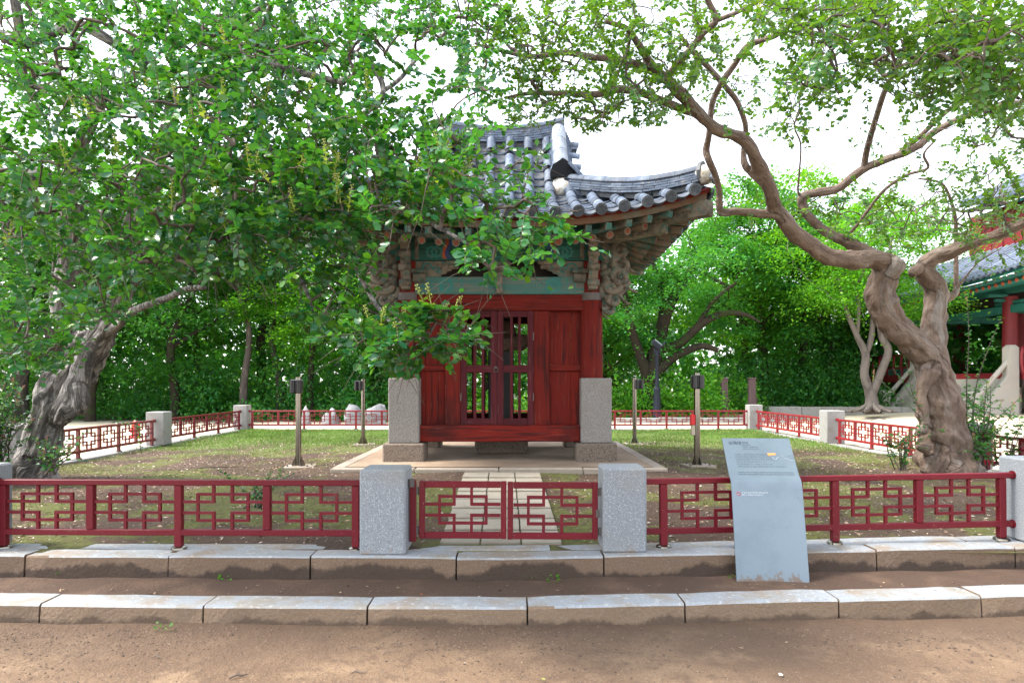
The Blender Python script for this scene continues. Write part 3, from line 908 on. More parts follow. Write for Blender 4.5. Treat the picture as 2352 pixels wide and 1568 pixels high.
part('strut', MB().box(sx(-.045), sx(.045), YF - .19, YF - .101, 2.935, 3.19, .012), 'bare', sh)
q = MB().box(sx(-.13), sx(.13), YF - .13, YF + .08, 3.192, 3.27, .02)
q.box(sx(-.165), sx(.165), YF - .12, YF + .08, 3.271, 3.425, .02)
part('bearing_block', q, 'bare', sh)

# painted motifs on the two front beams
yb_ = YF - .1035
def ring(cx, cz, r0, r1, y, n=28, wob=0, k=0):
    a = np.linspace(0, 2 * math.pi, n + 1)
    m = 1 + wob * np.cos(k * a)
    q = MB()
    q.strip([np.stack([cx + r0 * np.cos(a), np.full(n + 1, y), cz + r0 * np.sin(a)], 1), np.stack([cx + r1 * m * np.cos(a), np.full(n + 1, y), cz + r1 * m * np.sin(a)], 1)])
    return q
for cx in (.79, -.79):
    part('painted_ring', ring(sx(cx), 3.06, .055, .112, yb_, 32, .1, 10), 'motif_teal', sh)
    part('painted_ring', ring(sx(cx), 3.06, .02, .032, yb_), 'motif_teal', sh)
for s in (-1, 1):
    for x in (1.0, 1.12, .55):
        part('painted_line', MB().box(sx(s * x) - .008, sx(s * x) + .008, yb_ - .001, yb_ + .001, 2.945, 3.175), 'motif_teal', sh)
    for k, (w_, mm_) in enumerate(((.05, 'motif_blue'), (.045, 'motif_orange'), (.02, 'flower_pale'))):
        x0 = .72 + [0, .055, .105][k]
        z = np.linspace(3.45, 3.78, 12)
        wv = .03 * np.sin((z - 3.45) * 19)
        q = MB().strip([np.stack([sx(s * (x0 + wv)), np.full(12, YF - .1235), z], 1), np.stack([sx(s * (x0 + w_ + wv)), np.full(12, YF - .1235), z], 1)])
        part('painted_band', q, mm_, sh)
    for x in (1.0, .93):
        part('painted_ring', ring(sx(s * x), 3.55, .05, .09, YF - .1235 - .0005 * x, 24, .12, 8), 'motif_teal', sh)
    part('painted_line', MB().box(sx(s * 1.22) - .03, sx(s * 1.22) + .03, YF - .124, YF - .122, 3.44, 3.78), 'bare', sh)
part('painted_line', MB().box(sx(-.5), sx(.5), YF - .1245, YF - .1225, 3.47, 3.485), 'motif_teal', sh)

# carved dragon-cloud brackets at the corner columns
def scroll(q, c, u, w_, r0, turns, t0, th, n=26, taper=.8, start=0.0):
    """A curling volute in the plane of u and w_ about c."""
    c, u, w_ = (np.asarray(k, float) for k in (c, u, w_))
    t = np.linspace(0, 1, n)
    a = start + t * turns * 2 * math.pi
    r = r0 * (1 - taper * t)
    pts = c + (r * np.cos(a))[:, None] * u + (r * np.sin(a))[:, None] * w_
    q.tube(pts, th * (1.05 - .6 * t), 7)


for ix in (-1, 1):
    for (yy, sy) in ((YF, -1), (YB, 1)):
        cx = sx(ix * (HX - .05))
        # front-facing carved head board
        q = MB()
        prof = [(.0, 2.98), (.10, 2.99), (.12, 3.06), (.10, 3.16), (.14, 3.22), (.17, 3.30), (.13, 3.36), (.15, 3.43), (.19, 3.50), (.15, 3.57), (.17, 3.64), (.21, 3.70), (.18, 3.78), (.0, 3.80)]
        pl = [(yy + sy * (.15 + a), z) for a, z in prof]
        if sy > 0:
            pl = pl[::-1]
        q.prism(pl, cx - .065, cx + .065, 0)
        br = part('carved_bracket', q, 'bare', sh)
        for (a, z, r) in ((.16, 3.30, .055), (.18, 3.50, .05), (.20, 3.70, .05), (.12, 3.08, .05)):
            q2 = MB().tube([(cx - .085, yy + sy * (.15 + a - .02), z), (cx + .085, yy + sy * (.15 + a - .02), z)], r, 10)
            part('carved_roll', q2, 'bare', br, True)
        # side wing: stacked volutes that grow outward and upward
        u, w_ = (ix, 0, 0), (0, 0, 1)
        for k, (dx, z, r, st, tn, dy, th) in enumerate(((.20, 2.98, .12, 2.6, .9, -.03, .034), (.30, 2.86, .11, 2.9, .7, .05, .03), (.24, 2.72, .10, 3.0, .6, .08, .026), (.30, 3.08, .15, 2.4, 1.1, 0, .04), (.38, 3.20, .13, 2.2, 1.2, .04, .036), (.27, 3.33, .14, 2.8, 1.25, -.05, .04),
                                                         (.40, 3.38, .15, 2.2, 1.0, .03, .035), (.24, 3.52, .13, 2.9, 1.3, -.04, .042), (.37, 3.58, .12, 2.3, 1.2, .02, .036), (.22, 3.70, .11, 2.7, 1.2, 0, .04), (.47, 3.12, .10, 2.2, .8, -.02, .03))):
            q2 = MB()
            scroll(q2, (cx + ix * (dx + .04), yy + sy * .075 + sy * dy * .6, z), u, w_, r, tn, 0, th * 1.75, start=st)
            part('carved_scroll', q2, 'bare', br, True)
        ol = [(.12, 2.74), (.22, 2.66), (.33, 2.70), (.40, 2.80), (.37, 2.90), (.46, 2.93), (.55, 3.02), (.56, 3.14), (.50, 3.22), (.58, 3.30), (.56, 3.42), (.50, 3.48), (.55, 3.56), (.50, 3.68), (.42, 3.72), (.36, 3.80), (.12, 3.80)]
        pl = [(cx + ix * a_, z_) for a_, z_ in ol]
        part('bracket_wing', MB().prism(pl if ix * 1 > 0 else pl[::-1], yy - .055, yy + .055), 'bare', br)
        for (z, l, zz) in ((3.44, .62, 3.30), (3.22, .55, 3.02), (3.05, .45, 2.84)):
            t = np.linspace(0, 1, 10)
            pts = np.stack([cx + ix * (.14 + l * t), yy + sy * (.05 + .05 * np.sin(6 * t)), z + (zz - z) * t ** 1.5 + .07 * np.sin(5.5 * t)], 1)
            part('carved_tongue', MB().tube(pts, .055 * (1 - .85 * t) + .006, 7), 'bare', br, True)
        q2 = MB().box(cx + ix * .14 - .05, cx + ix * .14 + .2 * ix + .05 * ix, yy - .05, yy + .05, 3.0, 3.78, .02)
        if ix < 0:
            q2 = MB().box(cx - .39, cx - .13, yy - .05, yy + .05, 3.0, 3.78, .02)
        else:
            q2 = MB().box(cx + .13, cx + .39, yy - .05, yy + .05, 3.0, 3.78, .02)
        part('bracket_core', q2, 'bare', br)

# ---- eaves and roof.  x from the middle, y measured out from the ridge line (depth)
EX, EY = 2.62, 2.27                   # half spans to the eave edge at mid side
def rise(u):
    return .33 * np.clip(np.abs(u), 0, 1) ** 2.6
def flare(u):
    return .16 * np.clip(np.abs(u), 0, 1) ** 2.6


def eave_pt(side, u, inset=0.0, z=0.0):
    """A place on the eave curve; side 0 front, 1 right, 2 back, 3 left; u = -1..1 along it."""
    ex, ey = EX + flare(u) - inset, EY + flare(u) - inset
    zz = z + rise(u)
    if side == 0:
        return np.array((sx(u * (EX + flare(1) - inset)), SHY - ey, zz))
    if side == 2:
        return np.array((sx(u * (EX + flare(1) - inset)), SHY + ey, zz))
    if side == 1:
        return np.array((sx(ex), SHY + u * (EY + flare(1) - inset), zz))
    return np.array((sx(-ex), SHY + u * (EY + flare(1) - inset), zz))


PR_D = np.array((-.05, 0, .45, .9, 1.4, 1.8, 2.27, 2.6))
PR_Z = np.array((3.80, 3.815, 4.0, 4.22, 4.56, 5.0, 5.62, 6.0))
_pc = np.polyfit(PR_D, PR_Z, 4)
def prof(d):
    return np.polyval(_pc, d)


def roof_front(x, d, sg=-1):
    """Roof bed on the front (sg -1) or back slope: d = distance in from the eave."""
    u = x / (EX + .16)
    ye = EY + flare(u)
    t = np.clip(d / ye, 0, 1)
    return np.array((sx(x), SHY + sg * (ye - d), prof(d * EY / ye) + rise(u) * (1 - t) ** 1.6))


def roof_side(y, d, sg=1):
    u = y / (EY + .16)
    xe = EX + flare(u)
    t = np.clip(d / 2.0, 0, 1)
    return np.array((sx(sg * (xe - d)), SHY + y, prof(d) + rise(u) * (1 - t) ** 1.6))


RH = 1.0                              # half length of the main ridge
def front_limit(x):
    """How far up from the front eave the slope runs at this x (the hip cuts it off)."""
    ax = abs(x)
    ye = EY + float(flare(ax / (EX + .16)))
    if ax <= RH:
        return ye
    return max(0, ye - (EY - 1.42) - (1.58) * 0 - (ye - .85) * 0 - (ax - RH) * ((EY + .16 - .85) / (EX + .16 - RH)) - .0)


roof = MB()
for sg in (-1, 1):
    xs_ = np.linspace(-(EX + .16), EX + .16, 49)
    rows = []
    for k in range(15):
        rows.append([roof_front(x, front_limit(x) * k / 14, sg) for x in xs_])
    roof.strip(rows if sg < 0 else rows[::-1])
    ys_ = np.linspace(-(EY + .16), EY + .16, 33)
    rows = []
    for k in range(9):
        rr = []
        for y in ys_:
            lim = min(EX - RH + .02, max(0.0, (EX + .16 - abs(y) * 0) * 0 + (EY + .16 - abs(y)) * ((EX + .16 - RH) / (EY + .16 - .85))))
            rr.append(roof_side(y, lim * k / 8, sg))
        rows.append(rr)
    roof.strip(rows if sg > 0 else rows[::-1])
rf = part('roof', roof, 'tile_dark', sh, True)
# gable walls under the ridge ends
for s in (-1, 1):
    q = MB()
    g = s * (RH - .06)
    q.prism([(SHY - .88, prof(1.40)), (SHY + .88, prof(1.40)), (SHY, prof(2.25))][::s], sx(g) - .02, sx(g) + .02, 0)
    part('gable', q, 'plaster', rf)

# soffit: a sheet just under the roof edge, then boards, rafters
def soffit_rows(side):
    rows = []
    for ins, z in ((.06, 3.765), (.45, 3.80), (.9, 3.86), (1.25, 3.95)):
        rows.append([eave_pt(side, u, 0, z) * 0 + np.array(eave_pt(side, u, ins, z)) for u in np.linspace(-1, 1, 29)])
    for k, r in enumerate(rows):
        if k:
            for p in r:
                p[2] -= 0
    return rows
q = MB()
for sd in range(4):
    r = soffit_rows(sd)
    q.strip(r if sd in (1, 2) else r[::-1])
part('soffit', q, 'soffit', rf, True)


def eave_strip(side, inset, z0, z1, th, name, m):
    q = MB()
    us = np.linspace(-1, 1, 33)
    a = [eave_pt(side, u, inset, z0) for u in us]
    b = [eave_pt(side, u, inset, z1) for u in us]
    c = [eave_pt(side, u, inset + th, z1) for u in us]
    d = [eave_pt(side, u, inset + th, z0) for u in us]
    q.strip([a, b, c, d, a])
    part(name, q, m, rf)


for sd in range(4):
    eave_strip(sd, .02, 3.775, 3.835, .05, 'tile_bed_board', 'red_x')
    eave_strip(sd, .05, 3.69, 3.773, .06, 'outer_eave_board', 'eave_wood')
    eave_strip(sd, .42, 3.60, 3.655, .07, 'inner_eave_board', 'rafter_end')
    eave_strip(sd, .46, 3.657, 3.76, .02, 'painted_fascia', 'teal_x')


def rafters():
    for sd in range(4):
        half = (EX if sd in (0, 2) else EY) + .16
        n = int(2 * half / .275)
        for i in range(n):
            u = -1 + 2 * (i + .5) / n
            if abs(u) > .965:
                continue
            al = u * half
            # square flying rafter
            e = eave_pt(sd, u, .10, 3.635)
            col_h = 1.30 if sd in (0, 2) else 1.02
            root_a = al if abs(al) < col_h else math.copysign(col_h + (abs(al) - col_h) * .12, al)
            e1 = eave_pt(sd, u, 0, 0)
            if sd in (0, 2):
                sy = -1 if sd == 0 else 1
                rt = np.array((sx(root_a), SHY + sy * 1.0, 3.94))
            else:
                s_ = 1 if sd == 1 else -1
                rt = np.array((sx(s_ * 1.35), SHY + root_a, 3.94))
            dirv = rt - e
            inn = e + dirv * min(1, .62 / np.linalg.norm(dirv)) + np.array((0, 0, .05))
            ob = part('flying_rafter', MB().beam(inn, e, .085, .095), 'rafter', rf)
            tv = (e - inn) / np.linalg.norm(e - inn)
            if sd in (0, 1):
                part('rafter_end', MB().beam(e + tv * .001, e + tv * .008, .076, .086), 'rafter_end', ob)
            # round rafter
            e2 = eave_pt(sd, u, .42, 3.545)
            t2 = (e2 - rt) / np.linalg.norm(e2 - rt)
            ob = part('round_rafter', MB().tube([rt, e2], .056, 10), 'rafter', rf, 'auto')
            if sd in (0, 1):
                c = e2 + t2 * .003
                up = np.array((0, 0, 1.0))
                s3 = np.cross(t2, up)
                s3 /= np.linalg.norm(s3)
                w3 = np.cross(s3, t2)
                a = np.linspace(0, 2 * math.pi, 37)[:-1]
                q = MB()
                rr = .053
                q.add([c] + [c + rr * (math.cos(k) * s3 + math.sin(k) * w3) for k in a], [(0, j + 1, (j + 1) % 36 + 1) for j in range(36)])
                part('rafter_end', q, 'flower_pale', ob)
                q = MB()
                c = c + t2 * .003
                rr = .024 + .022 * np.abs(np.cos(3 * a))
                q.add([c] + [c + rr[j] * (math.cos(k) * s3 + math.sin(k) * w3) for j, k in enumerate(a)], [(0, j + 1, (j + 1) % 36 + 1) for j in range(36)])
                part('painted_flower', q, 'flower_red', ob)


rafters()
# hip rafters at the corners
for ix in (-1, 1):
    for sd, sy in ((0, -1), (2, 1)):
        tip = eave_pt(sd, ix, .02, 3.56)
        a = np.array((sx(ix * 1.25), SHY + sy * 1.0, 3.90))
        hr = part('hip_rafter', MB().beam(a, tip, .16, .20), 'bare', rf)
        tip2 = eave_pt(sd, ix, .5, 3.44)
        part('lower_hip_rafter', MB().beam(a - np.array((0, 0, .14)), tip2, .17, .19), 'bare', hr)
        tv = (tip2 - a) / np.linalg.norm(tip2 - a)
        part('rafter_end', MB().beam(tip2 + tv * .002, tip2 + tv * .012, .13, .15), 'rafter_end', hr)
        tv = (tip - a) / np.linalg.norm(tip - a)
        part('rafter_end', MB().beam(tip + tv * .002, tip + tv * .012, .15, .18), 'bare', hr)


# ---- tiles
def half_pipe(r0, r1, ln, n=9, th=.014, flip=1):
    """A tile curved like half a pipe, along +y; flip -1 makes a trough."""
    a = np.linspace(0, math.pi, n)
    q = MB()
    def rg(r, y):
        return np.stack([r * np.cos(a), np.full(n, y), flip * r * np.sin(a)], 1)
    rows = [rg(r0, 0), rg(r1, ln), rg(r1 - th, ln), rg(r0 - th, 0), rg(r0, 0)]
    q.strip(rows if flip < 0 else rows[::-1])
    return q


def trough(wd, dp, ln, n=7, th=.016):
    t = np.linspace(-1, 1, n)
    q = MB()
    def rg(y, dz):
        return np.stack([t * wd, np.full(n, y), dp * (t * t) + dz], 1)
    rows = [rg(0, 0), rg(ln, 0), rg(ln, -th), rg(0, -th), rg(0, 0)]
    q.strip(rows)
    return q


TL = .30
ROUND = half_pipe(.078, .072, TL * 1.04).mesh('round_tile', MAT['tile'], 'auto')
FLAT = trough(.135, .055, .22, 7, .02).mesh('flat_tile', MAT['tile'], 'auto')
q = MB().tube([(0, 0, 0), (0, -.03, 0)], .080, 20)
a = np.linspace(0, 2 * math.pi, 25)
q.tube([(.06 * math.cos(k), -.032, .06 * math.sin(k)) for k in a], .006, 5, False)
for k in range(10):
    t = k * math.pi / 5
    q.tube([(.018 * math.cos(t), -.032, .018 * math.sin(t)), (.048 * math.cos(t), -.032, .048 * math.sin(t))], [.006, .009], 5)
q.tube([(0, -.028, 0), (0, -.04, 0)], .012, 8)
MAT['tile_end'] = mat('moulded tile end', (.075, .09, .115, 1), .55, layers=[(9, 4, .5, .7, (.15, .17, .195, 1), .7)], bump=[(40, .5, .006)], rand=.25)
ENDM = q.mesh('tile_end', MAT['tile_end'], 'auto')
n = 9
t = np.linspace(-1, 1, n)
q = MB()
q.strip([np.stack([t * .135, np.full(n, -.012), .05 * t * t + .004], 1), np.stack([t * .135, np.full(n, -.03), .05 * t * t - .06 * (1 - .55 * t * t)], 1), np.stack([t * .135, np.full(n, -.012), .05 * t * t - .06 * (1 - .55 * t * t)], 1)][::-1])
DRIPM = q.mesh('drip_tile', MAT['tile_end'], 'auto')


def frame(o, yv, zv, s=1.0):
    y = Vector(yv).normalized()
    x = y.cross(Vector(zv)).normalized()
    z = x.cross(y)
    M = Matrix((x, y, z)).transposed().to_4x4() if s == 1.0 else Matrix((x * s, y * s, z * s)).transposed().to_4x4()
    M.translation = Vector(o)
    return M


NT = [0, 0]


def tile_slope(fn, al_half, limit, spacing, name_mode, skip=None):
    nn = int(2 * al_half / spacing)
    off = (2 * al_half - nn * spacing) / 2
    joined_r, joined_f = MB(), MB()
    for i in (range(nn, -1, -1) if name_mode else range(nn + 1)):        # the side in plain view first
        x = -al_half + off + i * spacing
        for flat in (False, True):
            xx_ = x + (spacing / 2 if flat else 0)
            if flat and i == nn:
                continue
            lim = limit(xx_)
            step = .148 if flat else TL
            d = -.02 if flat else -.045
            k = 0
            while d < lim - .08:
                p0, p1 = fn(xx_, d), fn(xx_, min(d + step, lim + .15))
                yv = p1 - p0
                nv = np.array(fn(xx_ + .05, d)) - p0
                nz_ = np.cross(nv, yv)
                if nz_[2] < 0:
                    nz_ = -nz_
                nz_ /= np.linalg.norm(nz_)
                lift = .02 if flat else .055
                M = frame(p0 + nz_ * (lift + RNG.uniform(0, .006)), yv + nz_ * (.0 if not flat else -.17) * np.linalg.norm(yv) / step, nz_)
                M = M @ Matrix.Rotation(RNG.uniform(-.02, .02), 4, 'Z')
                if name_mode:
                    if k == 0:
                        link('drip_tile' if flat else 'tile_end', DRIPM if flat else ENDM, rf, M=M)
                    NT[flat] += 1
                    if NT[flat] <= 295:
                        link('flat_tile' if flat else 'round_tile', FLAT if flat else ROUND, rf, M=M)
                    else:
                        vv = np.array([v.co for v in FLAT.vertices]) @ np.array(M.to_3x3()).T + np.array(M.translation)
                        joined_f.add(vv, [tuple(p.vertices) for p in FLAT.polygons])
                else:
                    src = FLAT if flat else ROUND
                    ms = [src] + ([DRIPM if flat else ENDM] if k == 0 else [])
                    for m_ in ms:
                        vv = np.array([v.co for v in m_.vertices]) @ np.array(M.to_3x3()).T + np.array(M.translation)
                        (joined_f if flat else joined_r).add(vv, [tuple(p.vertices) for p in m_.polygons])
                d += step
                k += 1
    return joined_r, joined_f


_, jf = tile_slope(lambda x, d: roof_front(x, d, -1), EX + .02, front_limit, .302, True)
print('front tiles', NT)
if jf.n:
    part('more_flat_tiles', jf, 'tile', rf, 'auto', kind='stuff')
def side_limit(y):
    return min(EX - RH - .03, max(0.0, (EY + .16 - abs(y)) * ((EX + .16 - RH) / (EY + .16 - .85))))
for sg in (-1, 1):
    jr, jf = tile_slope(lambda y, d: roof_side(y, d, sg), EY + .02, side_limit, .302, False)
    part('side_round_tiles', jr, 'tile', rf, 'auto', kind='stuff')
    part('side_flat_tiles', jf, 'tile', rf, 'auto', kind='stuff')
jr, jf = tile_slope(lambda x, d: roof_front(x, d, 1), EX + .02, front_limit, .302, False)
part('back_round_tiles', jr, 'tile', rf, 'auto', kind='stuff')


# ---- ridges: courses of thin tiles under a row of round cover tiles
def ridge(path, wd, courses, ch, rr, step, lift, cap_mat='tile', pl=False):
    path = np.asarray(path, float)
    seg = np.concatenate([[0], np.cumsum(np.linalg.norm(np.diff(path, axis=0), axis=1))])
    def at(l):
        return np.array([np.interp(l, seg, path[:, k]) for k in range(3)])
    L_ = seg[-1]
    for c in range(courses):
        wc = wd * (1 - .10 * c)
        z = lift + c * ch
        o_ = (c % 2) * step * .5
        m = int(math.ceil((L_ + step) / step))
        for i in range(m):
            l0, l1 = max(0, i * step - o_ + .004), min(L_, (i + 1) * step - o_ - .004)
            if l1 - l0 < .05:
                continue
            a_, b_ = at(l0), at(l1)
            up = np.array((0, 0, z))
            q = MB().beam(a_ + up + (0, 0, ch * .4), b_ + up + (0, 0, ch * .4 + RNG.uniform(-.003, .003)), wc, ch * .72)
            part('ridge_course_tile', q, 'tile', rf)
    zt = lift + courses * ch - .02
    m = max(1, int(round(L_ / step)))
    core = MB().strip([path + (0, 0, -.06), path + (0, 0, zt)])
    for s in (-1, 1):
        pass
    tdir = path[-1] - path[0]
    sdv = np.cross(tdir, (0, 0, 1.0))
    sdv /= np.linalg.norm(sdv)
    pc = np.vstack([path + sdv * wd * .36])
    cr = MB()
    lo, hi = np.array((0, 0, -.10)), np.array((0, 0, zt + .01))
    A_, B_ = path + sdv * wd * .27, path - sdv * wd * .27
    cr.strip([A_ + lo, A_ + hi, B_ + hi, B_ + lo, A_ + lo])
    cr.f.append((0, len(path), 2 * len(path), 3 * len(path)))
    k = len(path) - 1
    cr.f.append((k, 3 * len(path) + k, 2 * len(path) + k, len(path) + k))
    part('ridge_core', cr, 'tile_dark', rf)
    for i in range(m):
        a_, b_ = at(L_ * i / m), at(min(L_, L_ * (i + 1) / m + .02))
        M = frame(b_ + (0, 0, zt), a_ - b_, (0, 0, 1))
        ln = np.linalg.norm(a_ - b_)
        me = half_pipe(rr, rr * .95, ln, 10, .016).mesh('ridge_cap_tile', MAT[cap_mat], 'auto')
        link('ridge_cap_tile', me, rf, M=M)
    return at, L_, zt


MAT['tile_pale'] = mat('pale roof tile', (.27, .30, .34, 1), .6, layers=[(6, 5, .45, .65, (.16, .19, .23, 1), .8), (14, 4, .6, .7, (.5, .47, .42, 1), .7)], bump=[(50, .4, .005)], rand=.15)  # paler tile on the caps of the descending ridges
MAT['tile_black'] = mat('blackened ridge end tile', (.006, .0065, .008, 1), .7, spec=.2, bump=[(30, .4, .006)])
xs_ = np.linspace(-RH - .05, RH + .05, 13)
zr = float(prof(EY)) - .02
mr_ = np.stack([sx(xs_), np.full(13, SHY), zr + .13 * np.abs(xs_ / RH) ** 2.2], 1)
ridge(mr_, .26, 6, .042, .085, .32, -.03)
for s in (-1, 1):
    # descending ridge
    ds = np.linspace(EY - .02, 1.36, 9)
    for sg in (-1, 1):
        p_ = []
        for d in ds:
            b_ = roof_front(s * (RH - .05), d, sg)
            p_.append(b_ + (0, 0, .05 + .06 * ((EY - d) / 1.2) ** 2))
        p_ = np.array(p_)
        at, L_, zt = ridge(p_, .40, 5, .042, .12, .33, -.02, 'tile_pale')
        e = p_[-1]
        tv = (p_[-1] - p_[-2]) / np.linalg.norm(p_[-1] - p_[-2])
        # end face: a pointed dark tile over a plaster plug
        ol = [(-.18, -.02), (.18, -.02), (.19, .06), (.15, .17), (.0, .27), (-.15, .17), (-.19, .06)]
        y_e = e[1] + sg * .03
        pl_ = [(e[0] + a, e[2] + zt - .05 + b) for a, b in ol]
        part('ridge_end_tile', MB().prism(pl_ if sg < 0 else pl_[::-1], y_e + sg * .07, y_e - sg * .03), 'tile_black', rf)
        q = MB()
        q.tube([(e[0], y_e - sg * .12, e[2] + zt - .07), (e[0], y_e - sg * .10, e[2] + zt - .12), (e[0], y_e - sg * .06, e[2] + zt - .22), (e[0], y_e - sg * .02, e[2] - .08), (e[0], y_e + sg * .02, e[2] - .2)], [.12, .16, .18, .17, .13], 14)
        part('plaster_plug', q, 'plaster', rf, True)
        # hip ridge from there out to the corner
        tip = eave_pt(0 if sg < 0 else 2, s, .10, 3.84)
        st = np.array((e[0] + s * .04, y_e - sg * .06, e[2] - .02))
        tt = np.linspace(0, 1, 12)
        hp = st + (tip - st) * tt[:, None]
        base = st[2] + (tip[2] - st[2]) * tt
        hp[:, 2] = st[2] - .30 * np.sin(math.pi * tt * .5) ** 1.0 * (1 - tt ** 2.2) * .9 + (tip[2] + .10 - st[2]) * tt ** 1.4
        at, L_, zt = ridge(hp, .22, 5, .036, .085, .36, -.03)
        e2 = hp[-1]
        hd = hp[-1] - hp[-2]
        hd[2] = 0
        hd /= np.linalg.norm(hd)
        M = frame(e2 + (0, 0, zt - .1), -hd, (0, 0, 1))
        q = MB().prism([(-.11, -.02), (.11, -.02), (.13, .08), (.10, .17), (0, .23), (-.10, .17), (-.13, .08)], -.03, .02)
        link('ridge_end_tile', q.mesh('ridge_end_tile', MAT['tile_dark']), rf, M=M)
        q = MB().tube([e2 + (0, 0, .14), e2 + hd * .05 + (0, 0, .06), e2 + hd * .08 + (0, 0, -.03)], [.11, .12, .09], 10)
        part('plaster_plug', q, 'plaster', rf, True)
        link('tile_end', ENDM, rf, M=frame(e2 + hd * .16 + (0, 0, .0), -hd, (0, 0, 1)))
        link('round_tile', ROUND, rf, M=frame(e2 + hd * .16 + (0, 0, .0), -hd, (0, 0, 1)))
        # edge tiles that lie crosswise beside the descending ridge, over the gable
        for k in range(6):
            d = EY - .12 - k * .19
            b_ = roof_front(s * RH, d, sg)
            M = frame((sx(s * (RH + .27)), b_[1], b_[2] + .03 + .0 * k), (-s, 0, .1), (0, sg * .55, 1))
            link('gable_edge_tile', ROUND, rf, M=M)

# ---- the stele inside
st = thing('stele', 'black stone stele under a carved brown roof-shaped cap inside the shrine', 'stele', (SHX, SHY + .1, PLZ))
cy = SHY + .1
part('pedestal', MB().box(SHX - .43, SHX + .45, cy - .15, cy + .45, PLZ - .03, .77, .03), 'granite_base', st)
part('tablet', MB().box(SHX - .215, SHX + .215, cy + .03, cy + .21, .771, 2.16, .01), 'stele_black', st)
q = MB()
rows = []
for (hx, hy, z) in ((.52, .34, 2.162), (.64, .40, 2.24), (.62, .38, 2.34), (.36, .24, 2.44), (.30, .18, 2.60), (.22, .12, 2.66)):
    a = np.linspace(0, 2 * math.pi, 33)[:-1]
    ca, sa = np.cos(a), np.sin(a)
    m = np.maximum(abs(ca), abs(sa))
    cz = .06 * (np.abs(ca * sa) * 2) ** 2 if .2 < hx and z < 2.4 else 0
    rows.append(np.stack([SHX + hx * .72 * ca / m, cy + .12 + hy * .8 * sa / m, z + cz + 0 * a], 1))
q.strip(rows, True)
q.f.append(tuple(5 * 32 + j for j in range(32)))
q.f.append(tuple(range(31, -1, -1)))
part('cap_stone', q, 'stele_cap', st)
part('cap_crest', MB().box(SHX - .17, SHX + .17, cy + .06, cy + .18, 2.661, 2.80, .03), 'stele_black', st)


# ------------------------------------------------------------------ stone posts and red railings
def stone_post(x, y, z0, h, label, wd=.34, m='granite', rz=0.0):
    t = thing('stone_post', label, 'stone post', (x, y, z0), 'granite railing posts')
    part('shaft', MB().box(x - wd / 2, x + wd / 2, y - wd / 2, y + wd / 2, z0, z0 + h, .014, rz), m, t)
    return t


def fz(x):
    return float(front_dz(np.array(x)))


def fy(x):
    return 5.36 + float(front_dy(np.array(x)))


stone_post(-.985, 5.36, .30, .65, 'left granite gate post beside the front path, with a level top', .35)
stone_post(.868, 5.41, .305, .65, 'right granite gate post beside the front path, nearer the grey sign', .335)
stone_post(4.27, fy(4.2), .335, .665, 'short granite post where the front railing ends beside the thick crooked trunk', .34)
stone_post(-4.27, fy(-4.2), .30, .66, 'short granite post at the left end of the front railing below the leaning trunk', .34)
stone_post(-7.78, 19.7, .30, .70, 'farthest left granite corner post of the back railing', .38, 'granite_side', .02)
stone_post(-7.60, 14.7, .30, .71, 'grey granite post between two left side railings near the leaning trunk', .38, 'granite_side', .03)
stone_post(-7.45, 10.2, .30, .70, 'granite post of the left side railing behind the leaning trunk', .38, 'granite_side')
stone_post(6.98, 19.7, .30, .71, 'farthest right granite corner post of the back railing', .38, 'granite_side', -.02)
stone_post(7.10, 15.15, .30, .72, 'bright granite post in the middle of the right side railing', .40, 'granite_side', -.02)
stone_post(7.19, 10.65, .30, .70, 'granite post of the right side railing behind the thick crooked trunk', .38, 'granite_side')

BAR = .022
CELL_BARS = []


def cell_bars(w_, h_):
    """The lattice of one bay: a rectangle with four brackets that hook in from the sides. (x0, x1, z0, z1) for each bar."""
    b = BAR / 2
    l, r = w_ * .19, w_ * .81
    bt, tp = h_ * .20, h_ * .80
    vl, vr = w_ * .385, w_ * .615
    hb, ht = h_ * .375, h_ * .625
    return [(l - b, l + b, bt, tp), (r - b, r + b, bt, tp), (l - b, r + b, tp - b, tp + b), (l - b, r + b, bt - b, bt + b),
            (vl - b, vl + b, ht - b, h_), (vr - b, vr + b, ht - b, h_), (vl - b, vl + b, 0, hb + b), (vr - b, vr + b, 0, hb + b),
            (0, vl - b, ht - b, ht + b), (vr + b, w_, ht - b, ht + b), (0, vl - b, hb - b, hb + b), (vr + b, w_, hb - b, hb + b)]


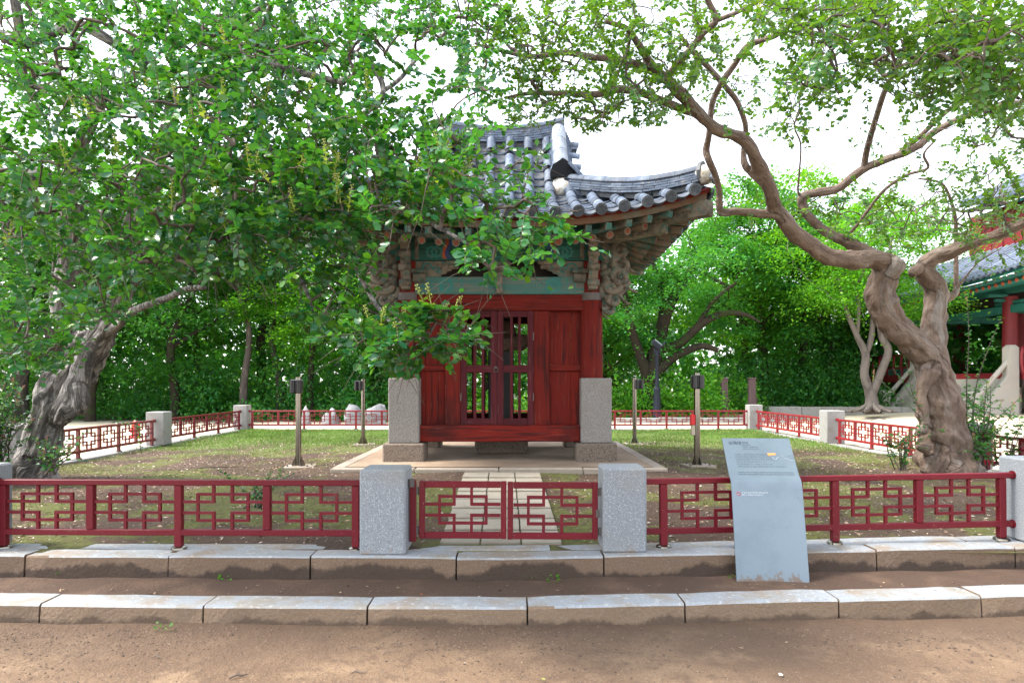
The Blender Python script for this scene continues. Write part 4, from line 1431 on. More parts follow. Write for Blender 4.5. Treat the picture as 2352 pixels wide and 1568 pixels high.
def railing(label, ax, ay, bx, by, z0a, z0b, nc, legs, m, single, ends=(True, True), posts_inset=.0, first_gap=0.0, last_gap=0.0, h=.545, zlow=.105):
    """A welded railing from a to b. legs: which uprights reach the kerb."""
    t = thing('red_railing', label, 'railing', (ax, ay, z0a), 'red lattice railings')
    L_ = math.hypot(bx - ax, by - ay)
    ang = math.atan2(by - ay, bx - ax)
    sl_ = math.atan2(z0b - z0a, L_)
    base = Matrix.Translation((ax, ay, z0a)) @ Matrix.Rotation(ang, 4, 'Z') @ Matrix.Rotation(-sl_, 4, 'Y')
    part('top_rail', MB().box(0, L_, -.028, .028, h - .044, h, .005, M=base), m, t)
    part('bottom_rail', MB().box(0, L_, -.025, .025, zlow, zlow + .048, .005, M=base), m, t)
    u = np.linspace(first_gap, L_ - last_gap, nc + 1)
    for i, x in enumerate(u):
        lo = 0.012 if i in legs else zlow + .05
        p = part('upright', MB().box(x - .029, x + .029, -.0265, .0265, lo, h - .0455, .004, M=base), m, t)
        if i in legs:
            c = base @ Vector((x, 0, .0))
            part('foot_plate', MB().tube([tuple(c + Vector((0, 0, -.004))), tuple(c + Vector((0, 0, .012))), tuple(c + Vector((0, 0, .022)))], [.062, .06, .042], 14), 'steel', p, 'auto')
    for e, on in zip((0, L_), ends):
        if on:
            for zz in (h - .02, zlow + .02):
                c, d = base @ Vector((e - (.0 if e else -.0), 0, zz)), base @ Vector((e + (.04 if e else -.04), 0, zz))
                part('rail_socket', MB().tube([tuple(c), tuple(d)], .035, 12), m, t, 'auto')
    z1 = zlow + .05
    hh = h - .046 - z1
    cache = {}
    for i in range(nc):
        w_ = u[i + 1] - u[i] - .06
        bars = cell_bars(w_, hh)
        if single:
            for k, (x0, x1, a, b) in enumerate(bars):
                key = (k, round(w_, 3))
                if key not in cache:
                    cache[key] = MB().box(x0, x1, -.0100 - .0004 * k, .0100 + .0004 * k, a, b).mesh('lattice_bar', MAT[m])
                M = base @ Matrix.Translation((u[i] + .03, 0, z1))
                o = link('lattice_bar', cache[key], t, M=M)
        else:
            q = MB()
            for k, (x0, x1, a, b) in enumerate(bars):
                q.box(x0 + u[i] + .03, x1 + u[i] + .03, -.0100 - .0004 * k, .0100 + .0004 * k, a + z1, b + z1, M=base)
            part('lattice', q, m, t)
    return t


railing('red front railing with four lattice bays to the left of the gate', -4.09, fy(-4.09), -1.165, fy(-1.16), .30, .30, 4, (0, 2, 4), 'fence', True, (True, False), 0, .04, .065)
railing('red front railing behind the grey sign to the right of the gate', 1.04, fy(1.04), 4.09, fy(4.09), .306, .334, 4, (0, 2, 4), 'fence', True, (False, True), 0, .165, .09)
railing('front railing running on out of view at the left end', -7.1, fy(-7.1), -4.45, fy(-4.45), .30, .30, 4, (0, 2, 4), 'fence', False, (True, True), 0, .05, .05)
railing('front railing running on out of view at the right end', 4.45, fy(4.45), 7.0, fy(7.0), .335, .335, 4, (0, 2, 4), 'fence', False, (True, True), 0, .05, .05)
railing('brownish left side railing half hidden by the leaning grey trunk', -7.46, 10.45, -7.59, 14.45, .30, .30, 6, (0, 2, 4, 6), 'fence_brown', False, (True, True), 0, .07, .07)
railing('red left side railing reaching the farthest left post', -7.62, 14.95, -7.76, 19.46, .30, .30, 6, (0, 2, 4, 6), 'fence', False, (True, True), 0, .07, .07)
railing('brownish left side railing nearest the camera beside the leafy suckers', -7.38, 5.9, -7.45, 9.95, .30, .30, 6, (0, 2, 4, 6), 'fence_brown', False, (True, True), 0, .07, .07)
railing('long red railing at the back of the enclosure behind the shrine', -7.55, 19.7, 6.76, 19.7, .30, .30, 19, tuple(range(0, 20, 2)), 'fence_pink', False, (True, True), 0, .06, .06)
railing('sunlit right side railing reaching the farthest right post', 7.0, 19.46, 7.09, 15.41, .30, .30, 6, (0, 2, 4, 6), 'fence_pink', False, (True, True), 0, .08, .08)
railing('sunlit right side railing crossing behind the thick crooked trunk', 7.11, 14.89, 7.18, 10.9, .30, .30, 6, (0, 2, 4, 6), 'fence_pink', False, (True, True), 0, .08, .08)
railing('red right side railing nearest the camera beyond the thick trunk', 7.19, 10.4, 7.23, 6.2, .30, .30, 6, (0, 2, 4, 6), 'fence', False, (True, True), 0, .08, .08)


def gate_leaf(label, xa, xb, y, z0, sag, hinge_left):
    t = thing('gate_leaf', label, 'gate', (xa if hinge_left else xb, y, z0), 'red gate leaves')
    L_ = xb - xa
    base = Matrix.Translation((xa, y, z0)) @ Matrix.Rotation(sag, 4, 'Y')
    h, zl = .535, .09
    part('top_rail', MB().box(.045, L_ - .045, -.02, .02, h - .048, h, .004, M=base), 'fence', t)
    part('bottom_rail', MB().box(.045, L_ - .045, -.02, .02, zl, zl + .048, .004, M=base), 'fence', t)
    for a in (0, L_ - .044):
        part('stile', MB().box(a, a + .044, -.021, .021, zl - .002, h + .002, .004, M=base), 'fence', t)
    w_, z1 = L_ - .092, zl + .049
    for k, (x0, x1, a, b) in enumerate(cell_bars(w_, h - .049 - z1)):
        me = MB().box(x0, x1, -.0100 - .0004 * k, .0100 + .0004 * k, a, b).mesh('lattice_bar', MAT['fence'])
        link('lattice_bar', me, t, M=base @ Matrix.Translation((.046, 0, z1)))
    for zz in (.15, .46):
        c = base @ Vector((-.02 if hinge_left else L_ + .02, -.0, zz))
        part('hinge', MB().tube([tuple(c + Vector((0, 0, -.03))), tuple(c + Vector((0, 0, .03)))], .016, 10), 'iron', t)
    return t


q = thing('hinge_post', 'slim red iron post that carries the left gate leaf beside the granite post', 'gate post', (-.77, 5.36, .30))
part('upright', MB().box(-.802, -.752, 5.335, 5.385, .37, .85, .004), 'fence', q)
part('knuckle', MB().tube([(-.79, 5.33, .80), (-.79, 5.33, .86)], .03, 10), 'iron', q)
gate_leaf('left red gate leaf with a lattice rectangle in front of the slab path', -.728, -.045, 5.36, .305, .004, True)
gate_leaf('right red gate leaf with a lattice rectangle, sagging slightly towards its lock', -.036, .672, 5.36, .298, .003, False)
q = MB().box(.655, .685, 5.33, 5.337, .56, .62, .003)
o = solo('gate_latch', q, 'iron', 'small iron latch on the outer edge of the right red gate leaf', 'latch', (.67, 5.33, .59))

# ------------------------------------------------------------------ information sign
SX0, SW = 1.935, .53
SROT = R(3)
sg = thing('information_sign', 'bent blue-grey metal information sign standing in front of the right railing', 'sign', (SX0, 5.06, .10))
base = Matrix.Translation((SX0, 5.045, .10)) @ Matrix.Rotation(-SROT, 4, 'Z')
pr = [(0, -.03), (.035, .15), (.165, .715)]
pr_c = [(.165, .715), (.172, .742), (.186, .765), (.208, .783), (.235, .797)]
pr_t = [(.235, .797), (.492, .948)]
prof_ = [(0, -.04), (.17 * .72 / .78, .70), (.172, .742), (.184, .764), (.206, .782), (.230, .798), (.45, 1.065)]
q = MB()
th = .012
pp = np.array(prof_)
tn = np.gradient(pp, axis=0)
tn /= np.linalg.norm(tn, axis=1, keepdims=True)
nb = np.stack([tn[:, 1], -tn[:, 0]], 1)        # towards the back
def srow(x, off):
    p = pp + nb * off
    return np.array([tuple(base @ Vector((x, a, b))) for a, b in p])
L0, L1, B0, B1 = srow(-SW / 2, 0), srow(SW / 2, 0), srow(-SW / 2, th), srow(SW / 2, th)
q.strip([L0, L1])
me = part('panel', q, 'sign', sg, 'auto')
q = MB().strip([B1, B0])
q.strip([L1 + 0, B1])
q.strip([B0, L0])
q.add([L0[-1], L1[-1], B1[-1], B0[-1]], [(0, 1, 2, 3)])
part('panel_back', q, 'sign_edge', sg, 'auto')
for u_, v_ in ((-.235, .50), (.236, .84)):
    pass

_fonts = {}
def text_mesh(body, size, align='LEFT'):
    cu = bpy.data.curves.new('lettering', 'FONT')
    cu.body = body
    cu.size = size
    cu.align_x = align
    cu.resolution_u = 3
    cu.fill_mode = 'FRONT'
    ob = bpy.data.objects.new('lettering', cu)
    C.objects.link(ob)
    dg = bpy.context.evaluated_depsgraph_get()
    me = bpy.data.meshes.new_from_object(ob.evaluated_get(dg))
    bpy.data.objects.remove(ob)
    bpy.data.curves.remove(cu)
    return me


p0_, p1_ = np.array(prof_[-2]), np.array(prof_[-1])
slope = (p1_ - p0_) / np.linalg.norm(p1_ - p0_)
SL = np.linalg.norm(p1_ - p0_)
TOPM = base @ Matrix(((1, 0, 0, 0), (0, slope[0], -slope[1], p0_[0]), (0, slope[1], slope[0], p0_[1]), (0, 0, 0, 1)))
v0, v1 = np.array(prof_[0]), np.array(prof_[1])
vs = (v1 - v0) / np.linalg.norm(v1 - v0)
LOWM = base @ Matrix(((1, 0, 0, 0), (0, vs[0], -vs[1], v0[0]), (0, vs[1], vs[0], v0[1]), (0, 0, 0, 1)))


def on_sign(me, m, x, y, name='lettering', M0=None, lift=.0015, bold=0):
    me.materials.clear()
    me.materials.append(MAT[m])
    me.name = name
    return link(name, me, sg, M=(M0 or TOPM) @ Matrix.Translation((x, y, lift)))


hw = SW / 2
for dx in (0, .001, .002):
    on_sign(text_mesh('오목대', .036), 'ink', -hw + .042 + dx, SL - .060, lift=.0015 + dx * .1)
on_sign(MB().box(0, .0016, 0, .026, 0, .0002).mesh('printed_rule', None), 'ink', -hw + .135, SL - .062, 'printed_rule')
for dx in (0, .0006):
    on_sign(text_mesh('태조를', .019), 'ink', -hw + .147 + dx, SL - .050, lift=.0015 + dx * .1)
on_sign(text_mesh('Omokdae', .0155), 'ink', -hw + .147, SL - .070)
on_sign(text_mesh('전라북도 기념물 제16호', .0125), 'ink', -hw + .147, SL - .090)
on_sign(text_mesh('Jeollabuk-do Monument No. 16', .0105), 'ink', -hw + .147, SL - .108)
ko = ['오목대는 고려 우왕 6년 운봉 황산에서', '왜군을 무찌르고 돌아가던 이성계 장군이', '이곳에서 승전을 자축하는 연회를 열었던', '곳이다. 조선 왕조를 개국하고 나서', '여기에 정자를 짓고 이름을 오목대라 했다.', '고종이 친필로 쓴 태조고황제주필유지 비가 세워져 있다']
for i, k in enumerate(ko):
    on_sign(text_mesh(k, .0165), 'ink_faint', -hw + .075, SL - .162 - .0225 * i)
en = ['Omokdae is where Yi Seong-gye stayed for certain time while he was returning trium-', 'phantly after defeating Japanese pirates at Hwangsan. The monument was erected in', '1900 and King Gojong (reigned 1863-1907) himself wrote the inscription, 「Taejogo', 'hwangjejupilyuji」 to memorialize the event.']
for i, k in enumerate(en):
    for dx in (0, .0004):
        m_ = text_mesh(k, .0132)
        wdt = max(v.co.x for v in m_.vertices)
        if i < 3:
            for v in m_.vertices:
                v.co.x *= .425 / wdt
        on_sign(m_, 'ink', -hw + .072 + dx, SL - .325 - .0185 * i + (SL - .31 < 0) * 0, lift=.0015 + dx * .1)
q = MB().add([(0, 0, 0), (.062, 0, 0), (.062, .016, 0), (0, .016, 0)], [(0, 1, 2, 3)])
q.add([(.006, 0, 0), (.018, 0, 0), (.012, -.018, 0)], [(2, 1, 0)])
on_sign(q.mesh('map_marker', None), 'ink_orange', hw - .20, SL - .16, 'map_marker')
mp = [[(-.005, -.03), (.01, -.05), (.022, -.052), (.035, -.035), (.045, -.03)], [(.058, -.012), (.085, -.03), (.11, -.048), (.135, -.062), (.145, -.058)]]
for l in mp:
    q = MB().tube([(a, b, 0) for a, b in spline(np.array(l), 5)], .0011, 4)
    on_sign(q.mesh('map_line', None), 'ink_white', hw - .165, SL - .15, 'map_line')
for l in ([(-.02, -.02), (-.012, -.045), (.0, -.065), (.012, -.06)], [(.05, 0), (.08, -.03), (.12, -.022), (.155, -.01)], [(.13, -.045), (.155, -.035), (.165, -.02)], [(.165, -.06), (.17, -.075), (.165, -.085)]):
    q = MB().tube([(a, b, 0) for a, b in spline(np.array(l), 5)], .0007, 4)
    on_sign(q.mesh('map_line', None), 'ink_faint', hw - .165, SL - .15, 'map_line')
# no-smoking roundel and two worn lines below the bend
a = np.linspace(0, 2 * math.pi, 33)
lz = np.linalg.norm(v1 - v0)
q = MB().strip([np.stack([.0115 * np.cos(a), .0115 * np.sin(a), 0 * a], 1), np.stack([.0148 * np.cos(a), .0148 * np.sin(a), 0 * a], 1)])
q.add([(-.0095, .0075, .0001), (-.0075, .0095, .0001), (.0095, -.0075, .0001), (.0075, -.0095, .0001)], [(0, 1, 2, 3), (3, 2, 1, 0)])
on_sign(q.mesh('no_smoking_sign', None), 'ink_red', -hw + .05, lz - .035, 'no_smoking_sign', LOWM)
q = MB().add([(-.008, -.0045, 0), (.006, -.0045, 0), (.006, -.001, 0), (-.008, -.001, 0)], [(0, 1, 2, 3)])
on_sign(q.mesh('cigarette_mark', None), 'ink_white', -hw + .05, lz - .035, 'cigarette_mark', LOWM)
on_sign(text_mesh('이 곳은 금연구역으로 지정되었으며', .0135), 'ink_white', -hw + .073, lz - .031, 'lettering', LOWM)
on_sign(text_mesh('흡연 시 과태료가 부과됩니다', .0135), 'ink_white', -hw + .073, lz - .048, 'lettering', LOWM)
a = np.linspace(0, 2 * math.pi, 13)[:-1]
for M0, x, y in ((TOPM, -hw + .035, SL - .185), (TOPM, hw - .012, SL - .012), (LOWM, hw - .035, lz - .06), (LOWM, .13, lz - .28)):
    q = MB().add([(.003 * math.cos(k), .003 * math.sin(k), 0) for k in a], [tuple(range(12))])
    on_sign(q.mesh('rivet_mark', None), 'ink', x, y, 'rivet_mark', M0)


# ------------------------------------------------------------------ sensor poles
def sensor_pole(px, y, ztop, rad, label, side, red_box=False):
    x = (px - 1176) / F * y
    z0 = float(ground_in(np.array(x), np.array(y)))
    t = thing('sensor_pole', label, 'sensor pole', (x, y, z0), 'sensor poles around the shrine')
    part('shaft', MB().tube([(x, y, z0 + .01), (x, y, ztop)], rad, 18), 'steel', t, 'auto')
    part('cap', MB().tube([(x, y, ztop + .001), (x, y, ztop + .012), (x, y, ztop + .016)], [rad * 1.05, rad * 1.05, rad * .6], 18), 'steel', t, 'auto')
    w_ = rad * 2.1
    hx = x + side * (rad + w_ * .45)
    if side == 0:
        hx = x - .01
    hy = y - .05 if side == 0 else y - .005
    q = MB().box(hx - w_, hx + w_, hy - .06, hy + .05, ztop - .225, ztop - .02, .022)
    hd = part('sensor_head', q, 'black_plastic', t)
    q = MB().tube([(hx - w_ * .5, hy - .05, ztop - .215), (hx - w_ * .5, hy - .05, ztop - .03)], w_ * .46, 12)
    q.tube([(hx + w_ * .5, hy - .05, ztop - .215), (hx + w_ * .5, hy - .05, ztop - .03)], w_ * .46, 12)
    part('lens_cover', q, 'black_plastic', hd, 'auto')
    bp = part('base_plate', MB().box(x - .2, x + .24, y - .16, y + .2, z0 - .04, z0 + .022, .012, rz=.15), 'rim', t)
    for k in range(4):
        an = k * math.pi / 2 + .5
        c, s_ = math.cos(an), math.sin(an)
        M = Matrix.Translation((x, y, z0 + .022)) @ Matrix.Rotation(an, 4, 'Z')
        q = MB().prism([(rad * .9, 0), (rad * 2.3, 0), (rad * 2.2, .02), (rad * 1.0, .15)], -.004, .004)
        q.v = [v @ np.array(M.to_3x3()).T + np.array(M.translation) for v in q.v]
        part('gusset', q, 'steel', bp)
    for dx, dy in ((-.13, -.1), (.16, -.1), (.16, .12), (-.13, .12)):
        part('anchor_bolt', MB().tube([(x + dx, y + dy, z0 + .02), (x + dx, y + dy, z0 + .045)], .014, 6), 'iron', bp)
    if red_box:
        bx = x - rad - .02
        b = part('signal_box', MB().box(bx - .04, bx + .03, y - .05, y + .03, z0 + .62, z0 + .78, .012), 'signal_red', t)
        part('junction_box', MB().box(bx - .03, bx + .03, y - .045, y + .02, z0 + .46, z0 + .617, .01), 'beige', t)
        for zz in (.50, .60):
            part('pole_strap', MB().tube([(x, y, z0 + zz), (x, y, z0 + zz + .012)], rad * 1.08, 18), 'steel', t)
    return t


sensor_pole(685.5, 10.1, 1.69, .043, 'nearer left steel sensor pole with a black head, standing on the bare soil', 0)
sensor_pole(834, 14.0, 1.69, .043, 'farther left steel sensor pole with its black head on the left side', -1)
sensor_pole(1601, 10.3, 1.755, .046, 'nearer right steel sensor pole with a red box strapped to its side', 0, True)
sensor_pole(1457.5, 14.2, 1.72, .045, 'farther right steel sensor pole with its black head on the right side', 1)

# ------------------------------------------------------------------ beyond the railings
def tw(px, py, z):
    """The place at height z seen at a pixel of the 2352-wide photograph."""
    d = (CAMZ - z) * F / (py - 882.0)
    return (px - 1176) / F * d, d


# floodlight on a dark lamp post
x, y = (1509 - 1176) / F * 24.0, 24.0
lp = thing('floodlight_post', 'dark blue lamp post with a tilted floodlight in front of the spreading tree', 'lamp post', (x, y, .3))
part('base', MB().tube([(x, y, .25), (x, y, .45), (x, y, 1.35), (x, y, 1.42), (x, y, 1.5)], [.17, .14, .11, .13, .09], 14), 'lamp_paint', lp, 'auto')
part('pole', MB().tube([(x, y, 1.5), (x, y, 2.6), (x, y, 2.64), (x, y, 2.72)], [.075, .06, .085, .05], 12), 'lamp_paint', lp, 'auto')
part('bracket', MB().box(x - .12, x + .12, y - .05, y + .05, 2.70, 2.9, .02), 'lamp_paint', lp)
M = Matrix.Translation((x - .02, y - .08, 3.0)) @ Matrix.Rotation(R(38), 4, 'Y') @ Matrix.Rotation(R(20), 4, 'X')
hd = part('floodlight', MB().box(-.19, .19, -.13, .13, -.10, .08, .03, M=M), 'lamp_paint', lp)
part('lens', MB().box(-.16, .16, -.10, .10, .081, .10, .005, M=M), 'lamp_glass', hd)
part('visor', MB().box(.15, .20, -.13, .13, .09, .24, .01, M=M), 'lamp_paint', hd)

# two dark newel posts and treads of a wooden stairway going down
for px, lab in ((1664, 'left dark timber newel post at the head of the wooden stairway'), (1728, 'right dark timber newel post at the head of the wooden stairway')):
    yy = 25.0
    x = (px - 1176) / F * yy
    t = thing('newel_post', lab, 'timber post', (x, yy, .35), 'stairway newel posts')
    part('shaft', MB().box(x - .13, x + .1, yy - .12, yy + .12, .3, 1.78, .015), 'old_post', t)
    part('cap', MB().box(x - .145, x + .115, yy - .135, yy + .135, 1.782, 1.84, .012), 'old_post', t)
    part('brace', MB().beam((x + .17, yy + .2, .3), (x + .14, yy + .05, 1.1), .12, .12), 'old_post', t)
t = thing('timber_edging', 'low weathered timber step edging between the two dark newel posts', 'step', (8.2, 24.8, .3))
part('beam', MB().box(7.2, 9.6, 24.5, 24.7, .28, .42, .01), 'stele_cap', t)
part('beam', MB().box(7.2, 9.6, 24.75, 24.95, .34, .5, .01), 'stele_cap', t)

# low stone wall along the far side of the yard
t = thing('low_wall', 'long low grey stone wall along the wooded edge of the sandy yard', 'wall', (14, 26, .3))
xs_ = np.linspace(9.8, 17.4, 7)
for a, b in zip(xs_[:-1], xs_[1:]):
    part('wall_stone', MB().box(a + .01, b - .01, 26.0 + .1 * RNG.random(), 26.6, .25, .72 + .04 * RNG.random(), .02), 'granite_side', t)
xs_ = np.linspace(3.6, 9.6, 5)
t = thing('low_kerb', 'low grey stone edging behind the back railing near the lamp post', 'edging', (5.5, 23.5, .3))
for a, b in zip(xs_[:-1], xs_[1:]):
    part('edging_stone', MB().box(a + .01, b - .01, 23.5 + .1 * RNG.random(), 23.9, .2, .42 + .03 * RNG.random(), .02), 'granite_side', t)
for i, (px, w_) in enumerate(((1868 + 180, 90), (1868 + 65, 70))):
    pass
# pale rocks behind the back railing
RK = ['pale rock leftmost of the four behind the back railing', 'small pale rock second of the four behind the back railing', 'broad pale rock third of the four behind the back railing', 'tall pale rock behind the back railing nearest the shrine']
for i, (px, w_, h_) in enumerate(((703, .28, .52), (760, .42, .5), (812, .5, .58), (862, .62, .72))):
    yy = 22.6
    x = (px - 1176) / F * yy
    q = MB()
    nu, nv = 12, 8
    rows = []
    for a in range(nv + 1):
        ph = -math.pi / 2 + math.pi * a / nv
        r = []
        for b in range(nu):
            th_ = 2 * math.pi * b / nu
            d = Vector((math.cos(ph) * math.cos(th_), math.cos(ph) * math.sin(th_), math.sin(ph)))
            s_ = 1 + .45 * mnoise.noise(d * 1.4 + Vector((i * 7.1, 3, 1)))
            r.append((x + w_ * .62 * d.x * s_, yy + w_ * .5 * d.y * s_, .28 + max(-.1, h_ * d.z * s_)))
        rows.append(r)
    q.strip(rows, True)
    solo('rock', q, 'rock', RK[i], 'rock', (x, yy, .28), 'pale rocks behind the back railing', 'auto')
# red standpipe on the left
x, y = (311 - 1176) / F * 17.0, 17.0
t = thing('red_standpipe', 'small bright red standpipe with a pointed cap beyond the left railing', 'standpipe', (x, y, .26))
part('pipe', MB().tube([(x, y, .24), (x, y, .30), (x, y, .34), (x, y, .56)], [.14, .14, .085, .085], 14), 'signal_red', t, 'auto')
part('cap', MB().tube([(x, y, .561), (x, y, .60), (x, y, .65), (x, y, .71)], [.11, .10, .07, .02], 14), 'signal_red', t, 'auto')
part('outlet', MB().tube([(x, y, .45), (x - .02, y - .15, .45)], .05, 10), 'signal_red', t, 'auto')

# ------------------------------------------------------------------ pavilion on the right
pv = thing('pavilion', 'two-tiered red and teal pavilion with a raised floor behind the crooked tree', 'pavilion', (21, 26, .4))
FL = 2.0
Z0, Z1 = 19.0, 33.4
part('floor', MB().box(17.5, 26, Z0, Z1, FL - .22, FL, .02), 'pav_red', pv)
part('floor_beam', MB().box(17.52, 26, Z0 + .1, Z1 - .1, FL - .5, FL - .222), 'pav_dark', pv)
cz = [20.2, 24.6, 29.0, 33.0]
for i, yy in enumerate(cz):
    for xx_ in (17.95, 21.6, 25.4):
        c = part('column', MB().tube([(xx_, yy, FL), (xx_, yy, FL + .5), (xx_, yy, 4.75)], [.26, .25, .235], 18), 'pav_red', pv, 'auto')
        part('stone_pier', MB().box(xx_ - .25, xx_ + .25, yy - .25, yy + .25, .3, FL - .505, .03), 'pav_stone', pv)
        if xx_ < 18:
            for k, (dz, l) in enumerate(((4.55, .55), (4.72, .8))):
                part('bracket_arm', MB().box(xx_ - l, xx_ - .1, yy - .07, yy + .07, dz, dz + .12, .02), 'pav_teal', c)
            part('bracket_arm', MB().box(xx_ - .08, xx_ + .08, yy - .7, yy + .7, 4.45, 4.6, .03), 'pav_teal', c)
for xx_ in (17.95, 25.4):
    part('tie_beam', MB().box(xx_ - .13, xx_ + .13, Z0 + 1, Z1 - .3, 4.15, 4.44, .02), 'pav_teal', pv)
    part('eave_beam', MB().box(xx_ - .16, xx_ + .16, Z0 + 1, Z1 - .3, 4.86, 5.2, .02), 'pav_teal', pv)
for yy in cz:
    part('tie_beam', MB().box(18.1, 25.2, yy - .12, yy + .12, 4.15, 4.42, .02), 'pav_teal', pv)
part('ceiling', MB().box(17.9, 25.5, Z0 + .8, Z1 - .2, 4.9, 4.95), 'pav_dark', pv)
# painted squares along the tie beam
for k in range(14):
    yy = 20.8 + k * .9
    q = MB().box(17.812, 17.818, yy, yy + .14, 4.2, 4.4)
    part('painted_square', q, 'motif_teal', pv)
# railings at the floor edge
def pav_rail(ya, yb):
    n = int((yb - ya) / .55)
    r_ = part('balustrade', MB().box(17.36, 17.44, ya, yb, FL + .86, FL + .93, .02), 'pav_red', pv)
    part('lower_board', MB().box(17.38, 17.43, ya, yb, FL - .32, FL + .32, .01), 'pav_red', r_)
    part('mid_rail', MB().box(17.37, 17.44, ya, yb, FL + .325, FL + .38, .01), 'pav_red', r_)
    for i in range(n + 1):
        yy = ya + (yb - ya) * i / n
        t_ = np.linspace(0, 1, 6)
        pts = np.stack([17.42 - .10 * np.sin(t_ * 2.6), np.full(6, yy), FL - .1 + .96 * t_], 1)
        part('baluster', MB().tube(pts, .055, 6), 'pav_red', r_, True)
        if i < n:
            a_ = np.linspace(0, 2 * math.pi, 13)[:-1]
            c = (yy + (yb - ya) / n / 2, FL + .14)
            part('teal_panel', MB().box(17.365, 17.379, yy + .11, yy + (yb - ya) / n - .11, FL + .01, FL + .27), 'motif_teal', r_)
            q = MB().add([(17.362, c[0] + .13 * math.cos(k) * abs(math.cos(k)), c[1] + .05 * math.sin(k)) for k in a_], [tuple(range(12))])
            part('lens_motif', q, 'black_plastic', r_)
pav_rail(19.0, 23.2)
pav_rail(29.2, 33.4)
# lower roof, left slope with rows of tiles, and under it the rafters
def lower_roof(u, v):
    """u: along the eave 0..1, v: up the slope 0..1"""
    yy = 18.4 + 15.8 * u
    e = .55 * abs(2 * u - 1) ** 3
    return np.array((15.75 + 2.85 * v, yy, 5.12 + e * (1 - v) + 1.6 * v ** 1.2))
q = MB()
q.strip([[lower_roof(u, v) for u in np.linspace(0, 1, 25)] for v in np.linspace(0, 1, 8)][::-1])
q.strip([[lower_roof(u, v) - (0, 0, .14) for u in np.linspace(0, 1, 25)] for v in np.linspace(0, 1, 8)])
rl = part('lower_roof', q, 'tile_dark', pv, True)
for k in range(50):
    u = (k + .5) / 50
    pts = np.array([lower_roof(u, v) + (0, 0, .05) for v in np.linspace(0, .98, 11)])
    q = MB()
    for a_, b_ in zip(pts[:-1], pts[1:]):
        q.tube([a_, b_], [.095, .082], 8)
    part('tile_row', q, 'pav_tile', rl, 'auto')
    e = lower_roof(u, 0)
    part('painted_rafter', MB().tube([e + (.55, 0, -.24), e + (2.2, 0, .02)], .075, 8), 'pav_teal', rl)
    part('rafter_end', MB().tube([e + (.53, 0, -.243), e + (.549, 0, -.24)], .068, 10), 'motif_orange', rl)
    part('flying_rafter', MB().beam(e + (.15, .15, -.17), e + (1.2, .15, -.06), .1, .1), 'pav_teal', rl)
    part('rafter_end', MB().beam(e + (.142, .15, -.17), e + (.149, .15, -.17), .08, .08), 'flower_pale', rl)
q = MB().strip([[lower_roof(u, .045) + (0, 0, z) for u in np.linspace(0, 1, 25)] for z in (-.13, -.02)])
q.strip([[lower_roof(u, .2) + (0, 0, z) for u in np.linspace(0, 1, 25)] for z in (-.36, -.24)])
part('eave_board', q, 'pav_teal', rl)
# upper wall and upper roof
part('upper_wall', MB().box(18.55, 25, 18.6, 27.6, 6.5, 8.3), 'pav_red', pv)
for k in range(16):
    yy = 18.6 + k * .6
    part('wall_batten', MB().box(18.51, 18.549, yy - .04, yy + .04, 6.6, 8.25), 'pav_red', pv)
def upper_roof(u, v):
    yy = 16.5 + 10.6 * u
    return np.array((17.9 + 3.4 * v, yy, 8.3 + .35 * abs(2 * u - 1) ** 3 * (1 - v) + 2.0 * v ** 1.2))
q = MB()
q.strip([[upper_roof(u, v) for u in np.linspace(0, 1, 17)] for v in np.linspace(0, 1, 8)][::-1])
q.strip([[upper_roof(u, v) - (0, 0, .16) for u in np.linspace(0, 1, 17)] for v in np.linspace(0, 1, 8)])
ru = part('upper_roof', q, 'tile_dark', pv, True)
for k in range(34):
    u = (k + .5) / 34
    pts = np.array([upper_roof(u, v) + (0, 0, .05) for v in np.linspace(0, .98, 11)])
    q = MB()
    for a_, b_ in zip(pts[:-1], pts[1:]):
        q.tube([a_, b_], [.095, .082], 8)
    part('tile_row', q, 'pav_tile', ru, 'auto')
    e = upper_roof(u, 0)
    part('flying_rafter', MB().beam(e + (.1, 0, -.2), e + (.9, 0, -.02), .1, .1), 'pav_teal', ru)
q = MB().tube([upper_roof(1, v) + (0, .08, .12) for v in np.linspace(0, 1, 9)], .14, 8)
part('verge_ridge', q, 'pav_tile', ru, 'auto')
# stone stairs going down towards the yard
nst = 9
for i in range(nst):
    xa = 17.45 - (i) * .165
    part('stair_step', MB().box(xa - .175, xa, 23.75 + .0 * i, 28.85, .3, FL - .04 - (i + 1) * .165, .012), 'pav_stone', pv)
for yy in (23.55, 29.05):
    top, bot = np.array((17.3, yy, FL)), np.array((15.95, yy, .50))
    ss = part('stair_side', MB().prism([(17.38, .3), (17.38, FL + .02), (17.1, FL - .02), (15.9, .48), (15.9, .3)], yy - .16, yy + .16), 'pav_stone', pv)
    part('handrail', MB().tube([top + (0, 0, .62), bot + (0, 0, .55)], .085, 10), 'pav_stone', ss, 'auto')
    for p, h_ in ((top, .95), (bot, .85)):
        q = MB().tube([p + (-.1, 0, -.2), p + (-.1, 0, h_ - .1), p + (-.1, 0, h_)], [.24, .24, .14], 4, phase=math.pi / 4)
        part('newel', q, 'pav_stone', ss)
# hanging name board on a pillar
cb = part('name_board', MB().box(17.62, 17.67, 32.55, 32.85, 2.5, 4.1, .01), 'black_plastic', pv)


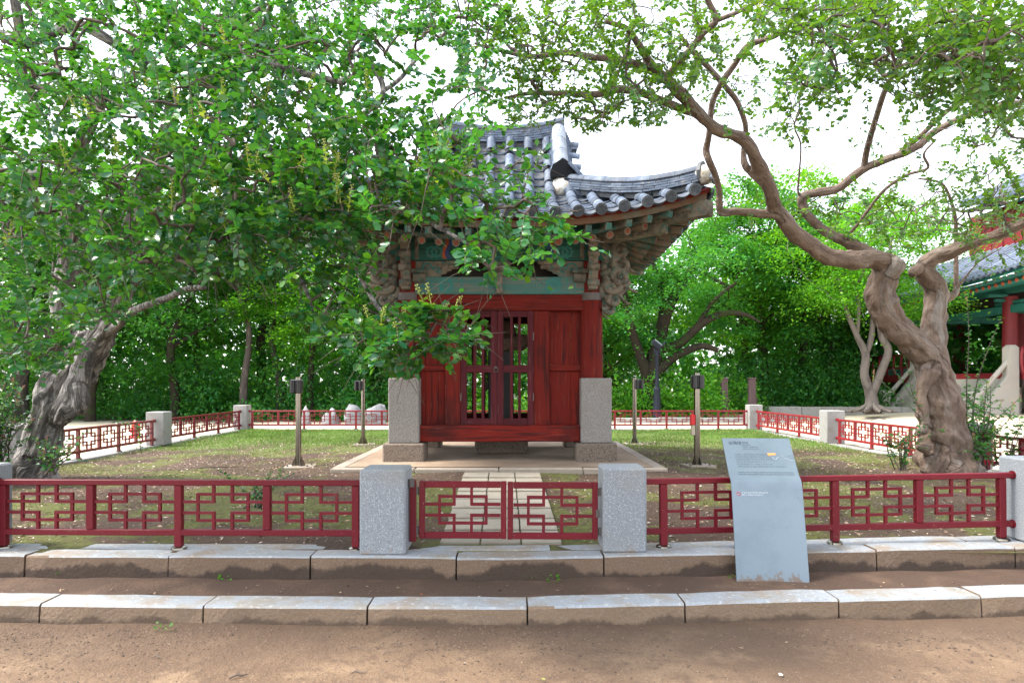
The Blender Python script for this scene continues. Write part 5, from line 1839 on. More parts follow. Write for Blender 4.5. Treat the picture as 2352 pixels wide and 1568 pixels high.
# ------------------------------------------------------------------ leaves
LEAF_V = np.array([(0, 0, 0), (.28, .24, .055), (.68, .34, .06), (1, 0, .0), (.68, -.34, .06), (.28, -.24, .055), (.34, 0, 0), (.70, 0, -.01)], float)
LEAF_V[:, 2] += -.10 * LEAF_V[:, 0] ** 2
LEAF_F = np.array([(0, 6, 1), (6, 7, 1), (7, 2, 1), (7, 3, 2), (0, 5, 6), (6, 5, 7), (7, 5, 4), (7, 4, 3)])
CARD_V = np.array([(0, 0, 0), (.5, .30, .05), (1, 0, -.06), (.5, -.30, .05)], float)
CARD_F = np.array([(0, 2, 1), (0, 3, 2)])


def unit(a):
    return a / (np.linalg.norm(a, axis=-1, keepdims=True) + 1e-9)


def leaf_frames(d, nrm):
    x = unit(d)
    y = unit(np.cross(nrm, x))
    z = np.cross(x, y)
    return x, y, z


def leaf_cloud(pos, d, nrm, size, card=False, wid=None):
    """All leaves as vertices and faces; pos, d, nrm (N,3), size (N,)."""
    V, Fc = (CARD_V, CARD_F) if card else (LEAF_V, LEAF_F)
    x, y, z = leaf_frames(d, nrm)
    s = size[:, None, None]
    wy = 1.0 if wid is None else wid[:, None, None]
    v = pos[:, None, :] + s * (V[None, :, 0:1] * x[:, None, :] + wy * V[None, :, 1:2] * y[:, None, :] + V[None, :, 2:3] * z[:, None, :])
    n, k = len(pos), len(V)
    f = (Fc[None] + (np.arange(n) * k)[:, None, None]).reshape(-1, 3)
    return v.reshape(-1, 3), f


def grow(nodes, node_r, pts, bias=None):
    """Join every point to the nearest place already on the tree. Returns parents (index into nodes+pts)."""
    allp = np.vstack([nodes, pts])
    n0, n = len(nodes), len(pts)
    best = np.full(n, 1e9)
    par = np.zeros(n, int)
    for i in range(0, n0, 64):
        d = np.linalg.norm(pts[:, None] - nodes[None, i:i + 64], axis=2)
        k = d.argmin(1)
        m = d[np.arange(n), k]
        up = m < best
        best[up], par[up] = m[up], k[up] + i
    done = np.zeros(n, bool)
    order = []
    depth_ = np.zeros(n)
    for _ in range(n):
        c = np.where(done, 1e9, best)
        j = int(c.argmin())
        done[j] = True
        order.append(j)
        d = np.linalg.norm(pts - pts[j], axis=1) * 1.06 + .0
        up = (d < best) & ~done
        best[up], par[up] = d[up], n0 + j
    return allp, par, order


def twigs(mb, nodes, pts, rmin=.0022, rmax=.03, sides=5, wob=.09):
    allp, par, order = grow(nodes, None, pts)
    n0 = len(nodes)
    cnt = np.ones(len(pts))
    for j in reversed(order):
        if par[j] >= n0:
            cnt[par[j] - n0] += cnt[j]
    out = np.zeros((len(pts), 3))
    for j in order:
        a, b = allp[par[j]], pts[j]
        L_ = np.linalg.norm(b - a)
        if L_ < 1e-4:
            continue
        out[j] = (b - a) / L_
        mid1 = a + (b - a) * .35 + RNG.normal(0, wob * L_ * .5, 3) + (0, 0, .06 * L_)
        mid2 = a + (b - a) * .7 + RNG.normal(0, wob * L_ * .5, 3) + (0, 0, .05 * L_)
        rb = min(rmax, rmin * cnt[j] ** .5)
        ra = rb * 1.25
        mb.tube([a, mid1, mid2, b], [ra, (ra * 2 + rb) / 3, (ra + rb * 2) / 3, rb * .85], sides, False)
    return out


# ------------------------------------------------------------------ hero trees: limbs laid out, fused, then given bark relief
def limb(pts):
    """rows (px, py, depth, radius) measured on the photograph -> rows (x, y, z, r) in the place itself"""
    return np.array([(*P(a, b, d), r) for a, b, d, r in pts])


def fuse(limbs, voxel, name, m, lump=.22, flute=.14, seed=0, thin_r=.05):
    """One continuous bark surface from overlapping tapered tubes."""
    samp = []
    q = MB()
    thin = MB()
    for i, l in enumerate(limbs):
        s = spline(l, 7)
        s[:, 3] = np.maximum(s[:, 3], .006)
        d = np.concatenate([[0], np.cumsum(np.linalg.norm(np.diff(s[:, :3], axis=0), axis=1))])
        samp.append(np.column_stack([s, d, np.full(len(s), i)]))
        big = s[:, 3] >= thin_r
        if big.any():
            k = int(np.max(np.where(big)[0])) + 1
            if k > 1:
                q.tube(s[:k, :3], s[:k, 3], 12)
            if k < len(s):
                thin.tube(s[max(0, k - 3):, :3], s[max(0, k - 3):, 3] * np.clip(.8 + .07 * np.arange(len(s) - max(0, k - 3)), 0, 1), 8)
        else:
            thin.tube(s[:, :3], s[:, 3], 6)
    me = q.mesh('raw', None)
    ob = bpy.data.objects.new('raw', me)
    C.objects.link(ob)
    md = ob.modifiers.new('r', 'REMESH')
    md.mode = 'VOXEL'
    md.voxel_size = voxel
    ms = ob.modifiers.new('s', 'SMOOTH')
    ms.iterations, ms.factor = 5, .5
    dg = bpy.context.evaluated_depsgraph_get()
    me2 = bpy.data.meshes.new_from_object(ob.evaluated_get(dg))
    bpy.data.objects.remove(ob)
    nv = len(me2.vertices)
    v = np.empty(nv * 3, np.float32)
    me2.vertices.foreach_get('co', v)
    v = v.reshape(-1, 3).astype(float)
    nrm = np.empty(nv * 3, np.float32)
    me2.vertices.foreach_get('normal', nrm)
    nrm = nrm.reshape(-1, 3).astype(float)
    S = np.vstack(samp)
    tang = np.vstack([np.gradient(a[:, :3], axis=0) for a in samp])
    tang = unit(tang)
    idx = np.zeros(nv, int)
    for i in range(0, nv, 4000):
        d = np.linalg.norm(v[i:i + 4000, None] - S[None, :, :3], axis=2) - S[None, :, 3] * .9
        idx[i:i + 4000] = d.argmin(1)
    c, r, t = S[idx, :3], S[idx, 3], tang[idx]
    al = S[idx, 4] + ((v - c) * t).sum(1)
    rad = (v - c) - ((v - c) * t).sum(1)[:, None] * t
    rn = unit(rad)
    flow = rn * r[:, None] * 1.6 + t * 0
    flow = np.column_stack([flow[:, 0] + flow[:, 1] * .35, flow[:, 2] + flow[:, 1] * .6, al * .32 + S[idx, 5] * 3.1])
    disp = np.zeros(nv)
    off = Vector((seed * 3.3, seed * 1.7, 0))
    N_ = mnoise.noise
    zf_ = 9.0 if seed == 2 else 4.0
    for i in range(nv):
        p = Vector(v[i])
        fl = Vector(flow[i])
        r_ = r[i]
        a = N_(p * 3.4 + off) * lump + N_(p * 8.5 + off) * lump * .45
        b = N_(Vector((fl.x * 5.5, fl.y * 5.5, fl.z * zf_)) + off)
        b2 = N_(Vector((fl.x * 15, fl.y * 15, fl.z * 3 * zf_)) + off)
        disp[i] = r_ * (a + flute * (-abs(b) * 2 + .5) + flute * .5 * b2)
    v2 = v + nrm * disp[:, None]
    me2.vertices.foreach_set('co', v2.astype(np.float32).ravel())
    n1 = nv
    # thin limbs are joined on
    if thin.n:
        vt = np.concatenate(thin.v)
        fa = [tuple(p.vertices) for p in me2.polygons] + [tuple(i + nv for i in f) for f in thin.f]
        v2 = np.vstack([v2, vt])
        flow = np.vstack([flow, vt * (1.5, 1.5, .6)])
        me3 = bpy.data.meshes.new(name)
        me3.from_pydata(v2.tolist(), [], fa)
        me2 = me3
    me2.name = name
    at = me2.attributes.new('flow', 'FLOAT_VECTOR', 'POINT')
    at.data.foreach_set('vector', flow.astype(np.float32).ravel())
    me2.materials.clear()
    me2.materials.append(MAT[m])
    me2.polygons.foreach_set('use_smooth', [True] * len(me2.polygons))
    me2.update()
    return me2, S


def sprays(pts, dirs, nl, ls, length, droop=.16, spread=.9, up=.75):
    """Leafy shoots: about nl leaves in two ranks on a short curved twig from each point."""
    n = len(pts)
    k = int(nl)
    t = (np.arange(k)[None, :] + RNG.random((n, k)) * .6) / k
    ln = (length * RNG.uniform(.7, 1.3, n))[:, None]
    d = unit(dirs + RNG.normal(0, .25, (n, 3)))
    side = unit(np.cross(d, np.array((0, 0, 1.0)) + RNG.normal(0, .25, (n, 3))))
    upv = np.cross(side, d)
    upv *= np.sign(upv[:, 2:3] + 1e-6)
    pos = pts[:, None] + d[:, None] * (t * ln)[..., None]
    pos[..., 2] -= droop * ln * t ** 2
    sg = np.where((np.arange(k) % 2)[None, :, None] == 0, 1.0, -1.0)
    ld = d[:, None] * RNG.uniform(.25, .8, (n, k, 1)) + sg * side[:, None] * spread + RNG.normal(0, .28, (n, k, 3))
    ld[..., 2] -= .05
    nn = upv[:, None] * up + RNG.normal(0, .38, (n, k, 3))
    sz = ls * RNG.uniform(.65, 1.2, (n, k)) * (1 - .35 * np.abs(t - .45))
    keep = RNG.random((n, k)) < .93
    return pos[keep], ld[keep], nn[keep], sz[keep], (pts, d, ln[:, 0], droop)


def sample_zones(zones, holes=()):
    """zones: (cx, cy, rx, ry, d0, d1, count) in photograph pixels and metres of depth."""
    out = []
    for cx, cy, rx, ry, d0, d1, n in zones:
        a = RNG.random(n) * 2 * math.pi
        r = np.sqrt(RNG.random(n))
        px, py = cx + rx * r * np.cos(a), cy + ry * r * np.sin(a)
        d = RNG.uniform(d0, d1, n)
        ok = np.ones(n, bool)
        for hx, hy, hrx, hry, pr in holes:
            ins = ((px - hx) / hrx) ** 2 + ((py - hy) / hry) ** 2 < 1
            ok &= ~(ins & (RNG.random(n) < pr))
        for x, y, z in zip(px[ok], py[ok], d[ok]):
            p = P(x, y, z)
            if p[2] > .35:
                out.append(p)
    return np.array(out)


def clear_left(px, py, rg):
    """Where the real crown leaves the shrine, the trunk and the ground in view: chance that a leaf there is missing."""
    pr = np.zeros(len(px))
    def ell(cx, cy, rx, ry):
        return ((px - cx) / rx) ** 2 + ((py - cy) / ry) ** 2 < 1
    clump = ell(1125, 590, 85, 58) | ell(1265, 545, 80, 55) | ell(1185, 615, 40, 30) | ell(1190, 500, 90, 40)
    w1 = (px > 850) & (py > 508) & (py < 700) & ~clump
    pr[w1] = np.where(px[w1] > 880, .97, .75)
    hang = ell(945, 778, 175, 88)
    pr[(px > 780) & (py > 690) & ~hang] = 1
    pr[(py > 862) & (px > 250)] = 1
    tx = 60 + (1090 - py) * (210 / 345.0)
    pr[(py > 735) & (np.abs(px - tx - 25) < 85)] = .93
    pr[(py > 845) & (px <= 250)] = .9
    pr[(px > 300) & (px < 640) & (py > 640)] = .88
    pr[(px >= 640) & (px < 790) & (py > 780)] = 1
    pr[(px > 1070) & (py > 300) & (py < 470) & ~clump] = .5
    pr[(px > 1255) & (py > 230) & ~clump] = .9
    return rg.random(len(px)) < pr


def clear_right(px, py, rg):
    pr = np.zeros(len(px))
    def ell(cx, cy, rx, ry):
        return ((px - cx) / rx) ** 2 + ((py - cy) / ry) ** 2 < 1
    pr[ell(1470, 350, 150, 62)] = .97
    pr[ell(1290, 350, 70, 70)] = .9
    pr[ell(1690, 400, 90, 80)] = .7
    pr[ell(1925, 330, 70, 90)] = .6
    pr[ell(1800, 400, 60, 60)] = .6
    pr[(px < 1340) & (py > 290)] = 1
    return rg.random(len(px)) < pr


def shown_at(p):
    return 1176 + F * p[:, 0] / p[:, 1], 882 - F * (p[:, 2] - CAMZ) / p[:, 1]


def hero(name, label, base, limbs, bark, zones, holes, leafm, ls, nl, big_zone_count, voxel, seed, lump, flute, own_leaves, clear=None, length=.26, rmax=.03):
    t = thing(name, label, 'tree', base)
    me, S = fuse([np.column_stack([l[:, :3], l[:, 3] * (np.interp(l[:, 3], [.03, .13, .2], [.72, .78, .93]) if seed == 2 else 1)]) for l in limbs], voxel, 'trunk', bark, lump, flute, seed)
    me.transform(Matrix.Translation(-Vector(base)))
    link('trunk', me, t)
    pts = sample_zones(zones, holes)
    if clear:
        pts = pts[~clear(*shown_at(pts), RNG)]
    nodes = S[(S[:, 3] < .2) & (S[:, 2] > 1.2)][:, :3]
    tw = MB()
    dirs = twigs(tw, nodes, pts, rmax=rmax)
    ctr = np.array((base[0], base[1], 2.5))
    outw = unit((pts - ctr) * (1, 1, .3))
    dirs = unit(dirs * .8 + outw * .35 + RNG.normal(0, .35, pts.shape) + (0, 0, .05))
    pos, ld, nn, sz, shoots = sprays(pts, dirs, nl, ls, length)
    if clear:
        k_ = ~clear(*shown_at(pos), RNG)
        pos, ld, nn, sz = pos[k_], ld[k_], nn[k_], sz[k_]
    # the shoots' own fine stems
    p_, d_, l_, dr = shoots
    for a, b, l in zip(p_, d_, l_):
        e = a + b * l
        tw.tube([a, a + b * l * .5 - (0, 0, dr * l * .25), e - (0, 0, dr * l)], [.003, .0024, .0012], 3, False)
    part('branches', tw, 'twig', t, True)
    # the nearest, largest leaves are leaves of their own
    dist = np.linalg.norm(pos - np.array((0, 0, CAMZ)), axis=1)
    vis = (np.abs(pos[:, 0] / pos[:, 1]) < .74) & ((pos[:, 2] - CAMZ) / pos[:, 1] < .55)
    rank = np.where(vis, sz / dist, 0)
    own = np.argsort(-rank)[:own_leaves]
    rest = np.ones(len(pos), bool)
    rest[own] = False
    v, f = leaf_cloud(pos[rest], ld[rest], nn[rest], sz[rest])
    o = link('crown', fast_mesh('crown', v, f, leafm, True, base), t)
    o['kind'] = 'stuff'
    lm = fast_mesh('leaf', LEAF_V, LEAF_F, leafm, True)
    x, y, z = leaf_frames(ld[own], nn[own])
    for i, k in enumerate(own):
        s = sz[k]
        M = Matrix((Vector(x[i] * s), Vector(y[i] * s), Vector(z[i] * s))).transposed().to_4x4()
        M.translation = Vector(pos[k])
        link('leaf', lm, t, M=M)
    return t, nodes, pts


def new_shoots(t, pts, leafm='leaf_young', hgt=.2, buds=True, ls=.036, pink=0.0):
    """Upright flowering tips: a pale stem, small fresh leaves, a cluster of buds."""
    st, bd = MB(), MB()
    P_, D_, N_, S_ = [], [], [], []
    for p in pts:
        h = hgt * RNG.uniform(.6, 1.3)
        ax = unit(np.array((RNG.normal(0, .28), RNG.normal(0, .28), 1.0)))
        st.tube([p, p + ax * h * .5 + RNG.normal(0, .006, 3), p + ax * h], [.0032, .0026, .0014], 4, False)
        k = int(7 + h * 30)
        for i in range(k):
            u = i / k
            a = i * 2.4
            o = np.array((math.cos(a), math.sin(a), .35 + u * .5))
            P_.append(p + ax * h * u * .8)
            D_.append(o + RNG.normal(0, .15, 3))
            N_.append(np.array((-.4 * math.cos(a), -.4 * math.sin(a), 1)) + RNG.normal(0, .2, 3))
            S_.append(ls * (1.15 - .65 * u) * RNG.uniform(.8, 1.2))
        if buds:
            for i in range(9):
                u = .62 + .4 * i / 9
                a = i * 2.4
                c = p + ax * h * u + np.array((math.cos(a), math.sin(a), .3)) * .016 * (1.5 - u)
                r = .0055
                bd.add([c + (r, 0, 0), c - (r, 0, 0), c + (0, r, 0), c - (0, r, 0), c + (0, 0, r * 1.2), c - (0, 0, r * 1.2)],
                       [(0, 2, 4), (2, 1, 4), (1, 3, 4), (3, 0, 4), (2, 0, 5), (1, 2, 5), (3, 1, 5), (0, 3, 5)])
    part('shoot_stems', st, 'bud', t, kind='stuff')
    v, f = leaf_cloud(np.array(P_), np.array(D_), np.array(N_), np.array(S_))
    o = link('young_leaves', fast_mesh('young_leaves', v, f, leafm, True, WL[t.name]), t)
    o['kind'] = 'stuff'
    if buds:
        part('flower_buds', bd, 'pink' if pink else 'bud', t, True, kind='stuff')


# ---- the left tree: a leaning, hollowed grey trunk, its crown reaching out over the front railing
LB = tuple(P(105, 1092, 9.35))
left_limbs = [limb(l) for l in [
    [(76, 1125, 9.3, .31), (82, 1070, 9.32, .25), (102, 1000, 9.35, .225), (124, 940, 9.35, .255), (144, 900, 9.35, .27), (172, 850, 9.3, .27), (205, 800, 9.25, .235), (236, 755, 9.2, .18), (268, 700, 9.1, .17), (290, 630, 8.9, .155), (306, 580, 8.7, .14), (300, 530, 8.5, .13), (318, 480, 8.3, .125), (330, 430, 8.1, .12), (362, 360, 7.8, .10), (388, 290, 7.5, .085), (390, 220, 7.2, .075), (350, 165, 6.9, .06), (300, 110, 6.6, .045)],
    [(138, 965, 9.2, .13), (163, 920, 9.05, .15), (180, 870, 9.05, .12), (197, 820, 9.08, .12), (218, 780, 9.1, .13), (250, 735, 9.0, .12)],
    [(70, 1080, 9.15, .2), (40, 1110, 9.1, .1)],
    [(190, 815, 9.3, .18), (170, 760, 9.3, .165), (150, 715, 9.3, .165), (158, 650, 9.2, .17), (166, 590, 9.1, .16), (164, 520, 8.9, .16), (160, 440, 8.6, .15), (172, 380, 8.3, .10), (200, 300, 7.9, .08), (240, 210, 7.4, .06)],
    [(160, 440, 8.6, .13), (110, 408, 8.3, .11), (60, 412, 8.0, .11), (0, 428, 7.7, .12), (-90, 420, 7.2, .09), (-180, 380, 6.6, .06)],
    [(240, 765, 9.1, .10), (272, 745, 8.9, .06), (300, 718, 8.6, .05), (340, 700, 8.3, .045), (385, 684, 8.0, .04), (428, 664, 7.6, .034), (470, 660, 7.2, .026)],
    [(305, 575, 8.7, .09), (370, 590, 8.2, .06), (430, 600, 7.6, .045), (500, 590, 7.0, .045), (560, 570, 6.5, .04), (605, 548, 6.1, .035)],
    [(325, 450, 8.2, .09), (385, 402, 7.7, .07), (440, 375, 7.3, .06), (490, 364, 6.9, .06), (560, 372, 6.4, .055), (640, 360, 5.9, .05), (700, 370, 5.5, .04), (790, 372, 5.0, .03), (900, 360, 4.6, .02)],
    [(490, 364, 6.9, .045), (530, 330, 6.6, .04), (548, 300, 6.4, .03), (600, 290, 6.2, .025)],
    [(560, 372, 6.4, .05), (580, 345, 6.3, .06), (622, 345, 6.2, .06), (640, 350, 6.1, .03)],
    [(-20, 70, 6.8, .05), (40, 98, 6.9, .06), (75, 92, 7.0, .06), (130, 72, 7.0, .06), (190, 62, 7.0, .06), (250, 92, 7.1, .055), (310, 130, 7.2, .055), (350, 150, 7.2, .05), (372, 180, 7.3, .05)],
    [(28, -20, 6.6, .05), (42, 40, 6.7, .05), (48, 98, 6.9, .05)],
    [(372, 180, 7.2, .05), (420, 150, 6.8, .04), (480, 120, 6.4, .035), (540, 60, 6.0, .03), (600, 20, 5.6, .025)],
    [(390, 250, 7.4, .055), (450, 200, 6.9, .045), (520, 170, 6.4, .04), (620, 150, 5.9, .035), (700, 170, 5.6, .028), (790, 190, 5.3, .022)],
    [(790, 372, 5.0, .028), (850, 450, 4.6, .02), (960, 500, 4.3, .016), (1040, 540, 4.1, .012), (1072, 560, 4.05, .01)],
    [(700, 370, 5.5, .03), (760, 470, 5.0, .024), (790, 560, 4.6, .02), (830, 640, 4.35, .016), (880, 720, 4.15, .014), (960, 780, 4.0, .012), (1040, 760, 3.95, .008)],
    [(605, 548, 6.1, .03), (660, 600, 5.4, .022), (700, 660, 4.9, .016), (720, 720, 4.7, .01)],
    [(700, 370, 5.5, .03), (760, 330, 5.5, .03), (850, 250, 5.6, .026), (880, 210, 5.7, .026), (860, 160, 5.7, .022), (800, 110, 5.7, .018)],
    [(880, 210, 5.7, .022), (920, 180, 5.8, .02), (960, 130, 5.9, .016)],
]]
# a burl where the trunk bulges, and the knots
left_limbs.append(np.array([(*P(165, 940, 9.05), .13), (*P(180, 930, 9.0), .125), (*P(178, 890, 9.0), .10)]))
LZ = [(260, 380, 300, 300, 4.4, 8.2, 430), (80, 600, 240, 260, 4.6, 8.0, 290), (330, 110, 420, 150, 5.0, 8.6, 480), (-120, 350, 200, 350, 4.5, 7.5, 110),
      (480, 480, 260, 160, 4.2, 7.2, 240), (640, 250, 240, 180, 4.4, 6.8, 220), (720, 90, 300, 110, 4.8, 7.2, 200), (820, 400, 200, 140, 4.0, 5.8, 170),
      (420, 590, 160, 70, 4.4, 7.0, 60), (980, 400, 140, 90, 3.9, 5.2, 62), (1000, 80, 170, 90, 5.2, 6.8, 70), (1130, 420, 110, 80, 4.0, 5.0, 34), (950, 490, 110, 40, 3.9, 4.6, 34),
      (1180, 480, 90, 45, 3.9, 4.4, 20), (1250, 530, 60, 38, 3.8, 4.1, 12), (1100, 590, 65, 40, 3.75, 4.05, 13), (1170, 600, 25, 20, 3.7, 3.9, 4), (930, 775, 115, 48, 3.75, 4.1, 32), (1020, 748, 72, 45, 3.7, 4.0, 22), (850, 600, 55, 40, 4.0, 4.6, 12), (850, 780, 70, 45, 3.85, 4.2, 14), (780, 560, 80, 60, 4.2, 5.0, 26),
      (720, 700, 62, 60, 4.4, 5.0, 20), (600, 560, 110, 70, 4.4, 5.8, 46), (590, 630, 60, 34, 4.6, 5.6, 8), (650, 470, 150, 90, 4.2, 5.6, 80), (1000, 250, 150, 110, 4.4, 5.8, 54), (90, 780, 120, 60, 4.8, 6.8, 60), (300, 640, 90, 40, 5.2, 7.0, 18), (230, 720, 60, 30, 5.5, 7.0, 8), (860, 650, 30, 60, 4.0, 4.4, 5)]
LH = [(225, 105, 60, 32, .85), (240, 130, 30, 20, .9), (980, 150, 80, 55, .85), (855, 150, 90, 60, .55), (720, 175, 50, 22, .8), (600, 170, 30, 20, .7), (165, 480, 26, 70, .6), (315, 500, 22, 60, .6), (905, 380, 50, 40, .5), (1130, 330, 60, 40, .5), (620, 650, 60, 50, .6)]
lt, ln_, lp_ = hero('crape_myrtle', 'old crape myrtle with a leaning hollow grey trunk, its leaves hanging before the shrine', LB, left_limbs, 'bark_old', LZ, LH, 'leaf', .066, 19, 0, .024, 1, .24, .20, 300, clear_left, rmax=.012)
# fresh yellow tips
sz_ = sample_zones([(800, 430, 330, 60, 4.0, 4.9, 30), (560, 470, 200, 60, 4.2, 5.0, 12), (300, 300, 240, 140, 4.4, 5.2, 10), (640, 200, 300, 120, 4.4, 5.4, 14), (1020, 720, 40, 20, 3.7, 3.9, 4), (900, 760, 80, 30, 3.75, 4, 4), (60, 470, 90, 120, 4.6, 5.2, 6), (1030, 380, 80, 60, 4, 4.6, 8)], LH)
new_shoots(lt, sz_, hgt=.17)

# ---- the right tree: thick twisted smooth trunk with two great stems
RB = tuple(P(2180, 1088, 9.8))
right_limbs = [limb(l) for l in [
    [(2192, 1120, 9.75, .47), (2182, 1075, 9.78, .41), (2168, 1010, 9.8, .33), (2160, 940, 9.8, .30), (2152, 885, 9.8, .275), (2133, 832, 9.8, .225), (2094, 787, 9.75, .205), (2052, 741, 9.7, .20), (2026, 700, 9.65, .198), (2022, 662, 9.6, .20), (2034, 625, 9.55, .19), (2030, 604, 9.5, .165), (2000, 595, 9.4, .155), (1960, 598, 9.3, .15), (1926, 593, 9.2, .145), (1890, 582, 9.1, .145), (1855, 560, 9.0, .14), (1815, 525, 8.9, .135), (1786, 484, 8.8, .13), (1768, 436, 8.6, .115), (1747, 388, 8.5, .11), (1729, 348, 8.3, .105), (1700, 318, 8.2, .10), (1645, 297, 8.0, .095), (1606, 262, 7.9, .09), (1573, 225, 7.7, .085), (1536, 188, 7.6, .08), (1498, 150, 7.4, .06), (1466, 102, 7.2, .05), (1439, 66, 7.0, .04), (1391, 50, 6.8, .03)],
    [(2042, 612, 9.5, .15), (2055, 603, 9.45, .16), (2040, 628, 9.5, .16)],
    [(1606, 262, 7.9, .07), (1570, 252, 7.8, .065), (1531, 236, 7.7, .06), (1466, 212, 7.5, .055), (1413, 206, 7.3, .055), (1370, 217, 7.1, .05), (1305, 215, 6.9, .04), (1225, 214, 6.7, .03), (1161, 225, 6.5, .02)],
    [(1533, 184, 7.6, .07), (1500, 165, 7.5, .06), (1466, 150, 7.4, .06), (1413, 137, 7.2, .055), (1359, 131, 7.0, .048), (1295, 121, 6.8, .04), (1225, 131, 6.6, .03), (1145, 116, 6.4, .022), (1091, 100, 6.3, .015)],
    [(1800, 506, 8.85, .12), (1783, 495, 8.8, .09), (1755, 492, 8.8, .075), (1724, 488, 8.75, .07), (1690, 486, 8.7, .068), (1657, 488, 8.7, .075), (1652, 462, 8.65, .062), (1652, 440, 8.6, .056), (1643, 402, 8.5, .055), (1628, 368, 8.4, .06), (1622, 345, 8.4, .06), (1628, 312, 8.3, .052), (1632, 268, 8.2, .05), (1638, 230, 8.1, .052), (1659, 188, 7.9, .05), (1686, 150, 7.8, .05), (1713, 110, 7.6, .048), (1745, 94, 7.5, .045), (1788, 78, 7.3, .04), (1831, 37, 7.1, .03), (1880, 10, 7, .025)],
    [(1531, 180, 7.6, .06), (1552, 152, 7.5, .055), (1573, 129, 7.4, .055), (1596, 102, 7.3, .05), (1616, 75, 7.2, .05), (1644, 48, 7.1, .05), (1630, 10, 7.0, .045), (1612, -30, 6.9, .04)],
    [(1644, 48, 7.1, .035), (1690, 30, 7.0, .03), (1740, 5, 6.9, .025)],
    [(1760, 430, 8.6, .075), (1735, 405, 8.6, .07), (1712, 380, 8.6, .065), (1708, 350, 8.6, .05), (1713, 300, 8.5, .045), (1707, 268, 8.4, .045), (1692, 232, 8.3, .045), (1670, 204, 8.2, .045), (1627, 155, 8.0, .045), (1595, 123, 7.8, .04), (1560, 80, 7.6, .03)],
    [(2040, 606, 9.6, .13), (2002, 584, 9.75, .12), (1949, 557, 9.85, .11), (1910, 540, 9.9, .10), (1884, 523, 9.9, .10), (1858, 496, 9.9, .095), (1843, 470, 9.9, .09), (1846, 450, 9.85, .085), (1879, 443, 9.8, .085), (1927, 432, 9.7, .085), (1970, 397, 9.5, .08), (2024, 370, 9.3, .075), (2072, 354, 9.1, .072), (2110, 335, 9.0, .068), (2142, 306, 8.9, .06), (2185, 282, 8.7, .055), (2243, 257, 8.5, .05), (2297, 241, 8.3, .045), (2360, 236, 8.1, .04), (2460, 240, 7.8, .03)],
    [(2056, 360, 9.15, .05), (2085, 335, 9.1, .048), (2110, 316, 9.0, .048), (2163, 266, 8.8, .045), (2217, 228, 8.6, .042), (2281, 212, 8.3, .038), (2351, 198, 8.0, .03), (2450, 180, 7.6, .02)],
    [(1984, 385, 9.45, .06), (1990, 350, 9.3, .058), (1997, 322, 9.1, .055), (2013, 268, 8.7, .052), (2034, 204, 8.1, .05), (2061, 155, 7.4, .045), (2090, 90, 6.6, .035), (2140, 40, 5.8, .03), (2220, 20, 5.2, .02)],
    [(1943, 549, 9.8, .045), (1955, 532, 9.7, .036), (1970, 515, 9.6, .034), (2002, 472, 9.4, .032), (2034, 434, 9.2, .03), (2083, 402, 9.0, .028), (2131, 386, 8.8, .026), (2122, 354, 8.7, .022), (2150, 320, 8.6, .018)],
    [(1845, 452, 9.85, .035), (1833, 440, 9.8, .024), (1836, 397, 9.6, .02), (1839, 332, 9.3, .018), (1825, 290, 9.0, .014), (1838, 240, 8.7, .01)],
    [(2152, 860, 9.85, .2), (2147, 800, 9.88, .185), (2145, 745, 9.9, .182), (2149, 700, 9.9, .18), (2150, 660, 9.9, .17), (2132, 632, 9.85, .165), (2118, 612, 9.82, .14), (2142, 594, 9.8, .15), (2175, 582, 9.7, .13), (2215, 565, 9.5, .115), (2262, 550, 9.3, .11), (2310, 532, 9.1, .105), (2352, 512, 8.9, .10), (2420, 480, 8.6, .09), (2520, 420, 8.2, .06)],
    [(2118, 612, 9.82, .12), (2100, 624, 9.75, .10), (2094, 632, 9.72, .06)],
    [(2160, 690, 9.9, .1), (2182, 682, 9.9, .075), (2196, 668, 9.9, .06), (2196, 630, 9.9, .045), (2196, 560, 9.9, .04), (2194, 500, 9.8, .036), (2180, 450, 9.7, .03), (2160, 420, 9.5, .024), (2110, 410, 9.3, .016)],
    [(2190, 672, 9.9, .04), (2215, 640, 9.8, .02), (2250, 600, 9.6, .014), (2300, 570, 9.3, .01)],
    [(2124, 985, 9.6, .10), (2112, 990, 9.55, .085), (2106, 1000, 9.55, .05)], [(2130, 1030, 9.55, .13), (2112, 1025, 9.5, .085), (2104, 1022, 9.5, .05)],
    [(2172, 1060, 9.7, .3), (2232, 1088, 9.8, .14), (2250, 1100, 9.85, .06)], [(2150, 1050, 9.65, .24), (2128, 1090, 9.6, .12)],
    [(2138, 850, 9.62, .16), (2118, 900, 9.62, .10), (2122, 950, 9.62, .09), (2130, 985, 9.62, .08)],
]]
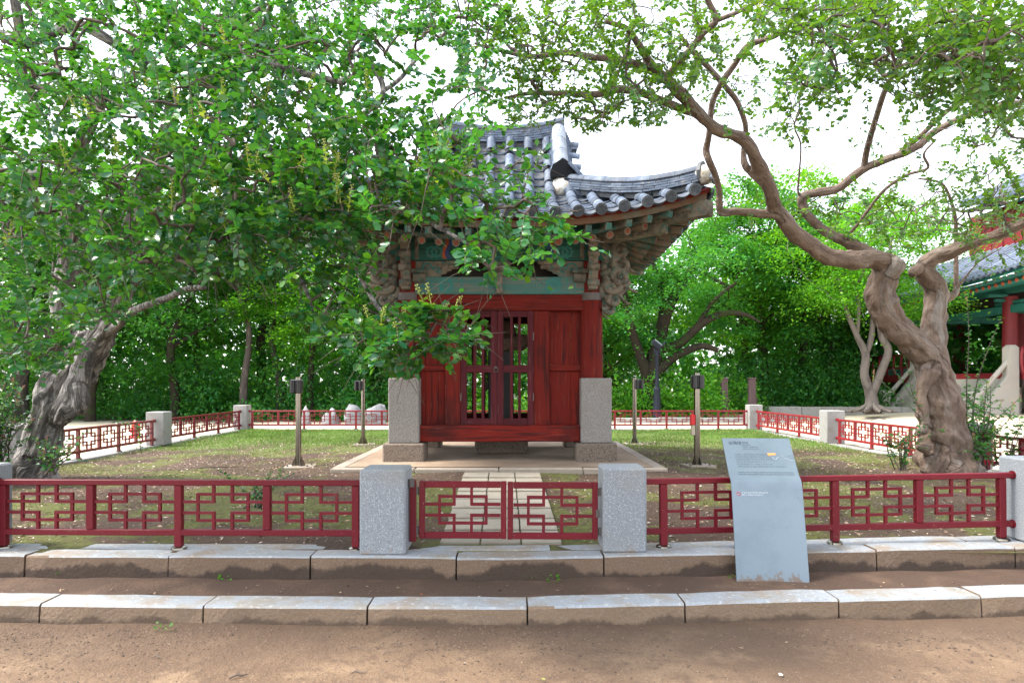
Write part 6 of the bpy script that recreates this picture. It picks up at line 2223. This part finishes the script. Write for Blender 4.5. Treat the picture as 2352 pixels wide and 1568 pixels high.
RZ = [(1200, 110, 150, 110, 5.9, 7.2, 72), (1350, 160, 160, 110, 6.2, 7.6, 92), (1500, 110, 150, 110, 6.4, 7.9, 82), (1680, 60, 180, 80, 6.4, 8.0, 80), (1430, 255, 130, 45, 6.4, 7.6, 44), (1270, 265, 110, 40, 6.0, 7.0, 30), (1210, 215, 70, 40, 6, 6.8, 18), (1490, 205, 110, 55, 6.8, 7.8, 40),
      (1700, 215, 70, 90, 7.6, 8.6, 30), (1860, 50, 130, 60, 5.4, 7.2, 70), (1850, 245, 85, 65, 5.3, 6.4, 40), (1870, 180, 90, 40, 5.2, 6.4, 26), (2080, 70, 250, 95, 4.4, 6.4, 230), (2280, 110, 150, 110, 4.2, 5.8, 130), (2130, 170, 170, 60, 4.8, 6.8, 70), (2320, 200, 110, 70, 4.6, 6.8, 56), (2230, 310, 90, 60, 7.5, 9, 24), (2040, 330, 90, 40, 7.8, 9.2, 18), (2310, 300, 90, 90, 6.6, 8.5, 40),
      (2100, 490, 170, 80, 8.6, 10.4, 90), (2260, 450, 110, 80, 8.0, 9.8, 90), (2290, 560, 90, 60, 8.2, 9.6, 30), (1720, 470, 40, 22, 8.6, 9.0, 8), (1660, 455, 30, 20, 8.5, 8.8, 4), (1900, 470, 90, 40, 9.2, 10.2, 20), (1330, 40, 200, 60, 6.0, 7.4, 60), (1960, 520, 70, 40, 9.3, 10.2, 16), (1050, 40, 80, 60, 6.2, 7, 16), (2450, 250, 110, 220, 5, 8, 60), (1590, 160, 60, 50, 7, 8, 14), (2000, 180, 40, 40, 6.0, 7, 8)]
RH_ = [(1250, 45, 30, 30, .6), (1410, 75, 24, 26, .6), (1560, 60, 30, 30, .6), (1690, 130, 34, 40, .7), (1800, 130, 40, 40, .7), (1150, 170, 40, 30, .5), (1980, 130, 30, 26, .5)]
rt, rn_, rp_ = hero('crape_myrtle', 'old crape myrtle with a thick crooked brown trunk forking beside the right railing', RB, right_limbs, 'bark', RZ, RH_, 'leaf_r', .058, 17, 0, .022, 2, .28, .13, 220, clear_right, rmax=.012)
new_shoots(rt, sample_zones([(1780, 20, 120, 20, 5.4, 6.2, 4), (1870, 400, 30, 40, 9.2, 9.8, 4), (2200, 40, 120, 30, 4.6, 5.4, 6)]), hgt=.2)


# ------------------------------------------------------------------ suckers and shrubs
def leafy_stems(name, label, cat, root, stems, leafm, ls, per, bark='twig', tips=True, seed=0, group=None):
    """Upright woody shoots with leaves in opposite pairs along them."""
    t = thing(name, label, cat, root, group)
    st = MB()
    P_, D_, N_, S_ = [], [], [], []
    tips_ = []
    for s in stems:
        s = spline(np.array(s), 6)
        st.tube(s[:, :3], s[:, 3], 5, False)
        L_ = np.concatenate([[0], np.cumsum(np.linalg.norm(np.diff(s[:, :3], axis=0), axis=1))])
        n = int(L_[-1] * per)
        a0 = RNG.random() * 6
        for i in range(n):
            u = L_[-1] * (.15 + .85 * (i + RNG.random() * .5) / n)
            p = np.array([np.interp(u, L_, s[:, k]) for k in range(3)])
            a = a0 + (i // 2) * 1.57 + (i % 2) * math.pi + RNG.normal(0, .3)
            P_.append(p)
            D_.append((math.cos(a), math.sin(a), .25 + RNG.normal(0, .2)))
            N_.append((RNG.normal(0, .6), -.55 + RNG.normal(0, .6), .8))
            S_.append(1.25 * ls * RNG.uniform(.6, 1.15) * (1.05 - .45 * u / L_[-1]))
        tips_.append(s[-1, :3])
    part('stems', st, bark, t, True)
    v, f = leaf_cloud(np.array(P_), np.array(D_), np.array(N_), np.array(S_))
    o = link('foliage', fast_mesh('foliage', v, f, leafm, True, root), t)
    o['kind'] = 'stuff'
    if tips:
        new_shoots(t, np.array(tips_)[::4] - (0, 0, .08), hgt=.13, ls=.022, pink=1)
    return t


def branchy(px, py, d, n, h, spread, lean=(0, 0), sub=3):
    b = P(px, py, d)
    b[2] = max(.28, b[2])
    out = []
    for i in range(n):
        a = RNG.random() * 2 * math.pi
        s = spread * RNG.uniform(.2, 1)
        e = b + np.array((math.cos(a) * s + lean[0] * RNG.random(), math.sin(a) * s * .7 + lean[1], h * RNG.uniform(.5, 1)))
        m = b + (e - b) * .5 + RNG.normal(0, .05, 3) + np.array((-.0, 0, .06))
        out.append([(*(b + RNG.normal(0, .06, 3) * (1, 1, 0)), .010), (*m, .007), (*e, .003)])
        for k in range(sub):
            u = RNG.uniform(.35, .9)
            q0 = b + (e - b) * u
            a2 = RNG.random() * 2 * math.pi
            l2 = RNG.uniform(.2, .45)
            q1 = q0 + np.array((math.cos(a2) * l2, math.sin(a2) * l2 * .7, RNG.uniform(-.05, .35)))
            out.append([(*q0, .004), (*((q0 + q1) / 2 + (0, 0, .03)), .003), (*q1, .0018)])
    return out


leafy_stems('suckers', 'tangle of leafy suckers around the foot of the leaning grey trunk', 'shrub', tuple(P(60, 1085, 8.9)), branchy(0, 1085, 8.8, 22, 1.3, .55) + branchy(-90, 1085, 8.6, 16, 1.6, .7) + branchy(110, 1090, 8.6, 8, .4, .4), 'leaf', .05, 34)
leafy_stems('suckers', 'tall sprouting suckers with pink tips at the right foot of the crooked trunk', 'shrub', tuple(P(2240, 1075, 9.9)),
            [[(*P(2222, 1075, 10.0), .012), (*P(2220, 900, 10.0), .009), (*P(2225, 780, 10.0), .006), (*P(2222, 690, 10.0), .003)], [(*P(2226, 1070, 10.05), .010), (*P(2240, 900, 10.0), .008), (*P(2270, 800, 9.9), .006), (*P(2300, 730, 9.8), .003)]]
            + branchy(2240, 1075, 9.9, 12, 1.3, .6, (.45, 0), 4) + branchy(2290, 1070, 9.7, 7, .9, .5, (.3, 0), 4) + branchy(2230, 1085, 9.6, 10, .5, .35), 'leaf_mid', .062, 24)
leafy_stems('suckers', 'thin pink-tipped sucker reaching left from the crooked trunk above the railing', 'shrub', tuple(P(2118, 960, 9.6)),
            [[(*P(2118, 960, 9.6), .006), (*P(2080, 925, 9.5), .005), (*P(2040, 890, 9.4), .004), (*P(2005, 862, 9.3), .002)], [(*P(2118, 950, 9.6), .006), (*P(2095, 900, 9.5), .005), (*P(2085, 850, 9.4), .003), (*P(2075, 815, 9.4), .002)], [(*P(2105, 930, 9.55), .004), (*P(2075, 880, 9.5), .003), (*P(2050, 845, 9.4), .002)]], 'leaf_mid', .045, 22)
leafy_stems('suckers', 'low leafy sucker on the ground to the left of the crooked trunk', 'shrub', tuple(P(2062, 1085, 9.4)), branchy(2065, 1080, 9.4, 8, .75, .3), 'leaf_mid', .05, 26)
leafy_stems('seedling', 'young weedy seedling growing alone in the soil behind the left front railing', 'weed', tuple(P(592, 1160, 6.6)), branchy(592, 1165, 6.5, 6, .16, .16, (0, 0), 1), 'leaf', .042, 60, tips=False)
leafy_stems('seedling', 'thin bare-stemmed sapling standing in front of the brownish left side railing', 'weed', tuple(P(322, 1035, 10.3)), [[(*P(324, 1040, 10.3), .006), (*P(318, 985, 10.3), .005), (*P(312, 960, 10.3), .003)], [(*P(318, 990, 10.3), .004), (*P(330, 975, 10.3), .002)], [(*P(318, 985, 10.3), .004), (*P(300, 975, 10.2), .003), (*P(255, 970, 10.1), .002)]], 'leaf', .05, 36, tips=False)
WEEDS = ['tiny clover tuft at the foot of the upper kerb left of the gate', 'tiny clover tuft under the middle of the upper kerb', 'tiny clover tuft beside the sign foot', 'tiny weed at the left foot of the upper kerb', 'tiny twin clover tuft right of the kerb middle', 'tiny weed right of the sign at the kerb foot', 'tiny weed sprouting at the foot of the lower kerb']
for (px, py, z), lab in zip(((517, 1333, .12), (1219, 1333, .12), (1690, 1330, .12), (150, 1327, .12), (1270, 1336, .12), (1966, 1312, .13), (376, 1446, .01)), WEEDS):
    xw, yw = tw(px, py, z)
    n = 16
    a = RNG.random(n) * 6.28
    r = .05 * np.sqrt(RNG.random(n))
    pos = np.stack([xw + r * np.cos(a), yw + r * np.sin(a) * .7, z + RNG.uniform(.01, .05, n)], 1)
    v, f = leaf_cloud(pos, np.stack([np.cos(a), np.sin(a), .2 + 0 * a], 1), np.stack([0 * a, -.4 + 0 * a, 1 + 0 * a], 1) + RNG.normal(0, .3, (n, 3)), np.full(n, .024))
    o = link('clover_tuft', fast_mesh('clover_tuft', v, f, 'leaf_bright', False, (xw, yw, z)), None, (xw, yw, z))
    o['label'], o['category'], o['group'], o['kind'] = lab, 'weed', 'little weeds along the kerbs', 'thing'


# ------------------------------------------------------------------ the trees beyond
def far_tree(seed, h, crown, limbs, nclump, per, cl, card, leafm, bark, flat=.55, zlo=.35):
    """Meshes of one kind of tree, standing at the origin: trunk with limbs, and a crown of leaf clumps on twigs."""
    rg = np.random.default_rng(seed)
    wood_ = MB()
    S = []
    for l in limbs:
        s = spline(np.array(l, float), 5)
        wood_.tube(s[:, :3], np.maximum(s[:, 3], .01), 9, False)
        S.append(s)
    S = np.vstack(S)
    nodes = S[S[:, 2] > h * zlo * .6][:, :3]
    rx, ry, z0, z1 = crown
    u = rg.normal(0, 1, (nclump, 3))
    u = unit(u) * (rg.random((nclump, 1)) ** .4)
    zc = (z0 + z1) / 2
    pts = np.stack([u[:, 0] * rx, u[:, 1] * ry, zc + u[:, 2] * (z1 - z0) / 2], 1)
    # a lumpy outline
    for i in range(nclump):
        k = 1 + .35 * mnoise.noise(Vector(pts[i] * .55) + Vector((seed, 0, 0)))
        pts[i, :2] *= k
    global RNG
    keep, RNG = RNG, rg
    twigs(wood_, nodes, pts, rmin=.008, rmax=.07, sides=4, wob=.16)
    RNG = keep
    n = nclump * per
    c = np.repeat(pts, per, 0)
    sc = np.repeat(rg.uniform(.6, 1.25, nclump), per)[:, None]
    off = rg.normal(0, 1, (n, 3)) * cl * sc * (1, 1, flat)
    tilt = np.repeat(rg.normal(0, .25, (nclump, 2)), per, 0)
    off[:, 2] += off[:, 0] * tilt[:, 0] + off[:, 1] * tilt[:, 1] - .18 * (off[:, 0] ** 2 + off[:, 1] ** 2) / cl
    pos = c + off
    d = np.stack([rg.normal(0, 1, n), rg.normal(0, 1, n), rg.normal(-.25, .35, n)], 1)
    nn = np.stack([rg.normal(0, .45, n), rg.normal(0, .45, n), np.ones(n)], 1)
    v, f = leaf_cloud(pos, d, nn, card * rg.uniform(.6, 1.3, n), True)
    return wood_.mesh('trunk', MAT[bark], True), fast_mesh('crown', v, f, leafm, False)


def std_limbs(h, r, seed, n=7, lo=.3):
    rg = np.random.default_rng(seed)
    tr = [(0, 0, -.6, r * 1.35), (rg.normal(0, .06), rg.normal(0, .06), h * .12, r), (rg.normal(0, .15), rg.normal(0, .15), h * .32, r * .82), (rg.normal(0, .3), rg.normal(0, .3), h * .55, r * .55), (rg.normal(0, .45), rg.normal(0, .45), h * .8, r * .25)]
    out = [tr]
    t = np.array(tr)
    for i in range(n):
        z = h * (lo + (.75 - lo) * i / n)
        b = np.array([np.interp(z, t[:, 2], t[:, k]) for k in (0, 1)])
        rr = np.interp(z, t[:, 2], t[:, 3])
        a = i * 2.4 + rg.random()
        l = h * rg.uniform(.2, .34)
        out.append([(b[0], b[1], z, rr * .6), (b[0] + math.cos(a) * l * .5, b[1] + math.sin(a) * l * .5, z + l * .35, rr * .42), (b[0] + math.cos(a) * l, b[1] + math.sin(a) * l, z + l * .6, rr * .2)])
    return out


KINDS = {
    'dark': far_tree(21, 9.5, (2.7, 2.7, 1.9, 9.8), std_limbs(9.5, .20, 1), 52, 340, .40, .145, 'leaf_dark', 'bark_dark', .38),
    'mid': far_tree(22, 9.0, (3.0, 2.8, 1.5, 9.2), std_limbs(9.0, .17, 2), 52, 340, .43, .145, 'leaf_mid', 'bark_grey', .38),
    'bright': far_tree(23, 8.0, (3.0, 2.8, 1.6, 8.4), std_limbs(8.0, .14, 3), 50, 360, .43, .135, 'leaf_bright', 'bark_grey', .32),
    'thin': far_tree(24, 11.0, (2.0, 2.0, 3.6, 11.0), std_limbs(11.0, .14, 4, 8, .4), 42, 220, .36, .135, 'leaf_dark', 'bark_dark', .36, .5),
}
TREES = [
    # kind, x, y, scale, turn, label
    ('mid', -12.6, 25.5, 1.0, 0.3, 'leafy tree with a straight trunk left of the back railing corner'),
    ('mid', -15.2, 24.6, .95, 1.9, 'bushy mid green tree behind the leaning trunk'),
    ('dark', -18.6, 26.0, 1.1, 2.8, 'dark tree at the left edge of the wood'),
    ('thin', -9.8, 25.0, .95, .9, 'slim dark tree left of the sensor poles with a high crown'),
    ('thin', -9.4, 27.5, 1.0, 3.0, 'slim tree with a reddish trunk standing behind its twin'),
    ('bright', -7.4, 25.6, .92, 4.2, 'light green tree directly behind the nearer left sensor pole'),
    ('mid', -5.2, 27.0, 1.0, 5.0, 'mid green tree between the left sensor poles'),
    ('dark', -3.6, 25.2, .85, .2, 'dark tree beside the left edge of the shrine'),
    ('bright', -1.2, 29.0, .8, 1.0, 'bright green tree seen through the shrine doors'),
    ('mid', 1.8, 28.0, .8, 2.0, 'mid green tree hidden behind the shrine roof'),
    ('dark', -22.0, 22.5, 1.1, 5.5, 'big dark tree beyond the left frame edge'),
    ('mid', -11.0, 30.0, 1.25, .5, 'tall mid green tree filling the gap behind the left wood'),
    ('bright', -14.5, 31.0, 1.3, 1.4, 'tall bright tree glowing behind the left wood'),
    ('mid', -6.5, 31.5, 1.25, 2.6, 'tall mid green tree behind the slim trunks'),
    ('bright', 10.4, 31.0, 1.3, .4, 'bright green tree behind the spreading tree'),
    ('mid', 11.0, 29.6, 1.2, 3.3, 'mid green tree above the low stone wall'),
    ('bright', 13.4, 31.0, 1.42, 4.4, 'yellow-green tree behind the two newel posts'),
    ('dark', 15.6, 33.5, 1.15, 2.2, 'dark tree behind the pale forked trunk'),
    ('mid', 18.2, 36.0, 1.1, 1.1, 'mid green tree at the far end of the pavilion'),
    ('mid', 27.5, 24.0, 1.0, .7, 'mid green tree beyond the pavilion columns'),
    ('dark', 28.5, 30.0, 1.0, 2.7, 'dark tree seen through the pavilion'),
    ('mid', 5.0, 33.0, 1.0, 3.9, 'mid green tree far behind the lamp post'),
    ('bright', 4.2, 30.5, .78, 5.1, 'small bright tree beside the right edge of the shrine'),
    ('mid', -18.5, 31.0, 1.3, 4.0, 'tall mid green tree far behind the left edge'),
]
for kind, x, y, s, a, lab in TREES:
    z = float(terrain(np.array(x), np.array(y)))
    t = thing('forest_tree', lab, 'tree', (x, y, z), 'trees beyond the railings')
    t.rotation_euler = (0, 0, a)
    t.scale = (s, s, s)
    for nm, me in zip(('trunk', 'crown'), KINDS[kind]):
        o = bpy.data.objects.new(nm, me)
        C.objects.link(o)
        o.parent = t
        if nm == 'crown':
            o['kind'] = 'stuff'


def own_tree(name, label, px, py, d, limbs_px, crown, nclump, per, cl, card, leafm, bark, seed, flat=.4):
    b = P(px, py, d)
    b[2] = float(terrain(np.array(b[0]), np.array(b[1])))
    limbs_ = [[(*(P(u, v, dd) - b), r) for u, v, dd, r in l] for l in limbs_px]
    h = crown[3]
    w_, c_ = far_tree(seed, h, crown, limbs_, nclump, per, cl, card, leafm, bark, flat, .2)
    t = thing(name, label, 'tree', tuple(b))
    link('trunk', w_, t)
    o = link('crown', c_, t)
    o['kind'] = 'stuff'
    return t


own_tree('spreading_tree', 'broad spreading tree with several mossy limbs behind the lamp post', 1500, 935, 26.5,
         [[(1497, 950, 26.5, .55), (1492, 890, 26.5, .38), (1500, 840, 26.5, .33), (1515, 780, 26.5, .28), (1530, 720, 26.6, .24), (1560, 660, 26.8, .18), (1600, 600, 27, .1)],
          [(1490, 870, 26.4, .24), (1472, 820, 26.3, .2), (1455, 770, 26.2, .17), (1442, 720, 26.1, .15), (1430, 650, 26, .1)],
          [(1512, 800, 26.5, .22), (1560, 790, 26.2, .17), (1610, 745, 26, .15), (1660, 720, 25.8, .12), (1710, 722, 25.6, .08), (1745, 740, 25.4, .04)],
          [(1505, 860, 26.4, .2), (1550, 820, 26.1, .16), (1610, 795, 25.8, .13), (1650, 805, 25.6, .09)],
          [(1522, 740, 26.6, .18), (1520, 680, 26.8, .14), (1500, 600, 27, .08)],
          [(1600, 750, 26, .1), (1640, 690, 26, .08), (1690, 650, 26, .05)]],
         (5.6, 3.2, 2.0, 9.4), 92, 430, .46, .125, 'leaf_mid', 'bark_grey', 31, .36)
own_tree('maple_tree', 'pale forked tree with spreading surface roots in front of the pavilion', 2000, 945, 24.5,
         [[(2003, 950, 24.5, .34), (2002, 920, 24.5, .22), (1998, 895, 24.5, .2)], [(2000, 905, 24.5, .17), (1985, 860, 24.5, .15), (1988, 815, 24.5, .14), (1968, 770, 24.5, .10), (1945, 715, 24.4, .08), (1930, 660, 24.3, .05)],
          [(2002, 905, 24.5, .16), (2025, 850, 24.4, .14), (2040, 805, 24.3, .13), (2025, 770, 24.3, .12), (2020, 700, 24.3, .09), (2030, 620, 24.3, .06)],
          [(1988, 815, 24.5, .11), (2002, 770, 24.5, .1), (2004, 700, 24.5, .08), (1990, 620, 24.5, .05)], [(1968, 770, 24.5, .08), (1972, 700, 24.4, .06), (1960, 640, 24.3, .04)]]
         + [[(2003, 930, 24.5, .16), (2003 + dx * .4, 938, 24.4 - dz * .4, .10), (2003 + dx, 946, 24.3 - dz, .03)] for dx, dz in ((-60, .4), (-45, 1.0), (-20, 1.4), (20, 1.3), (45, .9), (60, .3))],
         (3.3, 2.6, 3.3, 8.0), 90, 300, .42, .11, 'leaf_bright', 'bark_pale', 32)

# a far-off wood that reads as one mass, and the undergrowth at the wood's edge
n = 120000
ang = RNG.uniform(-1.05, 1.05, n)
dd = RNG.uniform(36, 54, n)
x, y = np.sin(ang) * dd * 1.05, np.cos(ang) * dd
gz = terrain(x, y)
top = 9.5 + 2.0 * np.sin(ang * 9) + 1.2 * np.sin(ang * 23 + 1) - np.where(ang > .05, 2.2, 0)
z = gz + (top - gz) * RNG.random(n) ** 1.15
keepm = np.sin(ang * 31 + z * .8) + np.sin(ang * 57 - z * 1.3) + RNG.normal(0, .7, n) > -1.7 + np.clip((z - 3) * .3, -1.2, 1.1)
pos = np.stack([x, y, z], 1)[keepm]
n = len(pos)
v, f = leaf_cloud(pos, RNG.normal(0, 1, (n, 3)), RNG.normal(0, .7, (n, 3)) + (0, 0, 1), RNG.uniform(.3, .7, n), True)
o = link('far_woods', fast_mesh('far_woods', v, f, 'leaf_mid', False), None, (0, 0, 0))
o['kind'] = 'stuff'
o['label'] = 'far-off green wood beyond the hilltop'
o['category'] = 'wood'

def undergrowth(label, cl, leafm, card, per):
    P_, S_ = [], []
    for x, y, r, h in cl:
        n = int(per * r)
        u = unit(RNG.normal(0, 1, (n, 3))) * RNG.random((n, 1)) ** .33
        g_ = float(terrain(np.array(x), np.array(y)))
        p = np.stack([x + u[:, 0] * r, y + u[:, 1] * r * .7, g_ + np.abs(u[:, 2]) * h], 1)
        P_.append(p)
    pos = np.vstack(P_)
    n = len(pos)
    v, f = leaf_cloud(pos, RNG.normal(0, 1, (n, 3)) + (0, 0, .2), RNG.normal(0, .6, (n, 3)) + (0, -.3, 1), card * RNG.uniform(.6, 1.4, n), True)
    o = link('undergrowth', fast_mesh('undergrowth', v, f, leafm, False), None, (0, 0, 0))
    o['kind'] = 'stuff'
    o['label'], o['category'] = label, 'undergrowth'


undergrowth('dark low undergrowth under the trees at the left', [(RNG.uniform(-22, -2.5), RNG.uniform(24.2, 30), RNG.uniform(.6, 1.3), RNG.uniform(.7, 3.4)) for _ in range(85)], 'leaf_mid', .13, 420)
undergrowth('bright low plants along the wooded edge at the right', [(RNG.uniform(2.8, 9.2), RNG.uniform(24.6, 27), RNG.uniform(.5, 1.0), RNG.uniform(.6, 2.2)) for _ in range(34)] + [(RNG.uniform(-2.5, 3), RNG.uniform(23.5, 26), RNG.uniform(.5, .9), RNG.uniform(.6, 1.6)) for _ in range(14)], 'leaf_bright', .12, 420)
undergrowth('dark low shrubs behind the low stone wall', [(RNG.uniform(9.5, 15.2), RNG.uniform(27.4, 31), RNG.uniform(.6, 1.2), RNG.uniform(.8, 3.4)) for _ in range(60)] + [(RNG.uniform(19, 30), RNG.uniform(35, 38), 1.2, 2.5) for _ in range(16)], 'leaf_mid', .13, 420)


# ------------------------------------------------------------------ grass, moss, fallen bits
def blades(n, xr, yr, h, prob, name, m, label):
    x, y = RNG.uniform(*xr, n), RNG.uniform(*yr, n)
    pr = prob(x, y)
    k = RNG.random(n) < pr
    out = (x < PLX0 - .02) | (x > PLX1 + .02) | (y < PLY0 - .02) | (y > PLY1 + .02)
    path_ = (np.abs(x - px_x(1150, 1.0) * y) < .62) & (y < 9.2)
    k &= out & ~path_
    x, y = x[k], y[k]
    n = len(x)
    pos = np.stack([x, y, ground_in(x, y) - .004], 1)
    d = np.stack([RNG.normal(0, .45, n), RNG.normal(0, .45, n), np.ones(n)], 1)
    nn = np.stack([RNG.normal(0, 1, n), RNG.normal(0, 1, n), RNG.normal(.2, .3, n)], 1)
    v, f = leaf_cloud(pos, d, nn, h * RNG.uniform(.5, 1.5, n), True, np.full(n, .22))
    o = link(name, fast_mesh(name, v, f, m, False), None, (0, 0, 0))
    o['kind'] = 'stuff'
    o['label'], o['category'] = label, 'grass'


def patchy(x, y, sc, ph):
    return .5 + .25 * np.sin(x * sc + ph + 1.3 * np.sin(y * sc * .7)) + .25 * np.sin(y * sc * 1.3 - ph + 1.1 * np.sin(x * sc * .8 + ph))


blades(90000, (-7.6, 6.9), (12.5, 19.5), .055, lambda x, y: np.clip((y - 12.5) / 4.5, 0, 1) * (.35 + .65 * patchy(x, y, 1.1, 1)), 'grass', 'grass', 'short green grass along the back of the enclosure')
blades(110000, (-7.5, 7.2), (5.7, 16), .028, lambda x, y: np.clip(patchy(x, y, 1.7, 2.2) * 2.6 - .95, 0, 1) * (.6 + .4 * (x > 1.2)), 'moss', 'moss', 'mossy green tufts on the bare soil around the shrine')


def scatter(name, label, n, xr, yr, zf, sz, m, wid, lift=.004):
    x, y = RNG.uniform(*xr, n), RNG.uniform(*yr, n)
    if zf is ground_in:
        k = ((x < PLX0) | (x > PLX1) | (y < PLY0) | (y > PLY1))
        x, y = x[k], y[k]
    n = len(x)
    pos = np.stack([x, y, zf(x, y) + lift], 1)
    a = RNG.random(n) * 6.28
    v, f = leaf_cloud(pos, np.stack([np.cos(a), np.sin(a), RNG.normal(.1, .15, n)], 1), np.stack([RNG.normal(0, .25, n), RNG.normal(0, .25, n), np.ones(n)], 1), sz * RNG.uniform(.5, 1.6, n) ** 1.5, True, np.full(n, wid))
    o = link(name, fast_mesh(name, v, f, m, False), None, (0, 0, 0))
    o['kind'] = 'stuff'
    o['label'], o['category'] = label, 'leaf litter'


scatter('leaf_litter', 'brown leaf bits strewn over the enclosure soil', 20000, (-7.4, 7.0), (5.6, 17), ground_in, .03, 'litter', .8)
scatter('leaf_litter', 'pale dry flakes strewn over the enclosure soil', 7000, (-7.4, 7.0), (5.6, 16), ground_in, .024, 'litter_pale', .7)
scatter('leaf_litter', 'brown leaf bits on the strip between the kerbs', 260, (-5, 5), (4.8, 5.0), lambda x, y: .122 + front_dz(x), .02, 'litter', .7)
scatter('leaf_litter', 'brown and pale bits scattered on the sandy path', 420, (-5, 5), (2.0, 4.4), path_z, .012, 'litter', .7)
scatter('leaf_litter', 'pale specks of grit on the sandy path', 90, (-5, 5), (2.0, 4.4), path_z, .006, 'litter_pale', 1.2)


def pebbles(name, label, n, xr, yr, zf, r, m):
    x, y = RNG.uniform(*xr, n), RNG.uniform(*yr, n)
    if zf is path_z:
        k_ = RNG.random(n) < patchy(x, y, 2.6, .7) ** 2 * 1.3
        x, y = x[k_], y[k_]
        n = len(x)
    z = zf(x, y)
    oc = np.array([(1, 0, 0), (-1, 0, 0), (0, 1, 0), (0, -1, 0), (0, 0, .7), (0, 0, -.7)], float)
    of = np.array([(0, 2, 4), (2, 1, 4), (1, 3, 4), (3, 0, 4), (2, 0, 5), (1, 2, 5), (3, 1, 5), (0, 3, 5)])
    s = r * RNG.uniform(.4, 1.6, n) ** 2
    v = np.stack([x, y, z], 1)[:, None] + oc[None] * s[:, None, None] * RNG.uniform(.7, 1.3, (n, 6, 1))
    f = (of[None] + (np.arange(n) * 6)[:, None, None]).reshape(-1, 3)
    o = link(name, fast_mesh(name, v.reshape(-1, 3), f, m, True), None, (0, 0, 0))
    o['kind'] = 'stuff'
    o['label'], o['category'] = label, 'gravel'


MAT['grit'] = mat('grit', (.12, .08, .055, 1), .9, island=.5)
pebbles('gravel', 'fine grit crumbs on the sandy path', 15000, (-4.5, 4.5), (2.2, 4.45), path_z, .0042, 'grit')
pebbles('gravel', 'coarser soil crumbs along the foot of the lower kerb', 5000, (-4.5, 4.5), (4.1, 4.48), path_z, .0042, 'grit')
pebbles('gravel', 'soil crumbs on the strip between the two kerbs', 5000, (-4.8, 4.8), (4.75, 5.1), lambda x, y: .112 + front_dz(x) + 0 * y, .005, 'soil')


def bent_twig(px, py, z, l, a, label, r=.004):
    x, y = tw(px, py, z)
    dx, dy = math.cos(a) * l / 2, math.sin(a) * l / 2
    q = MB().tube([(x - dx, y - dy, z + .006), (x - dx * .3, y - dy * .3 + .01, z + .016), (x + dx * .4, y + dy * .4, z + .010), (x + dx, y + dy, z + .012)], [r * .6, r, r * .9, r * .4], 6)
    q.tube([(x - dx * .3, y - dy * .3 + .01, z + .014), (x - dx * .1, y + .03, z + .02)], [r * .7, r * .3], 5)
    solo('fallen_twig', q, 'twig', label, 'twig', (x, y, z), 'twigs fallen on the ground')


bent_twig(548, 1556, .0, .10, .5, 'dark forked twig at the bottom edge of the sandy path', .006)
bent_twig(820, 1492, .0, .12, -.15, 'thin twig on the sandy path below the gate', .003)
bent_twig(915, 1484, .0, .11, -.25, 'thin twig right of another on the sandy path', .003)
bent_twig(890, 1502, .0, .06, .5, 'short pale twig below two others on the sandy path', .003)
bent_twig(360, 1512, .0, .06, 0, 'short dark twig on the left part of the path', .004)
bent_twig(822, 1548, .0, .09, .05, 'pale twig at the bottom of the path left of centre', .004)
bent_twig(505, 1074, .36, .6, .25, 'long thin branch lying on the soil left of the nearer left pole', .009)
bent_twig(1890, 1112, .30, .8, .1, 'long pale branch lying on the moss behind the right railing', .012)
bent_twig(560, 1145, .29, .4, .3, 'dark branch lying on the soil behind the left front railing', .009)
for px, py, z, s, m_, lab in ((1100, 1372, .14, .03, 'litter_pale', 'pale curled leaf on the soil strip right of the middle'), (1298, 1398, .135, .03, 'litter', 'brown leaf lying on top of the lower kerb'), (1243, 1462 + 100, .0, .03, 'bud', 'yellow leaf on the sandy path'), (1798, 1552, .0, .04, 'litter_pale', 'pale leaf in the lower right of the path'), (1697, 1490, .0, .035, 'litter', 'brown leaf on the right part of the path'), (965, 1367, .14, .025, 'motif_orange', 'small orange leaf on the soil strip above the lower kerb'), (928, 1176, .305, .09, 'litter_pale', 'pale curled leaf behind the left front railing')):
    x, y = tw(px, py, z)
    a = RNG.random() * 6
    v, f = leaf_cloud(np.array([(x, y, z + .012)]), np.array([(math.cos(a), math.sin(a), .2)]), np.array([(.2, -.3, 1)]), np.array([s]))
    o = link('fallen_leaf', fast_mesh('fallen_leaf', v, f, m_, True, (x, y, z)), None, (x, y, z))
    o['label'], o['category'], o['group'] = lab, 'leaf', 'fallen leaves'
